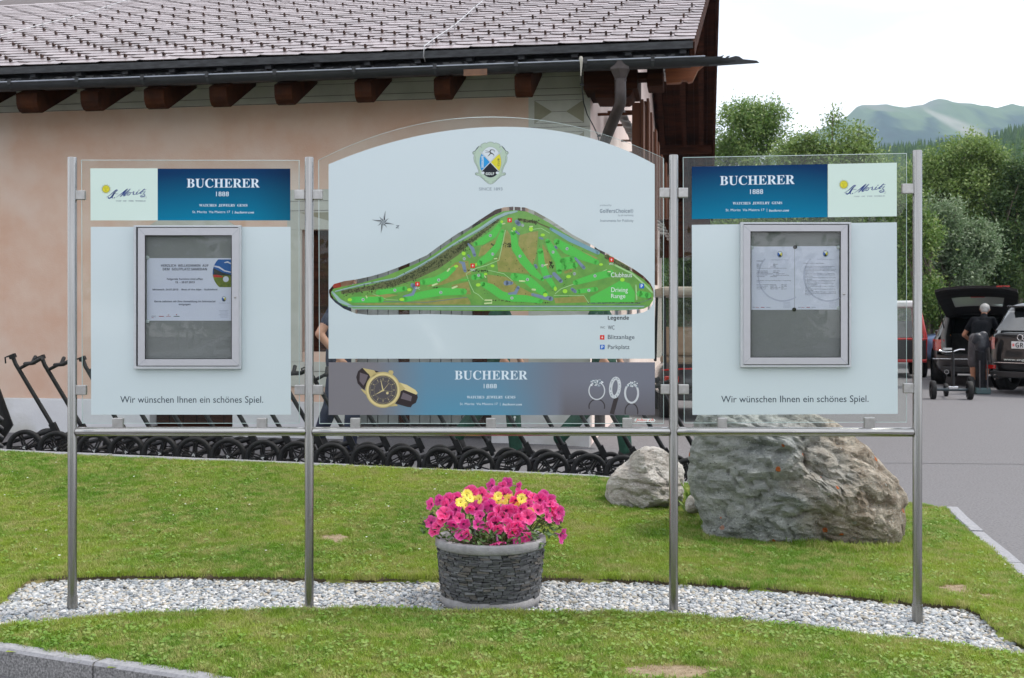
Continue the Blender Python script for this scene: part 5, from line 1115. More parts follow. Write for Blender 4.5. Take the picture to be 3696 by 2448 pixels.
def mini(i, x, y, r_, e, off=.0074):
    s = PL(i, off); s.disc(x, y, r_*.95, r_*1.12); s.build('small_crest', M_nl, e)
    for q, (dx, dy), m in (((0), (0, -.5), M_lt), (1, (.45, 0), M_yel), (2, (0, .5), M_blk), (3, (-.45, 0), M_pbl)):
        s = PL(i, off+.0004); t = [(x, y)]; a0 = -math.pi*3/4+q*math.pi/2
        for k in range(5): a = a0+math.pi/2*k/4; t.append((x+r_*.7*math.cos(a), y+r_*.85*math.sin(a)))
        s.poly(t); s.build('small_crest_field', m, e)
mini(0, *Z6(1073, 625), 9, nb)
# round photo: sky, cloud, mountain, turf, ball
cx_, cy_ = Z6(1165, 295); RR = 67; xr = 834
def circ(y0, y1, n_=16):
    pts = []
    for k in range(n_+1):
        y = lerp(y0, y1, k/n_); d = RR**2-(y-cy_)**2; x = cx_-math.sqrt(max(d, 0)); pts.append((min(x, xr), y))
    return pts+[(xr, y1), (xr, y0)]
yt = Z6(0, 128)[1]; pr(0, circ(yt, 992), .0074, prm('photo_sky', C(30, 95, 170), coat=0), 'photo_sky', nb); pr(0, circ(990, Z6(0, 478)[1]-.5), .0074, mat('photo_turf', C(120, 130, 30), C(80, 105, 30), sc=60, rough=.6), 'photo_turf', nb)
s = PL(0, .0078); s.poly([Z6(940, 235), Z6(990, 260), Z6(1050, 290), Z6(1130, 310), Z6(1165, 325), Z6(1165, 332), Z6(945, 320)]); s.build('photo_mountain', prm('photo_mtn', C(45, 50, 55), coat=0), nb)
s = PL(0, .0080); s.stroke([Z6(950, 212), Z6(1010, 225), Z6(1080, 270), Z6(1160, 290)], [5, 6, 5, 4]); s.stroke([Z6(1080, 168), Z6(1120, 160), Z6(1160, 180)], [3, 6, 4]); s.disc(*Z6(1098, 376), 10.5, n=20); s.build('photo_cloud_and_ball', prm('photo_white', C(215, 220, 235), coat=0), nb)
s = PL(0, .0080); s.poly([Z6(940, 320), Z6(1000, 322), Z6(1055, 340), Z6(1060, 355), Z6(945, 352)]); s.build('photo_red', prm('photo_red', C(190, 50, 45), coat=0), nb)
Z7 = lambda x, y: (2660+x/2.905, 790+y/2.905)
for (x0, y0, x1, y1, lb, side) in ((2712, 890, 2867.5, 1119, 'portrait notice with short marker tables, left sheet in the right case', 0), (2868.5, 889, 3029, 1118, 'portrait notice with a long bulleted etiquette text, right sheet in the right case', 1)):
    e = notice(2, x0, y0, x1, y1, lb, 'notices in the display cases'); dx = 0 if side == 0 else 478
    s = PL(2, .0072); s.ring(*Z7(480+dx, 600), 88, 90, 5, 40, 1.0, 3.9); s.build('watermark_arc', prm('notice_arc', C(196, 202, 222), coat=0), e)
    mini(2, *Z7(450+dx, 372-side*6), 11, e)
    a, b = Z7(362+dx, 425-side*6), Z7(538+dx, 438-side*6); txt(2, 'Golf Engadin St. Moritz', a[0], b[0], a[1], b[1], M_nl, e, off=.0074)
    L_ = [('MARKERS', 207, 272, 443), ('100 m', 207, 245, 476), ('white-red', 378, 428, 476), ('150 m', 207, 243, 490), ('white', 378, 406, 490), ('200 m', 207, 245, 504), ('white-blue', 350, 407, 504), ('(All distances are measured to the middle of the green)', 207, 518, 519), ('Water hazard frontal', 207, 322, 547), ('yellow stakes', 378, 452, 547), ('Water hazard lateral', 207, 322, 562), ('red stakes', 378, 436, 562), ('Environmental sensitive areas', 207, 378, 576), ('red-green stakes', 407, 500, 576), ('Ground under repair', 207, 322, 591), ('blue stakes and/or white lines', 378, 545, 591), ('Out of Bounds', 207, 288, 605), ('white stakes', 350, 418, 605), ('SUGGESTED TEES AND RATINGS (Slope / Course Rating', 207, 563, 649), ('PAR 72)', 207, 256, 664), ('Back Tees (white/black)', 207, 342, 692), ('Medal Men', 350, 412, 692), ('134 / 72.4', 464, 520, 692), ('Front / Tees (yellow)', 207, 325, 707), ('Regular Men', 350, 420, 707), ('132 / 70.8', 464, 520, 707), ('Back Tees (blue)', 207, 302, 721), ('Medal Ladies', 350, 425, 721), ('137 / 73.7', 436, 490, 721), ('Front Tees (red)', 207, 300, 736), ('Regular Ladies', 350, 434, 736), ('133 / 71.9', 464, 520, 736)]
    if side: L_ = [('ETIQUETTE, FACTS AND FIGURES', 700, 912, 468)]+[(t_, 714, xe, 499+k*14.9) for k, (t_, xe) in enumerate((('PLEASE repair divots and ball marks and rake bunkers.', 1026), ('Metal spiked shoes are not allowed on the course.', 993), ('We strongly request that players extend every courtesy to', 1038), ('staff members (green keepers, caddie masters, starters,', 1028), ('marshals on duty).', 810), ('PLEASE keep up with the match in front. If you are not', 1022), ('able to do so, please stand aside to allow faster groups', 1028), ('to play through.', 795), ('It is strictly prohibited to use driving range / practice balls', 1036), ('on the course.', 792), ('Golfers are expected to wear clothing appropriate for golf.', 1034), ('Scruffy or torn clothing or denim trousers are not', 990), ('considered appropriate. If in doubt please consult the', 1012), ('Starter or the Secretary.', 846), ('The use of mobile phones (phone calls) on the course is', 1032), ('prohibited.', 772), ('PLEASE help to keep the course clean and clear of any', 1028), ('litter and waste.', 798), ('The sharing of one bag by several players is not allowed.', 1036), ('Dogs are not allowed on our golf facilities (except the club', 1038), ('house terrace).', 798)))]
    for s_, xa, xb, y in L_: a, b = Z7(xa, y-5), Z7(xb, y+5); txt(2, s_, a[0], b[0], a[1], b[1], M_nt, e, off=.0074, name='text_line')
    s = PL(2, .0074)
    for k in range(5): s.stroke([Z7(485+dx, 880+k*13), Z7(560+dx, 880+k*13)], .6, False)
    s.stroke([Z7(165+dx*1.0, 928), Z7(190+dx, 928)], 2, False); s.stroke([Z7(305+dx, 930), Z7(350+dx, 930)], 1.6, False); s.build('small_print', M_nl, e)
    s = PL(2, .0074); s.stroke([Z7(195+dx, 929), Z7(230+dx, 929)], 1.2, False); s.stroke([Z7(250+dx, 929), Z7(288+dx, 929)], 2, False); s.build('sponsor_marks', MATS['sponsor_red'], e)
def magnet(i, x, y, dark, label):
    c = bay(i, x, y, .0085); q = bn_(i).to_track_quat('Z', 'Y').to_matrix(); o_ = MB().lathe([(0, .004), (.008, .0038), (.0092, .002), (.0092, -.001)], 20, c, q).build('magnet', M_black if dark else mat('pale_magnet', (.55, .62, .62), rough=.4)); tag(o_, label, 'magnet', 'magnets holding the notices')
magnet(2, 2870, 892, 1, 'black round magnet at the top between the two notices'); magnet(2, 2866.5, 1117.5, 1, 'black round magnet at the bottom between the two notices')
magnet(2, 3026, 893, 0, 'pale magnet at the upper right corner of the etiquette notice'); magnet(2, 3027, 1113, 0, 'pale magnet at the lower right corner of the etiquette notice'); magnet(2, 2712, 894, 0, 'pale magnet at the upper left corner of the marker notice')
magnet(0, 532, 930, 0, 'pale magnet at the upper left corner of the welcome notice'); magnet(0, 533, 1160, 0, 'pale magnet at the lower left corner of the welcome notice')
# ------------------------------------------------------------ boulders
def lichen_rock(name, a, b, c3, warm, lich, k=0):
    m = bpy.data.materials.new(name); m.use_nodes = True; t = m.node_tree; B = t.nodes['Principled BSDF']; L = t.links.new; N = t.nodes.new
    B.inputs['Roughness'].default_value = .85; B.inputs['Specular IOR Level'].default_value = .3
    g = N('ShaderNodeNewGeometry').outputs['Position']
    def nz(sc, det=8, rg=.62, st=None):
        v = g
        if st: q = N('ShaderNodeMapping'); q.inputs['Scale'].default_value = st; q.inputs['Rotation'].default_value = (0, .6, .3); L(g, q.inputs[0]); v = q.outputs[0]
        n = N('ShaderNodeTexNoise'); n.inputs['Scale'].default_value = sc; n.inputs['Detail'].default_value = det; n.inputs['Roughness'].default_value = rg; L(v, n.inputs['Vector']); return n.outputs[0]
    def ramp(o, p0, p1, c0=(0, 0, 0), c1=(1, 1, 1)):
        r = N('ShaderNodeValToRGB'); r.color_ramp.elements[0].position = p0; r.color_ramp.elements[1].position = p1; r.color_ramp.elements[0].color = (*c0, 1); r.color_ramp.elements[1].color = (*c1, 1); L(o, r.inputs[0]); return r.outputs[0]
    def mix(f, x, y):
        q = N('ShaderNodeMix'); q.data_type = 'RGBA'; L(f, q.inputs[0]); (L(x, q.inputs[6]) if not isinstance(x, tuple) else setattr(q.inputs[6], 'default_value', (*x, 1))); (L(y, q.inputs[7]) if not isinstance(y, tuple) else setattr(q.inputs[7], 'default_value', (*y, 1))); return q.outputs[2]
    col = ramp(nz(3.5, 10, .7, (1, 1, 2.2)), .36, .66, a, b); col = mix(ramp(nz(26, 6, .7), .52, .66), col, c3)
    sx = N('ShaderNodeSeparateXYZ'); L(g, sx.inputs[0]); ad = N('ShaderNodeMath'); ad.operation = 'MULTIPLY_ADD'; L(nz(2.5), ad.inputs[0]); ad.inputs[1].default_value = 1.6; L(sx.outputs[0], ad.inputs[2])
    mrg = N('ShaderNodeMapRange'); L(ad.outputs[0], mrg.inputs[0])
    if warm: mrg.inputs[1].default_value = warm[0]; mrg.inputs[2].default_value = warm[1]; col = mix(mrg.outputs[0], col, warm[2] if False else ramp(nz(9, 8, .7), .40, .66, warm[2], warm[3]))
    col = mix(ramp(nz(85, 4, .6), .60, .70), col, tuple(min(.85, q*1.15) for q in b)); col = mix(ramp(nz(70, 4, .6), .60, .70), col, tuple(q*.6 for q in a))
    if lich:
        vo = N('ShaderNodeTexVoronoi'); vo.inputs['Scale'].default_value = 13; L(g, vo.inputs['Vector']); v2 = N('ShaderNodeTexWhiteNoise'); v2.noise_dimensions = '3D'; L(vo.outputs['Position'], v2.inputs[0])
        dd = N('ShaderNodeMath'); dd.operation = 'MULTIPLY_ADD'; L(nz(60, 4), dd.inputs[0]); dd.inputs[1].default_value = .22; L(vo.outputs['Distance'], dd.inputs[2])
        sp = ramp(dd.outputs[0], .30, .33, (1, 1, 1), (0, 0, 0)); se = ramp(v2.outputs[0], .80, .81); mu = N('ShaderNodeMath'); mu.operation = 'MULTIPLY'; L(sp, mu.inputs[0]); L(se, mu.inputs[1]); col = mix(mu.outputs[0], col, (.55, .14, .03))
        se2 = ramp(v2.outputs[0], .10, .08, (0, 0, 0), (1, 1, 1)); mu = N('ShaderNodeMath'); mu.operation = 'MULTIPLY'; L(sp, mu.inputs[0]); L(ramp(v2.outputs[0], .20, .22, (1, 1, 1), (0, 0, 0)), mu.inputs[1]); col = mix(mu.outputs[0], col, (.34, .35, .32))
    L(col, B.inputs['Base Color'])
    h1 = nz(16, 10, .75, (1, 1, 2.5)); bp = N('ShaderNodeBump'); bp.inputs['Distance'].default_value = .05; bp.inputs['Strength'].default_value = 1; L(h1, bp.inputs['Height'])
    bp2 = N('ShaderNodeBump'); bp2.inputs['Distance'].default_value = .010; L(nz(90, 6), bp2.inputs['Height']); L(bp.outputs[0], bp2.inputs['Normal']); L(bp2.outputs[0], B.inputs['Normal']); return m
def boulder(name, outline, Y, depth, m, label, seed, rough=.05, cuts=10, sub=6, lean=0.0, planes=()):
    W = [P(x, y, Y) for x, y in outline]; cx = sum(p.x for p in W)/len(W); cz = (max(p.z for p in W)+min(p.z for p in W))/2
    pol = sorted([(math.atan2(p.z-cz, p.x-cx), math.hypot(p.z-cz, p.x-cx)) for p in W])
    A = [a for a, _ in pol]; Rr_ = [r for _, r in pol]
    def rad(a):
        for i in range(len(A)):
            a0, r0 = A[i], Rr_[i]; a1, r1 = (A[(i+1) % len(A)], Rr_[(i+1) % len(A)])
            if i == len(A)-1: a1 += 2*math.pi
            for s in (0, 2*math.pi):
                if a0 <= a+s <= a1: t = (a+s-a0)/max(a1-a0, 1e-6); return 1/lerp(1/r0, 1/r1, t)
        return Rr_[0]
    bm = bmesh.new(); bmesh.ops.create_icosphere(bm, subdivisions=sub, radius=1); rr = random.Random(seed)
    pl_ = list(planes)
    for _ in range(cuts):
        n_ = Vector((rr.gauss(0, 1), -abs(rr.gauss(0, 1.2)), rr.gauss(.2, .8))).normalized(); pl_.append((n_, rr.uniform(.70, .93)))
    for v in bm.verts:
        n_ = v.co.copy(); q = n_.copy()
        for (pn, pd) in pl_:
            d = q.dot(pn)
            if d > pd: q -= pn*(d-pd)*.97
        a = math.atan2(q.z, q.x); r_ = math.hypot(q.x, q.z); rs_ = rad(a)
        f = r_**.85 if r_ > 0 else 0
        x = cx+math.cos(a)*rs_*f; z = cz+math.sin(a)*rs_*f; y = Y+q.y*depth+lean*(z-cz)
        p = Vector((x, y, z)); s = Vector((seed*3.1, 0, 0))
        pw = Vector((p.x+.12*noise.noise(p*4+s), p.y+.12*noise.noise(p*4-s), p.z*1.25+.35*p.x)); vd = noise.voronoi(pw*4.2+s)[0]; v2 = noise.voronoi(pw*10+s)[0]
        h = noise.fractal(p*2.2+s, 1.0, 2.1, 5)*rough*.65+(min(vd[1]-vd[0], .35)-.2)*rough*.75+(min(v2[1]-v2[0], .35)-.2)*rough*.5-(1-abs(noise.noise(p*7+s)))**9*rough*.55-(1-abs(noise.noise(pw*2.3-s)))**16*rough*.55+noise.fractal(Vector((p.x*9, p.y*9, p.z*26+p.x*8))+s, .8, 2.1, 4)*rough*.28
        p += Vector((n_.x*.45, n_.y, n_.z*.45))*h
        v.co = p
    me = bpy.data.meshes.new(name); bm.to_mesh(me); bm.free(); me.materials.append(m); o = bpy.data.objects.new(name, me); COL.objects.link(o); tag(o, label, 'boulder'); return o
MR1 = lichen_rock('lichen_rock', (.23, .25, .24), (.60, .61, .585), (.40, .42, .405), (2.42, 2.85, (.25, .195, .14), (.62, .55, .45)), True)
MR2 = lichen_rock('pale_quartz_rock', (.42, .37, .32), (.82, .79, .74), (.56, .50, .44), None, False)
big = [(2500, 1960), (2548, 1895), (2525, 1840), (2488, 1770), (2482, 1700), (2494, 1640), (2504, 1580), (2515, 1500), (2560, 1462), (2700, 1440), (2860, 1452), (2960, 1492), (3050, 1545), (3140, 1602), (3205, 1668), (3268, 1738), (3284, 1790), (3284, 1860), (3265, 1935), (3200, 1990), (3100, 2010), (2960, 2010), (2800, 1985), (2640, 1960)]
boulder('boulder', big, 6.95, .42, MR1, 'large grey boulder with orange lichen spots behind the right board', 3, .070, 5, planes=[(Vector((-.40, -.91, -.05)).normalized(), .60), (Vector((.50, -.78, .36)).normalized(), .60), (Vector((-.05, -.62, .78)).normalized(), .74), (Vector((.15, -.93, -.32)).normalized(), .68), (Vector((.85, -.5, .1)).normalized(), .80)])
sml = [(2186, 1790), (2192, 1740), (2215, 1700), (2262, 1668), (2285, 1630), (2330, 1612), (2380, 1614), (2412, 1632), (2440, 1662), (2490, 1690), (2505, 1740), (2495, 1800), (2450, 1850), (2340, 1865), (2240, 1850), (2200, 1820)]
boulder('boulder', sml, 7.75, .30, MR2, 'small whitish boulder left of the big lichen covered one', 11, .042, 6, planes=[(Vector((-.5, -.85, .1)).normalized(), .66), (Vector((.4, -.8, .45)).normalized(), .66)])
boulder('small_stone', [(2478, 1845), (2482, 1800), (2500, 1782), (2526, 1800), (2530, 1835), (2510, 1850)], 7.35, .06, MR2, 'small pale stone wedged between the two boulders', 5, .012, 5, 4)['category'] = 'stone'
# weeds between the boulders
mb = MB(); rr = random.Random(8)
for k in range(60):
    b = P(rr.uniform(2478, 2530), 1840, 7.45); b.z = z_lawn(b.x, b.y); h = rr.uniform(.08, .26); d = rr.uniform(0, 6.28); l = rr.uniform(.02, .12); w_ = rr.uniform(.004, .018)
    t1 = b+Vector((math.cos(d)*l*.4, math.sin(d)*l*.4, h*.6)); t2 = b+Vector((math.cos(d)*l, math.sin(d)*l, h)); s_ = Vector((-math.sin(d), math.cos(d), 0))*w_
    mb.add([b-s_*.3, b+s_*.3, t1+s_, t1-s_, t2], [(0, 1, 2, 3), (3, 2, 4)])
tag(mb.build('weeds', G2, fix=False), 'tall weeds growing between the two boulders', 'weeds', kind='stuff')

pts, rots, scs = [], [], []; rr = random.Random(12)
for line, n_ in (([(2530, 1900), (2600, 1920), (2700, 1928), (2850, 1945), (3000, 1968), (3130, 1966), (3270, 1945), (3300, 1880)], 420), ([(2190, 1815), (2250, 1835), (2340, 1850), (2450, 1845), (2500, 1830)], 170)):
    for _ in range(n_):
        t = rr.random()*(len(line)-1); k = int(t); t -= k; x_, y_ = lerp(line[k][0], line[k+1][0], t), lerp(line[k][1], line[k+1][1], t)
        g_ = gp(x_, y_, .13); X, Y = g_[0]+rr.gauss(0, .03), g_[1]+rr.gauss(0, .03)-.02; pts.append((X, Y, z_lawn(X, Y))); rots.append((rr.uniform(-.2, .2), rr.uniform(-.2, .2), rr.uniform(0, 6.28))); scs.append(rr.uniform(1.1, 2.0))
tag(scatter('grass_at_boulders', pts, rots, scs, tv), 'longer uncut grass growing round the foot of the boulders', 'grass')
# ------------------------------------------------------------ planter
PC = Vector((P(1771, 0, 5.53).x, 5.53, 0)); PZ = z_lawn(PC.x, PC.y)-.024
pot = empty('flower_planter', (PC.x, PC.y, PZ), 'round planter faced with dark slate chips under the middle of the board', 'planter')
M_conc = mat('concrete_rim', (.21, .205, .21), (.29, .285, .29), sc=25, rough=.85, bump=.003, bsc=110, c3=(.24, .23, .23), sc3=6)
ZT = .405; prof = lambda z: lerp(.236, .262, clamp((z-PZ)/(ZT-PZ)))
MB().lathe([(.225, ZT-.10), (.225, ZT-.004), (.229, ZT), (.262, ZT), (.268, ZT-.004), (.270, ZT-.036), (.264, ZT-.042), (.25, ZT-.044)], 64, (PC.x, PC.y, 0)).build('rim', M_conc, pot, fix=False)
mb = MB(); ns = 64; zb = PZ-.01
V = []
for j, (r_, z) in enumerate(((.215, zb), (.236, zb+.002), (.245, zb+.055), (.228, zb+.06))): V += [(PC.x+r_*math.cos(2*math.pi*i/ns), PC.y+r_*math.sin(2*math.pi*i/ns), z) for i in range(ns)]
mb.add(V, [(j*ns+i, j*ns+(i+1) % ns, (j+1)*ns+(i+1) % ns, (j+1)*ns+i) for j in range(3) for i in range(ns)], 0, True); mb.build('base_ring', M_conc, pot, fix=False)
MB().lathe([(.226, PZ+.04), (.250, ZT-.04)], 48, (PC.x, PC.y, 0)).build('inner_drum', mat('drum_dark', (.02, .02, .021), rough=.9), pot, fix=False)
MB().lathe([(.0, ZT-.035), (.224, ZT-.04)], 32, (PC.x, PC.y, 0)).build('potting_soil', M_soil, pot, fix=False)
M_chip = [mat('slate_chip_%d' % k, c, tuple(min(1, q*1.5) for q in c), sc=40, rough=.62, bump=.002, bsc=80, rnd=.25) for k, c in enumerate([(.052, .053, .057), (.070, .072, .078), (.095, .097, .103), (.04, .04, .043), (.082, .074, .068)])]
chips = []
rows = 22; z0 = PZ+.048; dz = (ZT-.044-z0)/rows
rr = random.Random(4)
for r_ in range(rows):
    a = rr.uniform(0, .3); aend = a+2*math.pi
    while a < aend-.05:
        w_ = rr.uniform(.026, .062); R0 = prof(z0+r_*dz); da = w_/R0
        if a+da > aend: da = aend-a
        chips.append((r_, a, da, rr.uniform(.82, .97) if rr.random() > .06 else 1.5, rr.uniform(-.004, .007), rr.gauss(0, .05), rr.uniform(-.0012, .0012))); a += da
def chip(mb, r_, a, da, hf, pr_, tilt, dzz, mi=0):
    z = z0+(r_+.5)*dz+dzz; R0 = prof(z)+pr_; g_ = .0016/R0; ht = dz*hf*.5; V = []
    for rad_ in (R0-.018, R0):
        for (sa, szz) in ((0, -1), (1, -1), (1, 1), (0, 1)):
            aa = a+g_+(da-2*g_)*sa; zz = z+szz*ht+tilt*(sa-.5)*da*R0+rr.uniform(-.0012, .0012); q = rad_+rr.uniform(-.0015, .0015); V.append((PC.x+q*math.cos(aa), PC.y+q*math.sin(aa), zz))
    mb.add(V, [(4, 5, 6, 7), (0, 4, 7, 3), (1, 2, 6, 5), (0, 1, 5, 4), (3, 7, 6, 2)], mi)
def vis(c): a = c[1]+c[2]/2; return math.sin(a)*1.0
chips.sort(key=vis)
for c in chips[:300]:
    mb = MB(); chip(mb, *c); mb.build('slate_chip', rr.choice(M_chip+M_chip[:2]), pot)
mb = MB()
for c in chips[300:]: chip(mb, *c, mi=rr.randrange(5))
mb.build('slate_chips', M_chip, pot)['kind'] = 'stuff'

# petunias
pet = empty('petunia_plant', (PC.x, PC.y, ZT-.03), 'magenta petunias spilling over the rim of the slate planter', 'flowers')
dai = empty('daisy_plant', (PC.x, PC.y+.02, ZT-.03), 'yellow daisies growing among the pink petunias', 'flowers')
def petmat():
    m = bpy.data.materials.new('petunia_petal'); m.use_nodes = True; t = m.node_tree; B = t.nodes['Principled BSDF']; L = t.links.new; N = t.nodes.new
    a = N('ShaderNodeAttribute'); a.attribute_name = 'ink'; oi = N('ShaderNodeObjectInfo'); hs = N('ShaderNodeHueSaturation'); mr = N('ShaderNodeMapRange'); mr.inputs[3].default_value = .82; mr.inputs[4].default_value = 1.15; L(oi.outputs['Random'], mr.inputs[0]); L(mr.outputs[0], hs.inputs['Value'])
    mh = N('ShaderNodeMapRange'); mh.inputs[3].default_value = .485; mh.inputs[4].default_value = .512; L(oi.outputs['Random'], mh.inputs[0]); L(mh.outputs[0], hs.inputs['Hue'])
    L(a.outputs[0], hs.inputs['Color']); L(hs.outputs[0], B.inputs['Base Color']); B.inputs['Roughness'].default_value = .6
    tl = N('ShaderNodeBsdfTranslucent'); L(hs.outputs[0], tl.inputs[0]); mx = N('ShaderNodeMixShader'); mx.inputs[0].default_value = .4; L(B.outputs[0], mx.inputs[1]); L(tl.outputs[0], mx.inputs[2]); L(mx.outputs[0], t.nodes['Material Output'].inputs[0]); return m
M_pet = petmat(); M_petc = mat('petunia_tube', (.30, .05, .22), (.42, .12, .32), sc=40, rough=.7)
def petunia(k):
    rr = random.Random(k); n_ = 40; Rs = (.004, .010, .020, .028, .032); V, cs, Fc = [], [], []; ph = rr.uniform(0, 6)
    for j, r_ in enumerate(Rs):
        for i in range(n_):
            a = 2*math.pi*i/n_; lobe = abs(math.cos(2.5*a+ph)); t = j/4
            rad_ = r_*(1+t*t*(.16*lobe-.10)); z = -.014*(1-t)**1.3+t*t*(.004*math.sin(5*a+ph)+.003*math.sin(13*a+k)+rr.uniform(-.0006, .0006))-(.002*t**3)
            V.append((rad_*math.cos(a), rad_*math.sin(a), z)); vein = .5+.5*math.cos(5*a*1+2*ph)**8
            c = mixc((.28, .012, .11), (.86, .06, .30), (j+.3)/1.3) if j < 2 else mixc((.86, .05, .28), (.92, .17, .50), (j-2)/2)
            if j in (1, 2) and abs(math.sin(2.5*a+ph)) > .985: c = mixc(c, (.2, .0, .1), .6)
            cs.append((*c, 1))
    for j in range(4):
        for i in range(n_): Fc.append((j*n_+i, j*n_+(i+1) % n_, (j+1)*n_+(i+1) % n_, (j+1)*n_+i))
    b = len(V); V += [(.0045*math.cos(2*math.pi*i/8), .0045*math.sin(2*math.pi*i/8), -.012) for i in range(8)]+[(.0022*math.cos(2*math.pi*i/8)+.002, .0022*math.sin(2*math.pi*i/8), -.042) for i in range(8)]; cs += [(.3, .06, .2, 1)]*16
    Fc += [(b+i, b+(i+1) % 8, b+8+(i+1) % 8, b+8+i) for i in range(8)]; Fc.append(tuple(range(n_)))
    me = bpy.data.meshes.new('petunia'); me.from_pydata(V, [], Fc); ca = me.color_attributes.new('ink', 'FLOAT_COLOR', 'POINT'); ca.data.foreach_set('color', np.array(cs, dtype=np.float32).ravel())
    me.materials.append(M_pet); me.materials.append(M_petc)
    for p in me.polygons: p.use_smooth = True
    for p in me.polygons[4*n_:4*n_+8]: p.material_index = 1
    return me
PETS = [petunia(k) for k in range(6)]
def PZ4(x, y): return (1500+x/2.852, 1700+y/2.852)
PF = [(150, 520), (190, 610), (145, 340), (235, 300), (335, 290), (425, 280), (300, 350), (290, 430), (345, 470), (260, 500), (400, 400), (380, 570), (450, 480), (505, 555), (525, 665), (570, 220), (668, 235), (765, 285), (620, 380), (655, 455), (650, 550), (770, 370), (740, 580), (790, 480), (830, 540), (850, 605), (900, 470), (880, 420), (940, 420), (955, 545), (1010, 650), (1065, 720), (1055, 490), (1030, 320), (1000, 400), (890, 145), (770, 140), (1065, 165), (940, 120), (840, 215), (920, 240), (1075, 260), (1160, 255), (1215, 265), (1165, 350), (1320, 245), (1290, 300), (1265, 390), (1340, 370), (1385, 330), (1370, 470), (1440, 420), (1470, 490), (1440, 370), (1100, 400), (1160, 470), (1100, 590), (1150, 700), (1045, 580), (470, 650), (560, 400), (700, 320), (1520, 670), (850, 760), (1490, 430), (1400, 300), (980, 600), (225, 560)]
rr = random.Random(21)
for k, (x, y) in enumerate(PF):
    px, py = PZ4(x, y); nx_ = (px-1771)/230; yy = (py-1728)/240
    Yd = 5.53-.20*clamp(yy, 0, 1)*math.sqrt(max(0, 1-nx_*nx_))+.10*(1-clamp(yy*2))
    p = P(px, py, Yd); d = Vector((nx_*.85+rr.gauss(0, .42), -.90, .55-.55*yy+rr.gauss(0, .38))).normalized()
    if (x, y) in ((850, 760),): d = Vector((.2, -.3, -1)).normalized()
    if (x, y) in ((1520, 670), (1065, 165)): d = Vector((1, -.6, -.2)).normalized()
    if (x, y) in ((770, 140),): d = Vector((-.8, -.6, .5)).normalized()
    q = d.to_track_quat('Z', 'Y').to_matrix().to_4x4() @ Matrix.Rotation(rr.uniform(0, 6.28), 4, 'Z') @ Matrix.Diagonal((*(3*[rr.uniform(.82, 1.22)]), 1)); q.translation = p-OFF[pet]; obj('petunia_flower', PETS[k % 6], pet, q)
    if k < 3: pass
# stems that reach to the outer flowers
mb = MB(); rr = random.Random(31)
for (x, y) in PF:
    px, py = PZ4(x, y); nx_ = (px-1771)/230; yy = (py-1728)/240; Yd = 5.53-.20*clamp(yy, 0, 1)*math.sqrt(max(0, 1-nx_*nx_))+.10*(1-clamp(yy*2)); p = P(px, py, Yd)+Vector((0, .035, -.012))
    b = Vector((PC.x+(p.x-PC.x)*.55, PC.y+(p.y-PC.y)*.4+.02, ZT-.03)); m_ = (p+b)/2+Vector((0, 0, .03)); mb.tube([b, m_, p], [.003, .0025, .002], 5, caps=False)
mb.build('stems', mat('plant_stem', (.09, .15, .03), (.13, .2, .05), sc=20, rough=.6), pet, fix=False)['kind'] = 'stuff'
M_leaf = mat('petunia_leaf', (.035, .085, .014), (.085, .16, .03), sc=30, rough=.5)
mb = MB()
for k in range(760):
    a = rr.uniform(0, 6.28); r_ = .30*math.sqrt(rr.random()); z = ZT-.02+.20*(1-(r_/.30)**2)*rr.random()**.6+rr.uniform(-.02, .02)
    if r_ > .235: z = ZT+rr.uniform(-.0, .10)
    if math.sin(a) < -.3 and r_ > .15: r_ *= .86; z -= .03
    if z < ZT-.03: z = ZT-.02
    c = Vector((PC.x+r_*math.cos(a)*(1.18 if r_ > .2 else 1), PC.y+r_*math.sin(a)*.9, z)); q = Euler((rr.uniform(-1.1, 1.1), rr.uniform(-1.1, 1.1), rr.uniform(0, 6.28))).to_matrix(); s_ = rr.uniform(.011, .024)
    mb.add([c+q @ Vector(v)*s_ for v in ((0, -.9, 0), (.34, -.2, .12), (.28, .45, .06), (0, .95, -.12), (-.28, .45, .06), (-.34, -.2, .12), (0, 0, -.03))], [(0, 1, 6), (1, 2, 6), (2, 3, 6), (3, 4, 6), (4, 5, 6), (5, 0, 6)], 0, True)
mb.build('foliage', M_leaf, pet, fix=False)['kind'] = 'stuff'
def daisy(k):
    rr = random.Random(k); mb = MB(); n_ = 18
    for i in range(n_):
        a = 2*math.pi*i/n_+rr.uniform(-.06, .06); u = Vector((math.cos(a), math.sin(a), 0)); s_ = Vector((-u.y, u.x, 0)); L_ = .029*rr.uniform(.88, 1.05)
        mb.add([u*.0015, u*L_*.5+s_*.0036+Vector((0, 0, .005)), u*L_*.92+s_*.003+Vector((0, 0, .006)), u*L_+Vector((0, 0, .005)), u*L_*.92-s_*.003+Vector((0, 0, .006)), u*L_*.5-s_*.0036+Vector((0, 0, .005))], [(0, 1, 2, 3, 4, 5)])
    mb.lathe([(.0042, .001), (.0035, .004), (0, .005)], 10, m=1); return mb.mesh('daisy', [mat('daisy_yellow', (.80, .62, .04), (.86, .74, .16), sc=60, rough=.6), mat('daisy_eye', (.42, .27, .02), rough=.8)], fix=False)
DS = [daisy(k) for k in range(3)]
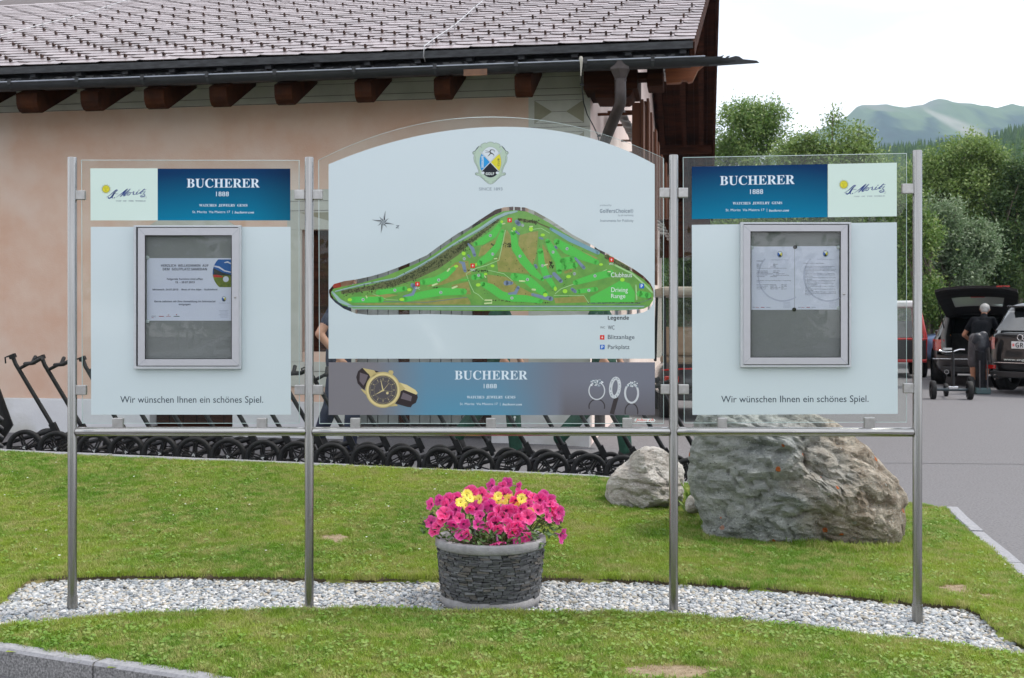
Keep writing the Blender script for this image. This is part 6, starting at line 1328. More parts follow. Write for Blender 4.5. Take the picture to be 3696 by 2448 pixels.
for k, (x, y) in enumerate([(530, 245), (465, 325), (515, 360), (600, 300), (660, 290), (850, 260), (890, 340), (960, 290), (1090, 285), (1065, 365), (1180, 430), (800, 320), (560, 285)]):
    px, py = PZ4(x, y); p = P(px, py, 5.47+rr.uniform(-.02, .06)); d = Vector((rr.gauss(0, .35), -.9, rr.uniform(.1, 1.0))).normalized(); q = d.to_track_quat('Z', 'Y').to_matrix().to_4x4() @ Matrix.Diagonal((*(3*[rr.uniform(.78, 1.02)]), 1)); q.translation = p-OFF[dai]; obj('daisy_flower', DS[k % 3], dai, q)
mb = MB()
for (x, y) in [(530, 245), (465, 325), (600, 300), (890, 340), (960, 290), (1090, 285)]:
    px, py = PZ4(x, y); p = P(px, py, 5.48); mb.tube([Vector((PC.x+(p.x-PC.x)*.8, PC.y, ZT-.03)), p], .002, 5, caps=False)
mb.build('stems', MATS['plant_stem'], dai, fix=False)['kind'] = 'stuff'

# ------------------------------------------------------------ golf trolleys in a row
def wheelmesh(Rw, wt, spokes=5):
    ty, rm, mk = MB(), MB(), MB(); AX = Matrix(((1, 0, 0), (0, 0, 1), (0, -1, 0)))   # axis along y
    prof_ = [(Rw-.031, -wt/2), (Rw-.008, -wt/2), (Rw, -wt*.28), (Rw, wt*.28), (Rw-.008, wt/2), (Rw-.031, wt/2)]
    ty.lathe(prof_, 40, axis=AX, closed=True)
    rm.lathe([(Rw-.038, -wt*.4), (Rw-.030, -wt*.45), (Rw-.030, wt*.45), (Rw-.038, wt*.4)], 40, axis=AX, closed=True)
    rm.lathe([(0, -wt*.55), (.022, -wt*.55), (.027, -wt*.3), (.027, wt*.3), (.02, wt*.5), (0, wt*.5)], 18, axis=AX)
    for k in range(spokes):
        a = 2*math.pi*k/spokes+.3; u = Vector((math.cos(a), 0, math.sin(a))); s_ = Vector((-u.z, 0, u.x))
        for sg in (-1, 1):
            p = u*.02+s_*sg*.010; q = u*(Rw-.034)+s_*sg*.010; t_ = Vector((0, wt*.25, 0)); w_ = s_*.0045
            rm.hexa([p-w_-t_, q-w_-t_, q+w_-t_, p+w_-t_, p-w_+t_, q-w_+t_, q+w_+t_, p+w_+t_])
    for sg in (-1, 1): mk.add([Vector(v) for v in ((sg*.002, -wt*.56, -.006), (sg*.014, -wt*.56, -.012), (sg*.004, -wt*.56, .014), (sg*.001, -wt*.56, .013))], [(0, 1, 2, 3)])
    return ty.mesh('tyre', M_tyre, fix=False), rm.mesh('rim', M_black, fix=False), mk.mesh('hub_mark', mat('hub_grey', (.50, .51, .50), rough=.5), fix=False)
WA, WB = wheelmesh(.147, .045), wheelmesh(.120, .040)
def add_wheel(e, W, loc, rot=0):
    M = Matrix.Translation(loc) @ Matrix.Rotation(rot, 4, 'Y'); o = obj('wheel', W[0], e, M)
    for nm, me in (('rim', W[1]), ('hub_mark', W[2])): obj(nm, me, o)
    return o
def trolley(name, label):
    e = empty(name, (0, 0, 0), label, 'golf trolley', 'golf trolleys parked in a row at the wall')
    add_wheel(e, WA, (0, 0, .147)); add_wheel(e, WB, (-.03, .60, .125))
    J = Vector((.11, .31, .30))
    MB().tube([J+Vector((.04, 0, -.10)), J, Vector((-.19, .30, .82)), Vector((-.215, .30, .885))], [.019, .019, .017, .018], 10).build('pole', M_black, e, fix=False)
    fr_ = MB(); fr_.tube([J+Vector((.02, 0, -.04)), Vector((-.12, .30, .19)), Vector((-.42, .30, .10))], [.022, .018, .013], 10); fr_.tube([(0, .02, .147), (.03, .15, .16), (.10, .31, .20), (.02, .46, .15), (-.03, .58, .125)], .013, 8)
    fr_.box(J+Vector((.02, 0, -.03)), (.05, .05, .10), Euler((0, -.45, 0)).to_matrix()); fr_.build('frame', M_black, e, fix=False)
    hd = MB(); H = Vector((-.17, .30, .775)); K2 = Vector((-.075, .30, .825))
    hd.tube([H, K2], .014, 8); hd.tube([K2+Vector((.0, -.03, 0)), K2+Vector((.0, -.10, .0)), Vector((.02, .12, .835)), Vector((.115, .06, .88))], [.014, .016, .017, .017], 9); hd.tube([K2, K2+Vector((0, .06, .0)), Vector((-.075, .44, .875))], [.014, .016, .017], 9); hd.build('handle', M_black, e, fix=False)
    br = MB(); T = Vector((-.215, .30, .885)); br.box(T, (.05, .045, .035), Euler((0, -.4, 0)).to_matrix()); br.tube([T+Vector((-.03, -.02, .0)), T+Vector((-.055, -.02, -.01)), T+Vector((-.05, -.02, -.06))], .007, 6); br.build('brake_lever', M_black, e, fix=False)
    MB().lathe([(.045, -.02), (.062, -.02), (.066, 0), (.062, .02), (.045, .02)], 20, (-.42, .30, .066), Matrix(((1, 0, 0), (0, 0, 1), (0, -1, 0))), closed=True).build('front_wheel', M_tyre, e, fix=False)
    return e
hubs = [85, 198, 338, 453, 574, 697, 821, 947, 1068, 1195, 1326, 1455, 1587, 1719, 1853, 1990, 2128, 2249, 2372, 2490]
POS = ['half hidden behind the left post', 'seen through the left pane edge']
where = {0: 'leftmost of the row, its two grips clear against the pink wall', 1: 'second from the left, its brake lever clear against the pink wall', 2: 'third from the left, just right of the first post', 3: 'fourth from the left, below the left end of the first foot clamp', 7: 'just left of the second post', 8: 'crossed by the second post', 9: 'just right of the second post',
         12: 'above the left petunias', 13: 'right of the middle foot clamp', 15: 'above the yellow daisies', 17: 'partly behind the small whitish boulder', 18: 'mostly behind the small whitish boulder', 19: 'rightmost, behind the third post'}
ordn = ['first', 'second', 'third', 'fourth', 'fifth', 'sixth', 'seventh', 'eighth', 'ninth', 'tenth', 'eleventh', 'twelfth', 'thirteenth', 'fourteenth', 'fifteenth', 'sixteenth', 'seventeenth', 'eighteenth', 'nineteenth', 'twentieth']
base = trolley('golf_trolley', 'x'); rr = random.Random(5)
for k, hx in enumerate(hubs):
    t_ = base if k == 0 else copy_tree(base)
    hy = lerp(1617, 1706, (hx-85)/(2128-85)); Y = lerp(9.3, 8.92, (hx-85)/(2128-85)); p = P(hx, hy, Y)
    t_.location = (p.x, Y+.03, p.z-.147); t_.rotation_euler = (0, 0, rr.uniform(-.04, .04)+.04)
    for ch in t_.children:
        if ch.name.startswith('wheel'): ch.rotation_euler = (0, rr.uniform(0, 6.28), 0)
    t_['label'] = 'black golf trolley '+where.get(k, ordn[k]+' from the left in the row by the wall')
# golf bag at the far left
gb = empty('golf_bag', (P(-20, 1500, 9.55).x, 9.55, .3), 'black golf bag leaning at the far left edge by the wall', 'golf bag'); b0 = Vector(gb.location)
MB().tube([b0+Vector((-.25, 0, -.02)), b0+Vector((-.08, 0, .14)), b0+Vector((.02, 0, .24)), b0+Vector((-.10, .02, .62))], [.10, .14, .13, .10], 14).build('bag_body', M_black, gb, fix=False)
for k in range(5):
    a = b0+Vector((.12, -.1, .30-.075*k)); MB().tube([a+Vector((-.30, 0, .16)), a+Vector((-.06, -.01, .03)), a], [.03, .035, .012], 7).build('bag_pocket', mat('bag_fabric', (.02, .02, .024), (.05, .05, .055), sc=14, rough=.5), gb, fix=False)
# ------------------------------------------------------------ people
def bodymesh(caps, mats, voxel=.0095):
    "one continuous skin over tapered capsules; material by nearest capsule"
    mb = MB()
    for (a, b, ra, rb, lab) in caps:
        a, b = Vector(a), Vector(b)
        if (b-a).length < 1e-4: b = a+Vector((0, 0, 1e-3))
        n_ = 12; d = (b-a).normalized(); pts, rad_ = [], []
        for k in range(6): t = -math.pi/2+math.pi/2*k/5; pts.append(a+d*ra*math.sin(t)); rad_.append(max(ra*math.cos(t), .0008))
        for k in range(6): t = math.pi/2*k/5; pts.append(b+d*rb*math.sin(t)); rad_.append(max(rb*math.cos(t), .0008))
        mb.tube(pts, rad_, n_)
    me = mb.mesh('tmp', MATS['steel']); o = bpy.data.objects.new('tmp', me); COL.objects.link(o)
    r_ = o.modifiers.new('r', 'REMESH'); r_.mode = 'VOXEL'; r_.voxel_size = voxel; s_ = o.modifiers.new('s', 'SMOOTH'); s_.factor = .5; s_.iterations = 4
    bpy.context.view_layer.update(); out_ = bpy.data.meshes.new_from_object(o.evaluated_get(bpy.context.evaluated_depsgraph_get())); bpy.data.objects.remove(o)
    labs = sorted(set(c[4] for c in caps)); out_.materials.clear()
    for l in labs: out_.materials.append(mats[l])
    n_ = len(out_.polygons); cen = np.empty(n_*3, dtype=np.float32); out_.polygons.foreach_get('center', cen); cen = cen.reshape(-1, 3); best = np.full(n_, 1e9); idx = np.zeros(n_, dtype=np.int32)
    for (a, b, ra, rb, lab) in caps:
        A = np.array(a); B = np.array(b); ab = B-A; t = np.clip(((cen-A) @ ab)/max(float(ab @ ab), 1e-8), 0, 1); d = np.linalg.norm(cen-(A+t[:, None]*ab), axis=1)-(ra+(rb-ra)*t); m_ = d < best; best[m_] = d[m_]; idx[m_] = labs.index(lab)
    out_.polygons.foreach_set('material_index', idx); out_.polygons.foreach_set('use_smooth', np.ones(n_, dtype=bool)); out_.update(); return out_
def lerpv(a, b, t): return Vector(a)+(Vector(b)-Vector(a))*t
def hand(caps, wr, fw, up, side=1, curl=.6):
    "palm and five fingers; fw = pointing direction, up = back of the hand"
    wr, fw, up = Vector(wr), Vector(fw).normalized(), Vector(up).normalized(); sd_ = fw.cross(up)*side
    caps.append((wr, wr+fw*.045, .027, .030, 'skin'))
    for k, (ln, o_) in enumerate(((.066, .030), (.075, .010), (.070, -.010), (.055, -.028))):
        b = wr+fw*.075+sd_*o_; d1 = (fw-up*curl*.4).normalized(); d2 = (fw-up*curl*1.6).normalized(); m = b+d1*ln*.5; caps.append((wr+fw*.04+sd_*o_*.8, b, .011, .0095, 'skin')); caps.append((b, m, .0095, .009, 'skin')); caps.append((m, m+d2*ln*.5, .0088, .0078, 'skin'))
    b = wr+fw*.02+sd_*.030; m = b+(fw*.6+sd_*.8)*.035; caps.append((b, m, .013, .011, 'skin')); caps.append((m, m+(fw-up*.3)*.03, .0105, .009, 'skin'))
def person(name, label, J, mats, loc, hair=True, short_sleeve=True, shorts=False, fwd=(1, 0, 0)):
    f_ = Vector(fwd).normalized(); rt = f_.cross(Vector((0, 0, 1))).normalized(); c = []; V = {k: Vector(v) for k, v in J.items()}
    hp, ch, nk, hd = V['hip'], V['chest'], V['neck'], V['head']
    hw = .085; sw_ = .175; up = (nk-hp).normalized(); rt2 = rt
    for s in (-1, 1):
        c += [(hp+rt*s*.06, hp+rt*s*.075+Vector((0, 0, .06)), .112, .108, 'trousers'), (lerpv(hp, ch, .28)+rt*s*.055, ch+rt*s*.07, .105, .115, 'shirt'), (ch+rt*s*.07, ch+rt*s*.12+up*.12, .110, .075, 'shirt')]
    c += [(lerpv(hp, ch, .2), ch, .110, .12, 'shirt'), (ch+up*.16, nk+(hd-nk)*.35, .062, .055, 'skin'), (ch+up*.10, nk, .09, .065, 'shirt')]
    for s, L_ in ((-1, 'l'), (1, 'r')):
        sh = ch+up*.14+rt*s*sw_; el, wr = V[L_+'elbow'], V[L_+'wrist']
        c += [(ch+up*.13+rt*s*.08, sh, .07, .062, 'shirt'), (sh, lerpv(sh, el, .62), .060, .056, 'shirt'), (lerpv(sh, el, .5), el, .047, .041, 'skin' if short_sleeve else 'shirt'), (el, wr, .041, .027, 'skin')]
        fwv = (wr-el).normalized(); bk_ = rt*s; bk_ = (bk_-fwv*bk_.dot(fwv)).normalized(); hand(c, wr, fwv, bk_, s)
        kn, an = V[L_+'knee'], V[L_+'ankle']; hh = hp+rt*s*hw-Vector((0, 0, .02))
        if shorts: c += [(hh, kn+Vector((0, 0, .02)), .105, .098, 'trousers'), (kn, lerpv(kn, an, .35), .056, .060, 'skin'), (lerpv(kn, an, .35), lerpv(kn, an, .8), .060, .038, 'skin'), (lerpv(kn, an, .76), an, .042, .040, 'sock')]
        else: c += [(hh, kn, .108, .075, 'trousers'), (kn, lerpv(kn, an, .35), .072, .072, 'trousers'), (lerpv(kn, an, .35), an, .072, .062, 'trousers')]
        ft = V.get(L_+'toe', an+f_*.15-Vector((0, 0, .05))); heel = an-(ft-an).normalized()*.03-Vector((0, 0, .045)); c += [(heel, lerpv(an, ft, .5)-Vector((0, 0, .02)), .042, .048, 'shoe'), (lerpv(an, ft, .45)-Vector((0, 0, .015)), ft, .047, .036, 'shoe')]
    hf = (Vector(J.get('look', f_))).normalized(); hu = (hd-nk).normalized(); hr = hf.cross(hu).normalized(); hf = hu.cross(hr)
    c += [(hd-hf*.015+hu*.02, hd+hf*.02+hu*.025, .088, .085, 'skin'), (hd+hf*.02-hu*.03, hd+hf*.045-hu*.075, .068, .042, 'skin'), (hd+hf*.098+hu*.005, hd+hf*.112-hu*.025, .010, .014, 'skin')]
    for s in (-1, 1): c.append((hd+hr*s*.082-hu*.01, hd+hr*s*.088+hu*.025, .012, .016, 'skin'))
    c.append((hd+hf*.10-hu*.055+hr*-.018, hd+hf*.10-hu*.055+hr*.018, .006, .006, 'lip'))
    root = empty(name, loc, label, 'person'); o_ = Vector(loc)
    me = bodymesh([(a, b, ra, rb, l) for a, b, ra, rb, l in c], mats); me.transform(Matrix.Translation(-o_)); o = obj('body', me, root)
    hmb = [(hd-hf*.03+hu*.03, hd-hf*.005+hu*.045, .096, .092, 'hair'), (hd-hf*.045-hu*.005, hd-hf*.04-hu*.045, .082, .062, 'hair')]
    if hair: hm = bodymesh(hmb, mats, .012); hm.transform(Matrix.Translation(-o_)); obj('hair', hm, root)
    for s in (-1, 1): MB().lathe([(0, .006), (.008, .004), (.011, 0)], 10, hd+hf*.093+hr*s*.032+hu*.012, hf.to_track_quat('Z', 'Y').to_matrix()).build('eye', mat('eye_dark', (.03, .02, .015), rough=.2), root)
    return root
M_skin = mat('skin', (.40, .20, .125), (.46, .25, .165), sc=20, rough=.5); M_tan = mat('tanned_skin', (.30, .135, .075), (.36, .17, .10), sc=20, rough=.5); M_lip = mat('lips', (.35, .12, .10), rough=.5)
M_gtr = mat('green_workwear', (.006, .040, .024), (.014, .065, .040), sc=14, rough=.85, bump=.004, bsc=12); M_nvy = mat('navy_cloth', (.010, .014, .032), (.025, .032, .06), sc=12, rough=.85, bump=.004, bsc=12)
M_jean = mat('blue_jeans', (.02, .035, .075), (.05, .08, .14), sc=30, rough=.9); M_shoe = mat('dark_shoe', (.012, .011, .010), (.03, .028, .026), sc=20, rough=.6); M_hairb = mat('brown_hair', (.035, .02, .012), (.07, .04, .025), sc=60, rough=.6)
M_hairg = mat('grey_hair', (.22, .22, .215), (.42, .42, .41), sc=70, rough=.7); M_shorts = mat('grey_shorts', (.06, .057, .062), (.09, .086, .092), sc=10, rough=.9, bump=.004, bsc=9); M_blsh = mat('black_shirt', (.005, .006, .008), (.012, .013, .016), sc=8, rough=.95, bump=.005, bsc=7, spec=.08)
def walker(label, cx, Y, dx, hipx, mats, bend=0, flip=1, name='person', arm=None):
    g = lambda x, y, dy=0: tuple(P(x, y, Y+dy))
    J = {'hip': g(hipx, 1296), 'chest': g(cx, 1150), 'neck': g(cx+5, 1068), 'head': g(cx+12, 1010),
         'rknee': g(dx[0], 1470, -.09), 'rankle': g(dx[1], dx[2], -.09), 'lknee': g(dx[3], 1462, .09), 'lankle': g(dx[4], dx[5], .09)}
    a = arm or ((cx-38, 1200), (cx+10, 1290), (cx+30, 1205), (cx+72, 1300))
    J['relbow'] = g(*a[0], -.27); J['rwrist'] = g(*a[1], -.26); J['lelbow'] = g(*a[2], .25); J['lwrist'] = g(*a[3], .22)
    if dx[5] < 1600: J['ltoe'] = g(dx[4]+22, dx[5]+52, .09)
    loc = P(hipx, 1640, Y); return person(name, label, J, mats, (loc.x, Y, z_asph(loc.x, Y)))
gm_ = {'skin': M_skin, 'shirt': M_gtr, 'trousers': M_gtr, 'shoe': M_shoe, 'lip': M_lip, 'hair': M_hairb, 'sock': M_nvy}
pB = walker('person in dark green work clothes striding behind the middle of the map board', 1805, 10.7, (1850, 1862, 1618, 1742, 1652, 1572), 1800, gm_)
pC = walker('person in dark green work clothes striding by the plinth corner near the small boulder', 2165, 10.55, (2240, 2258, 1622, 2130, 2020, 1580), 2180, gm_)
pA = walker('person in navy clothes and red cap with elbow bent beside the second post', 1228, 10.5, (1275, 1262, 1605, 1195, 1155, 1565), 1222, {**gm_, 'shirt': M_nvy, 'trousers': M_nvy, 'hair': mat('red_cap', (.55, .06, .03), rough=.8)}, arm=((1153, 1205), (1222, 1290), (1262, 1215), (1240, 1300)))
for (x, y, pn) in ((1858, 1509, pB), (2270, 1597, pC)):
    c = P(x, y, 10.45 if pn is pB else 10.36); c.y = (pB if pn is pB else pC).location.y-.175; mb = MB(); mb.lathe([(0, .002), (.012, 0)], 10, c, Matrix(((1, 0, 0), (0, 0, -1), (0, 1, 0)))); mb.box(c+Vector((0, 0, -.02)), (.008, .002, .02)); o_ = mb.build('cloth_badge', mat('badge_white', (.6, .62, .6), rough=.7), pn)
# man at the open tailgate
HD = R(24); hf_ = Vector((math.sin(HD), math.cos(HD), 0)); hr_ = Vector((math.cos(HD), -math.sin(HD), 0)); MO = P(3532, 1408, 21.9); MO.z = 0
def ml(r, f, z): return tuple(MO+hr_*r+hf_*f+Vector((0, 0, z)))
J = {'hip': ml(0, 0, .93), 'chest': ml(.05, .16, 1.24), 'neck': ml(.09, .30, 1.43), 'head': ml(.10, .40, 1.545), 'lelbow': ml(-.27, .20, 1.06), 'lwrist': ml(-.13, .40, .92), 'relbow': ml(.34, .30, 1.12), 'rwrist': ml(.25, .55, 1.02),
     'lknee': ml(-.10, .03, .50), 'lankle': ml(-.09, -.02, .09), 'rknee': ml(.12, .06, .50), 'rankle': ml(.13, 0, .09), 'look': hf_+Vector((0, 0, -.7))}
J['ltoe'] = ml(-.11, .15, .035); J['rtoe'] = ml(.15, .17, .035)
person('person', 'grey haired person in black shirt and grey shorts leaning into the open car boot', J, {'skin': M_tan, 'shirt': M_blsh, 'trousers': M_shorts, 'shoe': M_shoe, 'lip': M_lip, 'hair': M_hairg, 'sock': M_nvy}, tuple(MO), shorts=True, fwd=hf_)

# ------------------------------------------------------------ cars
M_carglass = mat('car_glass', (.012, .016, .018), rough=.03, spec=.9, coat=1)
M_chrome = mat('chrome', (.75, .76, .78), rough=.12, metal=1)
M_tail = mat('tail_light', (.42, .012, .010), (.30, .01, .008), sc=30, rough=.12, coat=1); M_alloy = mat('alloy_rim', (.38, .38, .39), rough=.3, metal=.8); M_trim = mat('dark_trim', (.015, .015, .016), rough=.5)
def paint(name, c, rough=.3, metal=.3): return mat(name, c, rough=rough, metal=metal, coat=.7, spec=.3)
def slice_pts(y0, y1, hw, z, n_=56, e=5.5):
    pts = []
    for k in range(n_):
        a = 2*math.pi*k/n_-math.pi/2; c, s = math.cos(a), math.sin(a); pts.append(Vector((hw*math.copysign(abs(c)**(2/e), c), (y0+y1)/2+(y1-y0)/2*math.copysign(abs(s)**(2/e), s), z)))
    return pts
WMC = None
def carwheel():
    global WMC
    if WMC: return WMC
    AX = Matrix(((0, 0, 1), (1, 0, 0), (0, 1, 0))); t = MB(); t.lathe([(.20, -.11), (.31, -.115), (.335, -.09), (.335, .09), (.31, .115), (.20, .11)], 36, axis=AX, closed=True)
    r_ = MB(); r_.lathe([(.205, -.10), (.205, .10)], 30, axis=AX); r_.lathe([(0, .03), (.06, .035), (.06, -.035), (0, -.03)], 16, axis=AX)
    for k in range(5):
        a = 2*math.pi*k/5; u = Vector((0, math.cos(a), math.sin(a))); s_ = Vector((0, -u.z, u.y))*.028; x_ = Vector((.03, 0, 0)); p, q = u*.04, u*.21; r_.hexa([p-s_-x_, q-s_-x_, q+s_-x_, p+s_-x_, p-s_+x_, q-s_+x_, q+s_+x_, p+s_+x_])
    WMC = (t.mesh('car_tyre', M_tyre, fix=False), r_.mesh('car_rim', M_alloy, fix=False)); return WMC
def car(name, label, loc, yaw, pm, suv=0, open_=False, group=None, L_=4.62, detail=True):
    e = empty(name, (0, 0, 0), label, 'car', group); H = 1.50+suv
    sls = [(.24+suv*.3, .18, L_-.2, .80), (.32+suv*.3, .03, L_-.04, .885), (.46, -.01, L_, .915), (.62+suv*.3, -.015, L_+.01, .93), (.78+suv*.5, .01, L_-.04, .935), (.90+suv*.6, .05, L_-.16, .925), (.965+suv*.6, .08, L_-1.25, .90)]
    gh = [(1.0+suv*.6, .11, L_-1.36, .865), (1.12+suv*.7, .19, L_-1.62, .82), (H-.16, .38, L_-2.05, .73), (H-.07, .48, L_-2.3, .68), (H-.02, .62, L_-2.5, .58), (H, .9, L_-2.8, .38)]
    A = sls+gh; n_ = 56; rings = [slice_pts(y0, y1, hw, z) for (z, y0, y1, hw) in A]; mb = MB(); V = [p for r_ in rings for p in r_]; fs, ms = [], []
    for j in range(len(A)-1):
        for k in range(n_):
            f = (j*n_+k, j*n_+(k+1) % n_, (j+1)*n_+(k+1) % n_, (j+1)*n_+k); cen = (rings[j][k]+rings[j+1][(k+1) % n_])/2; nz_ = A[j][0]; ang = (k+.5)/n_*4 % 1
            rear = abs(k+.5 if k < n_/2 else k+.5-n_) < 6.2
            if open_ and rear and .60 < nz_ < H-.10: continue
            glassy = j >= len(sls) and j < len(sls)+2
            corner = abs(abs(ang-.5)) < .075
            side = .12 < (k+.5)/n_ < .38 or .62 < (k+.5)/n_ < .88
            pill = corner or (side and any(abs(cen.y-q) < .05 for q in (1.45, L_-2.35)))
            m_ = 1 if glassy and not pill else 2 if nz_ < .30 and False else 0
            mb.add([V[i] for i in f], [(0, 1, 2, 3)], m_, True)
    mb.add(rings[-1], [tuple(range(n_))], 0); mb.add(rings[0], [tuple(range(n_))[::-1]], 2)
    me = mb.mesh('body', [pm, M_carglass, M_trim], fix=False); bm = bmesh.new(); bm.from_mesh(me); bmesh.ops.remove_doubles(bm, verts=bm.verts, dist=.0005); bmesh.ops.recalc_face_normals(bm, faces=bm.faces); bm.to_mesh(me); bm.free(); body = obj('body', me, e)
    for s in (-1, 1):
        for y in (.82, L_-.85):
            o = obj('wheel', carwheel()[0], e, loc=(s*.80, y, .335)); obj('rim', carwheel()[1], o)
            mb = MB(); mb.lathe([(0, 0), (.385, 0)], 28, (s*.937, y, .37), Matrix(((0, 0, 1), (1, 0, 0), (0, 1, 0)))); mb.build('wheel_arch', M_trim, e, fix=False)
        MB().box((s*1.0, L_-1.75, 1.02+suv*.6), (.16, .10, .12)).build('wing_mirror', pm, e, bevel=.03)
    if not detail: return e
    zl = .80+suv*.55
    for s in (-1, 1):   # tail lights hugging the corners
        mb = MB(); rows = []
        for zz, o_ in ((zl-.10, .006), (zl, .012), (zl+.13, .008)):
            base_ = slice_pts(.01, L_, .937, zz, 56); row = []
            for k in range(0, 9):
                p = base_[(k+3) % 56] if s > 0 else base_[(-k-3) % 56]; row.append(p+Vector((p.x, p.y-.6, 0)).normalized()*o_)
            rows.append(row)
        mb.grid(rows); mb.build('tail_light', M_tail, e, fix=False)
        if suv > .1: MB().box((s*.70, -.03, .47), (.26, .03, .075)).build('fog_reflector', M_tail, e, bevel=.01)
        q = MB(); q.tube([(s*.58, .2, .29), (s*.58, -.035, .29)], .045, 14); q.build('exhaust', M_chrome, e, fix=False); MB().lathe([(0, 0), (.036, 0)], 14, (s*.58, -.0365, .29), Matrix(((1, 0, 0), (0, 0, -1), (0, 1, 0)))).build('exhaust_bore', M_trim, e, fix=False)
    MB().box((0, -.008, .34), (1.35, .05, .12)).build('bumper_insert', M_trim, e, bevel=.02)
    MB().box((0, -.018, .555), (1.70, .03, .012)).build('bumper_trim', M_chrome if suv else M_trim, e, bevel=.004)
    return e
M_blackp = paint('black_paint', (.010, .010, .011)); M_brownp = paint('dark_grey_brown_paint', (.045, .040, .040), metal=.6); M_silp = paint('silver_paint', (.42, .44, .46), metal=.6); M_bluep = paint('blue_grey_paint', (.10, .14, .24), metal=.5); M_whp = paint('white_paint', (.70, .70, .70), metal=0)
suv = car('parked_car', 'black off road estate car with Swiss number plate at the right edge', (0, 0, 0), 0, M_blackp, suv=.16)
def on(e, nm, m, fn): mb = MB(); fn(mb); return mb.build(nm, m, e, fix=False)
# rear window, spoiler, plate, rings and lettering
zq = lambda z: z
mb = MB(); rows = [[Vector((s*w_, y+.02*abs(s)**3-.006, z)) for s in np.linspace(-1, 1, 9)] for (z, y, w_) in ((1.14, .115, .66), (1.24, .185, .62), (1.34, .255, .57), (1.47, .345, .50))]; mb.grid(rows); mb.build('rear_window', M_carglass, suv, fix=False)
MB().box((0, .36, 1.575), (.98, .30, .035)).build('spoiler', M_blackp, suv, bevel=.014)
MB().box((0, -.012, .88), (.56, .012, .13)).build('number_plate', mat('plate_white', (.68, .69, .70), rough=.35), suv, bevel=.004)
def cartext(e, s, x0, x1, z0, z1, y, m): me = textmesh(s); text_to(me, lambda a, b: Vector((lerp(x0, x1, a), y, lerp(z0, z1, b)))); me.materials.append(m); obj('lettering', me, e)
cartext(suv, SA('GR·151 0'), -.20, .26, .835, .925, -.0195, M_blk); MB().box((-.24, -.0195, .88), (.035, .002, .045)).build('plate_shield', M_red, suv); MB().box((-.24, -.021, .88), (.02, .001, .008)).build('shield_cross', M_lt, suv)
cartext(suv, 'www.engadin-golf.ch', -.42, .42, .585, .635, -.022, M_lt)
for k in range(4):
    mb = MB(); c = Vector((-.135+.09*k, .045, 1.015)); pts = [c+Vector((.053*math.cos(a), -.018, .053*math.sin(a))) for a in np.linspace(0, 2*math.pi, 25)]; mb.tube(pts, .0075, 6, caps=False); mb.build('emblem_ring', M_chrome, suv, fix=False)
suv.rotation_euler = (0, 0, -R(52)); q = P(3706, 1430, 20.4); suv.location = (q.x, q.y, .03)
wag = car('parked_car', 'dark grey estate car with its tailgate raised, person leaning in', (0, 0, 0), 0, M_brownp, suv=.03, open_=True)
mb = MB()   # boot interior
for (p0, p1, p2, p3) in (((-.62, .0, .64), (.62, .0, .64), (.62, 1.4, .64), (-.62, 1.4, .64)), ((-.62, .03, .64), (-.62, 1.4, .64), (-.60, 1.4, 1.38), (-.60, .36, 1.38)), ((.62, .03, .64), (.60, .36, 1.38), (.60, 1.4, 1.38), (.62, 1.4, .64)), ((-.62, 1.4, .64), (.62, 1.4, .64), (.60, 1.4, 1.05), (-.60, 1.4, 1.05)), ((-.6, .36, 1.385), (.6, .36, 1.385), (.6, 1.4, 1.385), (-.6, 1.4, 1.385))): mb.add([p0, p1, p2, p3], [(0, 1, 2, 3)])
mb.build('boot_lining', mat('boot_lining', (.02, .02, .02), (.05, .048, .045), sc=6, rough=.9), wag, fix=False)
MB().box((-.585, .9, 1.02), (.01, .05, .03)).build('boot_lamp', mat('boot_lamp', (.9, .35, .08), rough=.3), wag)
MB().box((0, .02, .635), (1.25, .10, .03)).build('boot_sill', M_trim, wag, bevel=.01)
for s in (-1, 1):
    mb = MB(); mb.tube([(s*.63, .02, .66), (s*.66, .14, 1.0), (s*.60, .34, 1.38)], [.05, .05, .04], 8); mb.build('pillar_trim', mat('pillar_grey', (.16, .155, .15), rough=.7), wag, fix=False)
# raised tailgate
gate_rows = []
for t in np.linspace(0, 1, 7):
    y = .46-1.02*t; z = 1.50+.66*t-.16*t*t+.05*math.sin(t*3.1); hw = .62+.17*math.sin(min(t*1.25, 1)*1.57)-.03*t
    gate_rows.append([Vector((hw*s, y+.05*(1-s*s), z-.07*abs(s)**4*(1-t*.3)+.03*(1-s*s))) for s in np.linspace(-1, 1, 13)])
tg = MB(); th = Vector((0, .02, -.055))
for j in range(6):
    for k in range(12):
        q = [gate_rows[j][k], gate_rows[j][k+1], gate_rows[j+1][k+1], gate_rows[j+1][k]]; gl_ = 1 <= j <= 2 and 2 <= k <= 9
        if gl_: continue
        tg.add(q, [(0, 1, 2, 3)], 0, True); tg.add([p+th for p in q], [(3, 2, 1, 0)], 1, True)
loop = gate_rows[0]+[r_[-1] for r_ in gate_rows[1:]]+gate_rows[-1][::-1][1:]+[r_[0] for r_ in gate_rows[::-1][1:-1]]
for a, b in zip(loop, loop[1:]+loop[:1]): tg.add([a, b, b+th, a+th], [(0, 1, 2, 3)], 0)
tgo = tg.build('tailgate', [M_brownp, M_trim], wag, fix=False)
mb = MB(); mb.grid([[p+th*.5 for p in r_[2:11]] for r_ in gate_rows[1:4]]); mb.build('tailgate_glass', glassmat('tinted_glass', (.30, .38, .36), 1.0, 0, .45), tgo, fix=False)  # strong pale diffuse share lightens the pane in place of the bright view through it
MB().box(gate_rows[3][6]+Vector((0, .05, -.06)), (.26, .02, .02)).build('brake_light', M_tail, tgo)
MB().box(gate_rows[6][9]+Vector((.12, .01, -.01)), (.24, .03, .03)).build('tail_light', M_tail, tgo)
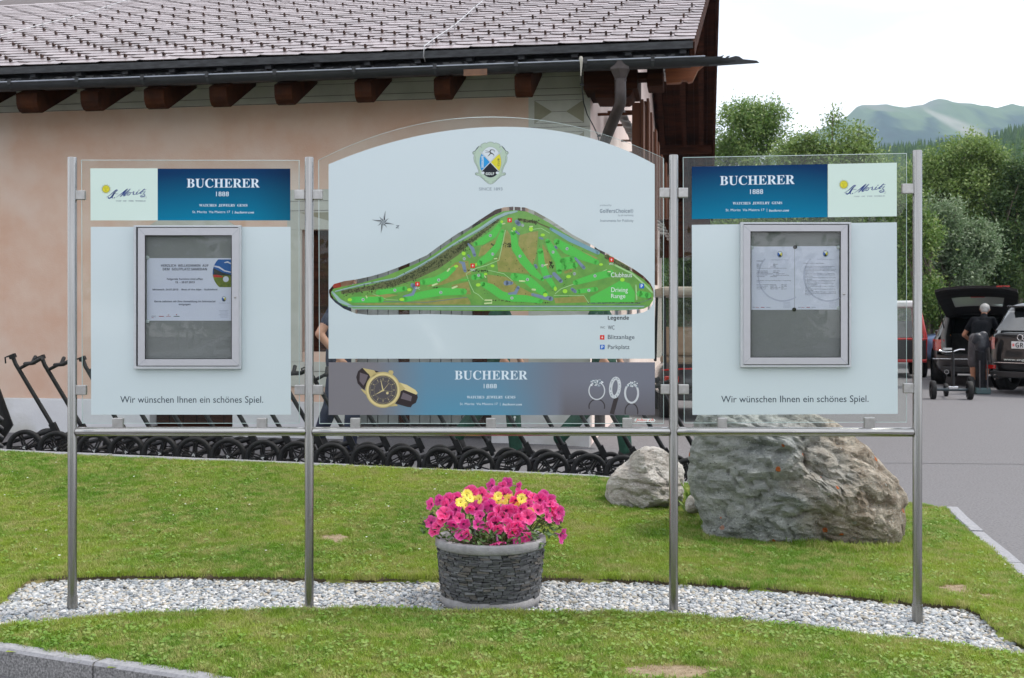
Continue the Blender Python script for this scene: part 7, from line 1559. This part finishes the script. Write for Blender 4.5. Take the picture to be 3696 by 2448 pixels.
for s in (-1, 1): mb = MB(); mb.tube([(s*.64, .22, 1.12), tuple(gate_rows[3][6+6*s]+th)], [.014, .009], 7); mb.build('gas_strut', M_trim, wag, fix=False)
wag.rotation_euler = (0, 0, -R(26)); q = P(3528, 1395, 22.9); wag.location = (q.x, q.y, 0)
base2 = car('parked_car', 'blue grey parked car whose bonnet shows left of the dark grey estate car', (0, 0, 0), 0, M_bluep, detail=False, group='cars parked at the back of the lot')
q = P(3325, 1300, 30.5); base2.location = (q.x+4.5, q.y+.3, 0); base2.rotation_euler = (0, 0, R(86))
c3 = car('parked_car', 'white parked car behind the black off road car', (0, 0, 0), 0, M_whp, detail=False, suv=.22, group='cars parked at the back of the lot'); q = P(3668, 1300, 27.5); c3.location = (q.x, q.y, 0); c3.rotation_euler = (0, 0, -R(26))

# ------------------------------------------------------------ red utility vehicle, golf cart
M_redp = paint('red_paint', (.42, .02, .018), metal=0); M_beige = mat('beige_roof', (.30, .27, .215), (.35, .32, .26), sc=5, rough=.5)
ut = empty('utility_vehicle', (0, 0, 0), 'red and black utility vehicle with white roof and glazed cab behind the fourth post', 'utility vehicle')
def ub(nm, m, *boxes, bevel=.02): 
    mb = MB()
    for c, d in boxes: mb.box(c, d)
    return mb.build(nm, m, ut, bevel=bevel)
ub('body', M_trim, ((0, 1.2, .62), (1.44, 2.5, .50))); ub('tub', M_redp, ((0, 1.2, .895), (1.50, 2.5, .045))); ub('bumper', M_redp, ((0, -.07, .40), (1.46, .06, .07))); ub('roof', M_whp, ((0, 1.1, 1.69), (1.24, 1.5, .17)), bevel=.05)
for s in (-1, 1):
    mb = MB(); mb.tube([(s*.70, .10, .42), (s*.71, .0, .92), (s*.60, .30, 1.62)], .045, 8); mb.build('cab_pillar', M_redp, ut, fix=False); mb = MB(); mb.tube([(s*.70, 2.3, .9), (s*.60, 1.8, 1.62)], .035, 8); mb.build('cab_pillar', M_redp, ut, fix=False)
    for y in (.45, 2.1): o = obj('wheel', carwheel()[0], ut, loc=(s*.66, y, .335)); obj('rim', carwheel()[1], o)
    MB().box((s*.60, -.03, .78), (.16, .03, .22)).build('tail_light', M_tail, ut, bevel=.01)
mb = MB(); mb.add([(-.66, .05, .93), (.66, .05, .93), (.57, .28, 1.60), (-.57, .28, 1.60)], [(0, 1, 2, 3)]); mb.build('rear_glass', glassmat('cab_glass', (.55, .62, .62), 1.2, 0, .08), ut, fix=False)
for s in (-1, 1): mb = MB(); mb.add([(s*.71, .12, .93), (s*.71, 2.2, .93), (s*.60, 1.75, 1.60), (s*.60, .36, 1.60)], [(0, 1, 2, 3)]); mb.build('door_glass', bpy.data.materials['cab_glass'], ut, fix=False)
ub('seat', M_trim, ((0, 1.4, 1.05), (1.1, .12, .5)))
q = P(3222, 1360, 26.0); ut.location = (q.x, q.y, 0); ut.rotation_euler = (0, 0, -R(14))
gc = empty('golf_cart', (0, 0, 0), 'golf cart with beige roof and red tail lights behind the third post', 'golf cart')
def gb_(nm, m, c, d, bevel=.02): return MB().box(c, d).build(nm, m, gc, bevel=bevel)
gb_('roof', M_beige, (0, 1.0, 1.79), (1.16, 1.9, .13), .05); gb_('seat_back', mat('tan_seat', (.30, .22, .14), (.36, .27, .18), sc=6, rough=.6), (0, .78, 1.08), (1.0, .12, .42), .05); gb_('seat_cushion', MATS['tan_seat'], (0, 1.0, .80), (1.0, .5, .12), .04)
M_cart = paint('dark_cart_body', (.03, .034, .038))
mb = MB(); R_ = [slice_pts(y0, y1, hw, z, 40, 4) for (z, y0, y1, hw) in ((.28, .05, 2.25, .50), (.34, 0, 2.3, .57), (.55, -.02, 2.3, .60), (.70, .05, 1.3, .58), (.78, .18, 1.2, .50))]; mb.grid([r_+[r_[0]] for r_ in R_]); mb.add(R_[-1], [tuple(range(40))]); mb.build('body', M_cart, gc, fix=False)
for s in (-1, 1):
    for (a, b) in (((s*.52, .10, .70), (s*.53, .14, 1.80)), ((s*.52, 1.95, .75), (s*.52, 1.60, 1.80))): mb = MB(); mb.tube([a, b], .022, 8); mb.build('roof_post', M_black, gc, fix=False)
    for y in (.38, 1.9): o = obj('wheel', carwheel()[0], gc, Matrix.Translation((s*.50, y, .23)) @ Matrix.Scale(.68, 4)); obj('rim', carwheel()[1], o)
    MB().box((s*.44, -.015, .58), (.20, .04, .09)).build('tail_light', M_tail, gc, bevel=.015); mb = MB(); mb.tube([(s*.56, .06, .70), (s*.3, .0, .72), (0, -.01, .725)], .012, 6); mb.build('red_pinstripe', M_redp, gc, fix=False)
gb_('bumper', M_trim, (0, -.04, .34), (1.05, .06, .10)); mb = MB(); mb.add([(-.5, 1.93, .8), (.5, 1.93, .8), (.5, 1.62, 1.78), (-.5, 1.62, 1.78)], [(0, 1, 2, 3)]); mb.build('windscreen', bpy.data.materials['cab_glass'], gc, fix=False)
q = P(2540, 1515, 15.6); gc.location = (q.x, q.y, 0); gc.rotation_euler = (0, 0, -R(3))
# bag trolleys in the car park
pt = empty('golf_trolley', (0, 0, 0), 'three wheeled golf trolley standing alone on the asphalt behind the estate car', 'golf trolley')
TW = wheelmesh(.16, .085)
for x, y, s_ in ((-.30, 0, 1), (.30, 0, 1), (.03, .75, .72)): o = obj('wheel', TW[0], pt, Matrix.Translation((x, y, .16*s_)) @ Matrix.Rotation(R(90), 4, 'Z') @ Matrix.Scale(s_, 4)); obj('rim', TW[1], o)
mb = MB(); mb.tube([(-.30, 0, .165), (.30, 0, .165)], .024, 10); mb.tube([(.0, 0, .18), (.03, .75, .14)], .022, 8); mb.build('axle', mat('slate_blue_metal', (.05, .065, .075), rough=.4, metal=.5), pt, fix=False)
mb = MB(); mb.tube([(.03, .02, .16), (.03, .05, .60), (.03, .06, .84)], [.035, .032, .026], 10); mb.build('mast', M_black, pt, fix=False)
mb = MB(); mb.tube([(-.20, 0, .84), (-.08, .03, .815), (.03, .05, .82), (.14, .03, .86), (.22, .0, .86)], .012, 8); mb.box((-.06, .04, .87), (.14, .08, .035)); mb.build('handle', M_chrome, pt, fix=False); MB().box((.03, .02, .20), (.16, .10, .05)).build('bag_bracket', M_chrome, pt, bevel=.01)
q = P(3434, 1440, 19.6); pt.location = (q.x, q.y, 0); pt.rotation_euler = (0, 0, -R(12))
bg_ = empty('golf_bag', (0, 0, 0), 'upright golf bag with black rain hood beside the leaning person', 'golf bag')
mb = MB(); mb.tube([(0, 0, .02), (0, 0, .16), (0, .02, .80)], [.12, .09, .095], 16); mb.build('bag_body', mat('bag_cloth', (.007, .007, .009), (.016, .016, .018), sc=14, rough=.8, spec=.15), bg_, fix=False)
hm = bodymesh([((0, 0, .88), (0, .02, 1.0), .115, .115, 'h'), ((-.06, 0, 1.04), (-.13, 0, .97), .09, .05, 'h'), ((.05, 0, 1.08), (.11, 0, .90), .08, .06, 'h'), ((0, 0, .78), (0, 0, .86), .08, .11, 'h')], {'h': mat('hood_nylon', (.008, .009, .014), (.018, .02, .028), sc=12, rough=.45, bump=.02, bsc=14)}, .02); obj('rain_hood', hm, bg_)
for s in (-1, 1): mb = MB(); mb.tube([(s*.07, -.13, .05), (s*.07, -.12, .62)], .012, 6); mb.build('bag_rib', M_shorts, bg_, fix=False)
MB().box((0, -.02, .06), (.28, .24, .12)).build('bag_foot', mat('bag_foot_grey', (.05, .09, .095), rough=.6), bg_, bevel=.03); o = obj('wheel', TW[0], bg_, Matrix.Translation((-.16, .05, .16)) @ Matrix.Rotation(R(80), 4, 'Z'))
q = P(3540, 1425, 20.9); bg_.location = (q.x, q.y, 0)
# ------------------------------------------------------------ trees
def leafmat(name, a, b, c):
    m = bpy.data.materials.new(name); m.use_nodes = True; t = m.node_tree; B = t.nodes['Principled BSDF']; L = t.links.new; N = t.nodes.new
    g = N('ShaderNodeNewGeometry'); n = N('ShaderNodeTexNoise'); n.inputs['Scale'].default_value = .9; n.inputs['Detail'].default_value = 4; L(g.outputs['Position'], n.inputs[0])
    r_ = N('ShaderNodeValToRGB'); r_.color_ramp.elements[0].position = .35; r_.color_ramp.elements[1].position = .65; r_.color_ramp.elements[0].color = (*a, 1); r_.color_ramp.elements[1].color = (*b, 1); L(n.outputs[0], r_.inputs[0])
    mx = N('ShaderNodeMix'); mx.data_type = 'RGBA'; L(r_.outputs[0], mx.inputs[6]); mx.inputs[7].default_value = (*c, 1); rm = N('ShaderNodeValToRGB'); rm.color_ramp.elements[0].position = .62; rm.color_ramp.elements[1].position = .95; L(g.outputs['Random Per Island'], rm.inputs[0]); L(rm.outputs[0], mx.inputs[0])
    L(mx.outputs[2], B.inputs['Base Color']); B.inputs['Roughness'].default_value = .5; tl = N('ShaderNodeBsdfTranslucent'); L(mx.outputs[2], tl.inputs[0]); ms = N('ShaderNodeMixShader'); ms.inputs[0].default_value = .35; L(B.outputs[0], ms.inputs[1]); L(tl.outputs[0], ms.inputs[2]); L(ms.outputs[0], t.nodes['Material Output'].inputs[0]); return m
M_l1 = leafmat('willow_leaf', (.088, .17, .032), (.16, .265, .055), (.30, .38, .13)); M_l2 = leafmat('silver_leaf', (.10, .17, .07), (.17, .245, .12), (.36, .43, .28)); M_l3 = leafmat('dark_leaf', (.038, .086, .022), (.074, .13, .033), (.14, .20, .06)); M_l4 = leafmat('yellow_leaf', (.105, .185, .036), (.18, .27, .065), (.32, .40, .14))
M_bark = mat('bark', (.09, .07, .055), (.17, .14, .11), sc=12, rough=.9, stretch=(1, 1, .2))
def leaves(blobs, n_, size, seed, gap=.42, freq=1.5, jitter=.12):
    "leaf sized faces filling noisy ellipsoids; returns vertex and face arrays"
    g = np.random.default_rng(seed); tot = sum(b[3]*b[4]*b[5] for b in blobs)**1.0; V, Fc = [], []
    wts = np.array([b[3]*b[5] for b in blobs]); wts = wts/wts.sum(); cnt = 0; tries = 0; clumps = []
    while len(clumps) < n_/14 and tries < n_*3:
        tries += 1; b = blobs[g.choice(len(blobs), p=wts)]; d = g.normal(size=3); d /= np.linalg.norm(d); r_ = g.random()**.42; r_ *= 1+.42*noise.noise(Vector(d*2.2)+Vector((seed*1.7, b[0], 0)))+(.25 if g.random() < .05 else 0); p = np.array(b[:3])+d*np.array(b[3:6])*r_
        nv = noise.fractal(Vector(p*freq)+Vector((seed, 0, 0)), .8, 2, 3)
        if nv < (gap-.40)*1.1: continue
        clumps.append(p)
    clumps = np.array(clumps); k = 14; c = np.repeat(clumps, k, 0)+g.normal(size=(len(clumps)*k, 3))*jitter; m = len(c)
    u = g.normal(size=(m, 3)); u /= np.linalg.norm(u, axis=1)[:, None]; v = np.cross(u, g.normal(size=(m, 3))); v /= np.linalg.norm(v, axis=1)[:, None]; s = size*g.uniform(.55, 1.25, m)[:, None]
    q = np.stack([c-u*s, c+v*s*.42, c+u*s, c-v*s*.42], 1).reshape(-1, 3); f = np.arange(m*4).reshape(-1, 4); return q, f, clumps
def fastmesh(name, V, Fc, m):
    me = bpy.data.meshes.new(name); n_ = len(V); k = Fc.shape[1]; me.vertices.add(n_); me.vertices.foreach_set('co', V.astype(np.float32).ravel()); me.loops.add(Fc.size); me.loops.foreach_set('vertex_index', Fc.astype(np.int32).ravel()); me.polygons.add(len(Fc)); me.polygons.foreach_set('loop_start', np.arange(len(Fc), dtype=np.int32)*k); me.materials.append(m); me.update(calc_edges=True); return me
def tree(label, base, pxblobs, Y, m, n_, size, seed, gap=.42, trunk=.10, stems=5, dd=.8, name='deciduous_tree', cat='tree', group='trees behind the car park', jitter=.14):
    e = empty(name, base, label, cat, group); B0 = Vector(base)
    bl = []
    for (x, y, rx, ry) in pxblobs: c = P(x, y, Y); k = Y/F; bl.append((c.x, Y, c.z, rx*k, max(rx*k*dd, .3), ry*k))
    V, Fc, cl = leaves(bl, n_, size, seed, gap, jitter=jitter); V -= np.array(base); o = obj('crown', fastmesh('crown', V, Fc, m), e); o['kind'] = 'stuff'
    rr = random.Random(seed); mb = MB(); top = max(b[2]+b[5] for b in bl)
    for s in range(stems):
        b = bl[s % len(bl)]; t = Vector((b[0]+rr.uniform(-.3, .3)*b[3], b[1]+rr.uniform(-.3, .3)*b[4], b[2]+b[5]*.55)); a0 = B0+Vector((rr.uniform(-.15, .15), rr.uniform(-.15, .15), 0)); pts = [a0.lerp(t, q)+Vector((rr.uniform(-.12, .12), 0, (t.z-a0.z)*.12*math.sin(q*3.14))) for q in (0, .2, .4, .6, .8, 1)]
        mb.tube(pts, [trunk*(1-q*.85) for q in (0, .2, .4, .6, .8, 1)], 7)
        for _ in range(7):
            i = rr.randrange(2, 5); p = pts[i]; near = min(cl[rr.randrange(len(cl))] for _ in range(1)) if False else cl[rr.randrange(len(cl))]; q = Vector(near)
            if (q-p).length > 3.2: q = p+(q-p).normalized()*3
            mb.tube([p, (p+q)/2+Vector((0, 0, .12)), q], [trunk*.32, trunk*.2, trunk*.07], 5)
    mb.build('trunk', M_bark, e, fix=False); return e
def gpos(px, Y): return (P(px, 0, Y).x, Y, 0)
tree('rounded willow rising beside the clubhouse verge', gpos(2690, 38), [(2700, 450, 105, 95), (2640, 520, 80, 120), (2780, 450, 70, 85), (2700, 620, 150, 150), (2610, 640, 60, 120), (2690, 850, 160, 180)], 38, M_l1, 45000, .058, 11, .44, stems=7)
tree('sparse feathery tree in front of the mountain left of the fourth post', gpos(3010, 35), [(2960, 580, 95, 80), (3080, 545, 85, 105), (2850, 560, 55, 55), (3010, 450, 28, 62), (3150, 610, 70, 55), (2905, 520, 50, 45), (3110, 450, 40, 40)], 35, M_l4, 14250, .058, 12, .40, stems=8, trunk=.07)
tree('leafy bush filling the gap under the sparse feathery tree', gpos(2950, 33), [(2850, 730, 170, 110), (3050, 720, 180, 110), (3200, 760, 90, 130), (2800, 900, 200, 150), (3100, 920, 180, 180), (3270, 880, 70, 150), (3260, 1020, 80, 120)], 33, M_l1, 42000, .064, 13, .36, name='bush', cat='bush')
tree('tall yellowish green willow right of the fourth post', gpos(3480, 37), [(3400, 620, 95, 100), (3530, 570, 100, 85), (3350, 720, 60, 110), (3470, 720, 130, 130), (3600, 650, 70, 90)], 37, M_l4, 36000, .058, 14, .42, stems=7)
tree('silvery grey willow bush above the raised tailgate', gpos(3440, 33), [(3400, 820, 90, 110), (3470, 930, 120, 120), (3370, 960, 70, 130), (3540, 900, 60, 90)], 33, M_l2, 33000, .058, 15, .40, stems=6)
tree('dark green bush between the fourth post and the raised tailgate', gpos(3360, 31), [(3350, 1080, 70, 80), (3430, 1130, 70, 60), (3290, 1100, 50, 90), (3330, 900, 60, 120), (3275, 760, 50, 160)], 31, M_l1, 25500, .058, 16, .40, name='bush', cat='bush')
tree('deep green tree at the right edge above the black car', gpos(3650, 36), [(3640, 800, 80, 120), (3610, 960, 100, 120), (3690, 640, 60, 110), (3720, 900, 90, 160), (3620, 1060, 90, 60)], 36, M_l3, 33600, .064, 17, .40, stems=6)
tree('dark foliage filling the view beneath the roof overhang', gpos(2520, 40), [(2480, 930, 110, 120), (2620, 950, 120, 130), (2560, 1080, 200, 90)], 40, M_l3, 14000, .09, 18, .35, name='bush', cat='bush')
# pines with bare lower trunks
def pine(label, px, Y, h, seed, group='pines behind the car park'):
    x, y, _ = gpos(px, Y); e = empty('pine_tree', (x, y, 0), label, 'tree', group); rr = random.Random(seed); g = np.random.default_rng(seed); mb = MB(); mb.tube([(x, y, 0), (x+rr.uniform(-.1, .1), y, h*.5), (x, y, h)], [.17, .13, .02], 8); C_ = []
    for k in range(60):
        z = h*(.22+.78*k/60); r_ = max(.15, (h-z)*.23+.25)*rr.uniform(.5, 1.1); a = rr.uniform(0, 6.28); t = Vector((x+math.cos(a)*r_, y+math.sin(a)*r_, z-.12*r_)); mb.tube([(x, y, z), t], [.03, .01], 4, caps=False)
        for q in np.linspace(.25, 1, 5): C_.append(np.array((x+(t.x-x)*q, y+(t.y-y)*q, z+(t.z-z)*q)))
    mb.build('trunk', M_bark, e, fix=False); C_ = np.array(C_); c = np.repeat(C_, 12, 0)+g.normal(size=(len(C_)*12, 3))*.16; m = len(c); u = g.normal(size=(m, 3)); u[:, 2] *= .5; u /= np.linalg.norm(u, axis=1)[:, None]; v = np.cross(u, g.normal(size=(m, 3))); v /= np.linalg.norm(v, axis=1)[:, None]; s = .13
    q = np.stack([c-u*s, c+v*s*.3, c+u*s, c-v*s*.3], 1).reshape(-1, 3)-np.array((x, y, 0)); o = obj('crown', fastmesh('crown', q, np.arange(m*4).reshape(-1, 4), M_l3), e); o['kind'] = 'stuff'
PINE = [(3575, 46, 6.6, 'slim dark pine behind the yellowish willow'), (3630, 48, 7.2, 'tall dark pine right of the yellowish willow'), (3668, 44, 7.0, 'dark pine second from the right edge'), (3712, 46, 7.6, 'dark pine cut by the right edge'), (3520, 50, 6.6, 'dark pine low between the willows'), (3300, 47, 6.4, 'dark pine glimpsed left of the fourth post'), (3400, 52, 6.6, 'dark pine behind the silvery bush'), (2480, 46, 7.5, 'dark pine beneath the roof overhang'), (2560, 50, 8.0, 'dark pine beside the roof overhang')]
for k, (px, Y, h, lb) in enumerate(PINE): pine(lb, px, Y, h, 40+k)

# ------------------------------------------------------------ hills, forest and mountain
def mtn_ridge(px):
    pts = [(2000, 760), (2500, 700), (2700, 640), (2830, 520), (2882, 483), (2927, 482), (3025, 436), (3058, 420), (3091, 387), (3113, 378.5), (3157, 378.5), (3200, 376), (3234, 384), (3267, 388), (3305, 381), (3332, 378), (3357, 365), (3387, 356.5), (3415, 359), (3442, 368.6), (3475, 372), (3508, 373), (3541, 381), (3563, 381), (3574, 390.6), (3601, 389), (3629, 381), (3653, 374), (3678, 381), (3696, 384), (3800, 395), (4100, 420), (4600, 520)]
    for a, b in zip(pts, pts[1:]):
        if px <= b[0]: return lerp(a[1], b[1], (px-a[0])/(b[0]-a[0]))
    return 520
YM = 2600.; NX, NY_ = 300, 90; V, cols = [], []
for j in range(NY_+1):
    t = j/NY_; y_ = YM-1500*t
    for i in range(NX+1):
        px = 2300+2100*i/NX; X = (px-CX)/F*YM; zr_ = (HY-mtn_ridge(px))/F*YM+CZ; nn = noise.fractal(Vector((X*.004, y_*.004, 0)), .9, 2, 5)
        z = zr_*((1-t)**1.15)+nn*26*min(t*7, 1)*(1-t*.6)+noise.fractal(Vector((X*.02, y_*.02, 3)), .9, 2, 4)*5*min(t*9, 1); V.append((X, y_, z))
        hgt = (1-t)+.10*noise.fractal(Vector((X*.006, 0, t*6)), .9, 2, 4)
        fo = clamp((.895-hgt)*11+noise.fractal(Vector((X*.012, y_*.006, 7)), .8, 2, 4)*1.6); ro = clamp((hgt-.965)*14+noise.noise(Vector((X*.02, z*.02, 5)))*.8)*clamp(2.2-abs(px-3200)/600) if px > 3060 else clamp((hgt-.95)*12)
        c = mixc((.075, .115, .045), (.010, .030, .018), fo); c = tuple(q*(1+fo*.55*noise.noise(Vector((X*.11, y_*.05, z*.11)))+.18*noise.noise(Vector((X*.35, y_*.2, 1)))) for q in c); c = mixc(c, (.15, .14, .125), ro*.7)
        ppx = CX+F*X/y_; ppy = HY-F*(z-CZ)/y_
        sc_ = clamp(1.4-abs((ppy-415)-(ppx-3380)*.52+6*noise.noise(Vector((X*.03, z*.03, 1))))/(6+.11*max(0, ppx-3330)))*clamp((ppx-3320)/40)*clamp((3590-ppx)/60)
        c = mixc(c, (.30, .275, .24), .8*sc_*(.55+.45*noise.noise(Vector((X*.05, z*.05, 2)))+.3)); cols.append((*c, 1))
n_ = NX+1; Fc = np.array([(j*n_+i, (j+1)*n_+i, (j+1)*n_+i+1, j*n_+i+1) for j in range(NY_) for i in range(NX)]); me = fastmesh('mountain', np.array(V), Fc, None or mat('mountain_ground', (.1, .1, .1))); me.materials.clear()
mm = bpy.data.materials.new('mountain_cover'); mm.use_nodes = True; t = mm.node_tree; a_ = t.nodes.new('ShaderNodeAttribute'); a_.attribute_name = 'ink'; t.links.new(a_.outputs[0], t.nodes['Principled BSDF'].inputs['Base Color']); t.nodes['Principled BSDF'].inputs['Roughness'].default_value = 1; t.nodes['Principled BSDF'].inputs['Specular IOR Level'].default_value = 0; me.materials.append(mm)
ca = me.color_attributes.new('ink', 'FLOAT_COLOR', 'POINT'); ca.data.foreach_set('color', np.array(cols, dtype=np.float32).ravel()); o = bpy.data.objects.new('mountain', me); COL.objects.link(o); tag(o, kind='structure')
# wooded hill in front
def hz(X, Y):
    px = CX+F*X/Y if Y > 1 else 0; u = X/Y*F+CX; ry = [(2300, 790), (2700, 765), (2900, 695), (3050, 632), (3200, 584), (3350, 566), (3480, 552), (3560, 542), (3696, 505), (3900, 470), (4400, 440)]
    y = 760
    for a, b in zip(ry, ry[1:]):
        if u <= b[0]: y = lerp(a[1], b[1], clamp((u-a[0])/(b[0]-a[0]))); break
    else: y = 460
    t = clamp((Y-70)/(560-70)); return ((HY-y)/F*560)*t**1.15-.3+2*noise.noise(Vector((X*.02, Y*.02, 0)))*min(1, (Y-62)/60)
hx_ = [-260+i*14 for i in range(66)]; hy_ = [64+i*12 for i in range(42)]+[640, 760, 900, 1150]
def hz2(X, Y):
    if Y <= 560: return hz(X, Y) if Y > 66 else -.3
    return hz(X*560/Y, 560)*(1-clamp((Y-560)/500))-1*(Y > 900)
o = sheet('hillside', hx_, hy_, hz2, mat('forest_floor', (.03, .05, .015), (.08, .10, .03), sc=.1, rough=1)); tag(o, kind='structure')
tag(sheet('valley_floor', [-265, 0, 300, 654, 1200, 1710], [330, 700, 1100, 2700], lambda x, y: -.6, mat('valley_meadow', (.07, .11, .03), (.11, .14, .05), sc=.02, rough=1)), kind='structure')
def conifer(k):
    rr = random.Random(k); mb = MB(); n_ = 9
    mb.tube([(0, 0, 0), (0, 0, .3)], .02, 5, m=1)
    for j in range(7):
        z = .12+.125*j; r_ = .21*(1-j/7.6)*rr.uniform(.85, 1.15); pts = []
        for i in range(n_*2):
            a = math.pi*i/n_+rr.uniform(-.1, .1)+j; q = r_*(rr.uniform(.85, 1.1) if i % 2 == 0 else rr.uniform(.45, .65)); pts.append((q*math.cos(a), q*math.sin(a), z-.05*(i % 2 == 0)+rr.uniform(-.01, .01)))
        mb.add(pts+[(0, 0, z+.20)], [(i, (i+1) % (2*n_), 2*n_) for i in range(2*n_)])
    return mb.mesh('conifer', [mat('hazed_spruce_green', (.05, .105, .04), (.09, .15, .055), sc=.05, rough=.9, spec=.1) if k % 3 else mat('hazed_larch_green', (.08, .15, .045), (.13, .21, .06), sc=.05, rough=.9, spec=.1), M_bark], fix=False)  # needle greens lightened, distance haze put into the colour
CV = [conifer(k) for k in range(6)]; pts, rots, scs = [], [], []
g = random.Random(77)
while len(pts) < 6500:
    Y = g.uniform(78, 575)**1.0; X = g.uniform(.10, .52)*Y
    if g.random() > (Y/560)**.6: continue
    pts.append((X, Y, hz(X, Y)-.4)); rots.append((0, 0, g.uniform(0, 6.28))); h = g.uniform(7, 11.5)*(.75 if Y < 160 else 1); scs.append((h*.95, h*.95, h))
tag(scatter('forest', pts, rots, scs, CV), 'conifer forest covering the hill below the mountain', 'forest')
# shrubs at the foot of the hill that close the view behind the trees
bl = []; g = random.Random(5)
for k in range(46): x = g.uniform(8, 32); y = g.uniform(50, 66); bl.append((x, y, g.uniform(.6, 2.6), g.uniform(1.3, 2.4), 1.5, g.uniform(1.2, 2.8)))
V_, F_, _ = leaves(bl, 52000, .15, 90, .3, jitter=.3); o = bpy.data.objects.new('undergrowth', fastmesh('undergrowth', V_, F_, M_l3)); COL.objects.link(o); tag(o, 'dense dark undergrowth between the pines behind the car park', 'undergrowth', kind='stuff')

# ------------------------------------------------------------ what stands behind the viewer and shows in the glass
bl = []; g = random.Random(15)
for k in range(60): x = g.uniform(-30, 30); bl.append((x, g.uniform(-26, -20), g.uniform(.6, 3.4), g.uniform(1.0, 2.0), 1.3, g.uniform(.8, 1.6)))
V_, F_, _ = leaves(bl, 45000, .22, 91, .2, jitter=.35); o = bpy.data.objects.new('tree_belt', fastmesh('tree_belt', V_, F_, M_l1)); COL.objects.link(o); tag(o, 'belt of leafy trees across the road, mirrored in the glass', 'trees', kind='stuff')
c5 = car('parked_car', 'silver car across the road, faintly mirrored in the board', (0, 0, 0), 0, M_silp, detail=False); c5.location = (-1.2, -5.5, 0); c5.rotation_euler = (0, 0, R(84))
# ------------------------------------------------------------ air
mb = MB(); mb.hexa([Vector(v) for v in ((-270, -75, -2), (1720, -75, -2), (1720, 2750, -2), (-270, 2750, -2), (-270, -75, 560), (1720, -75, 560), (1720, 2750, 560), (-270, 2750, 560))])
hm_ = bpy.data.materials.new('haze'); hm_.use_nodes = True; t = hm_.node_tree; t.nodes.clear(); o_ = t.nodes.new('ShaderNodeOutputMaterial'); pv = t.nodes.new('ShaderNodeVolumePrincipled'); pv.inputs['Color'].default_value = (.62, .80, 1, 1); pv.inputs['Density'].default_value = .00016; pv.inputs['Anisotropy'].default_value = .1; t.links.new(pv.outputs[0], o_.inputs['Volume'])
tag(mb.build('haze', hm_), kind='stuff')
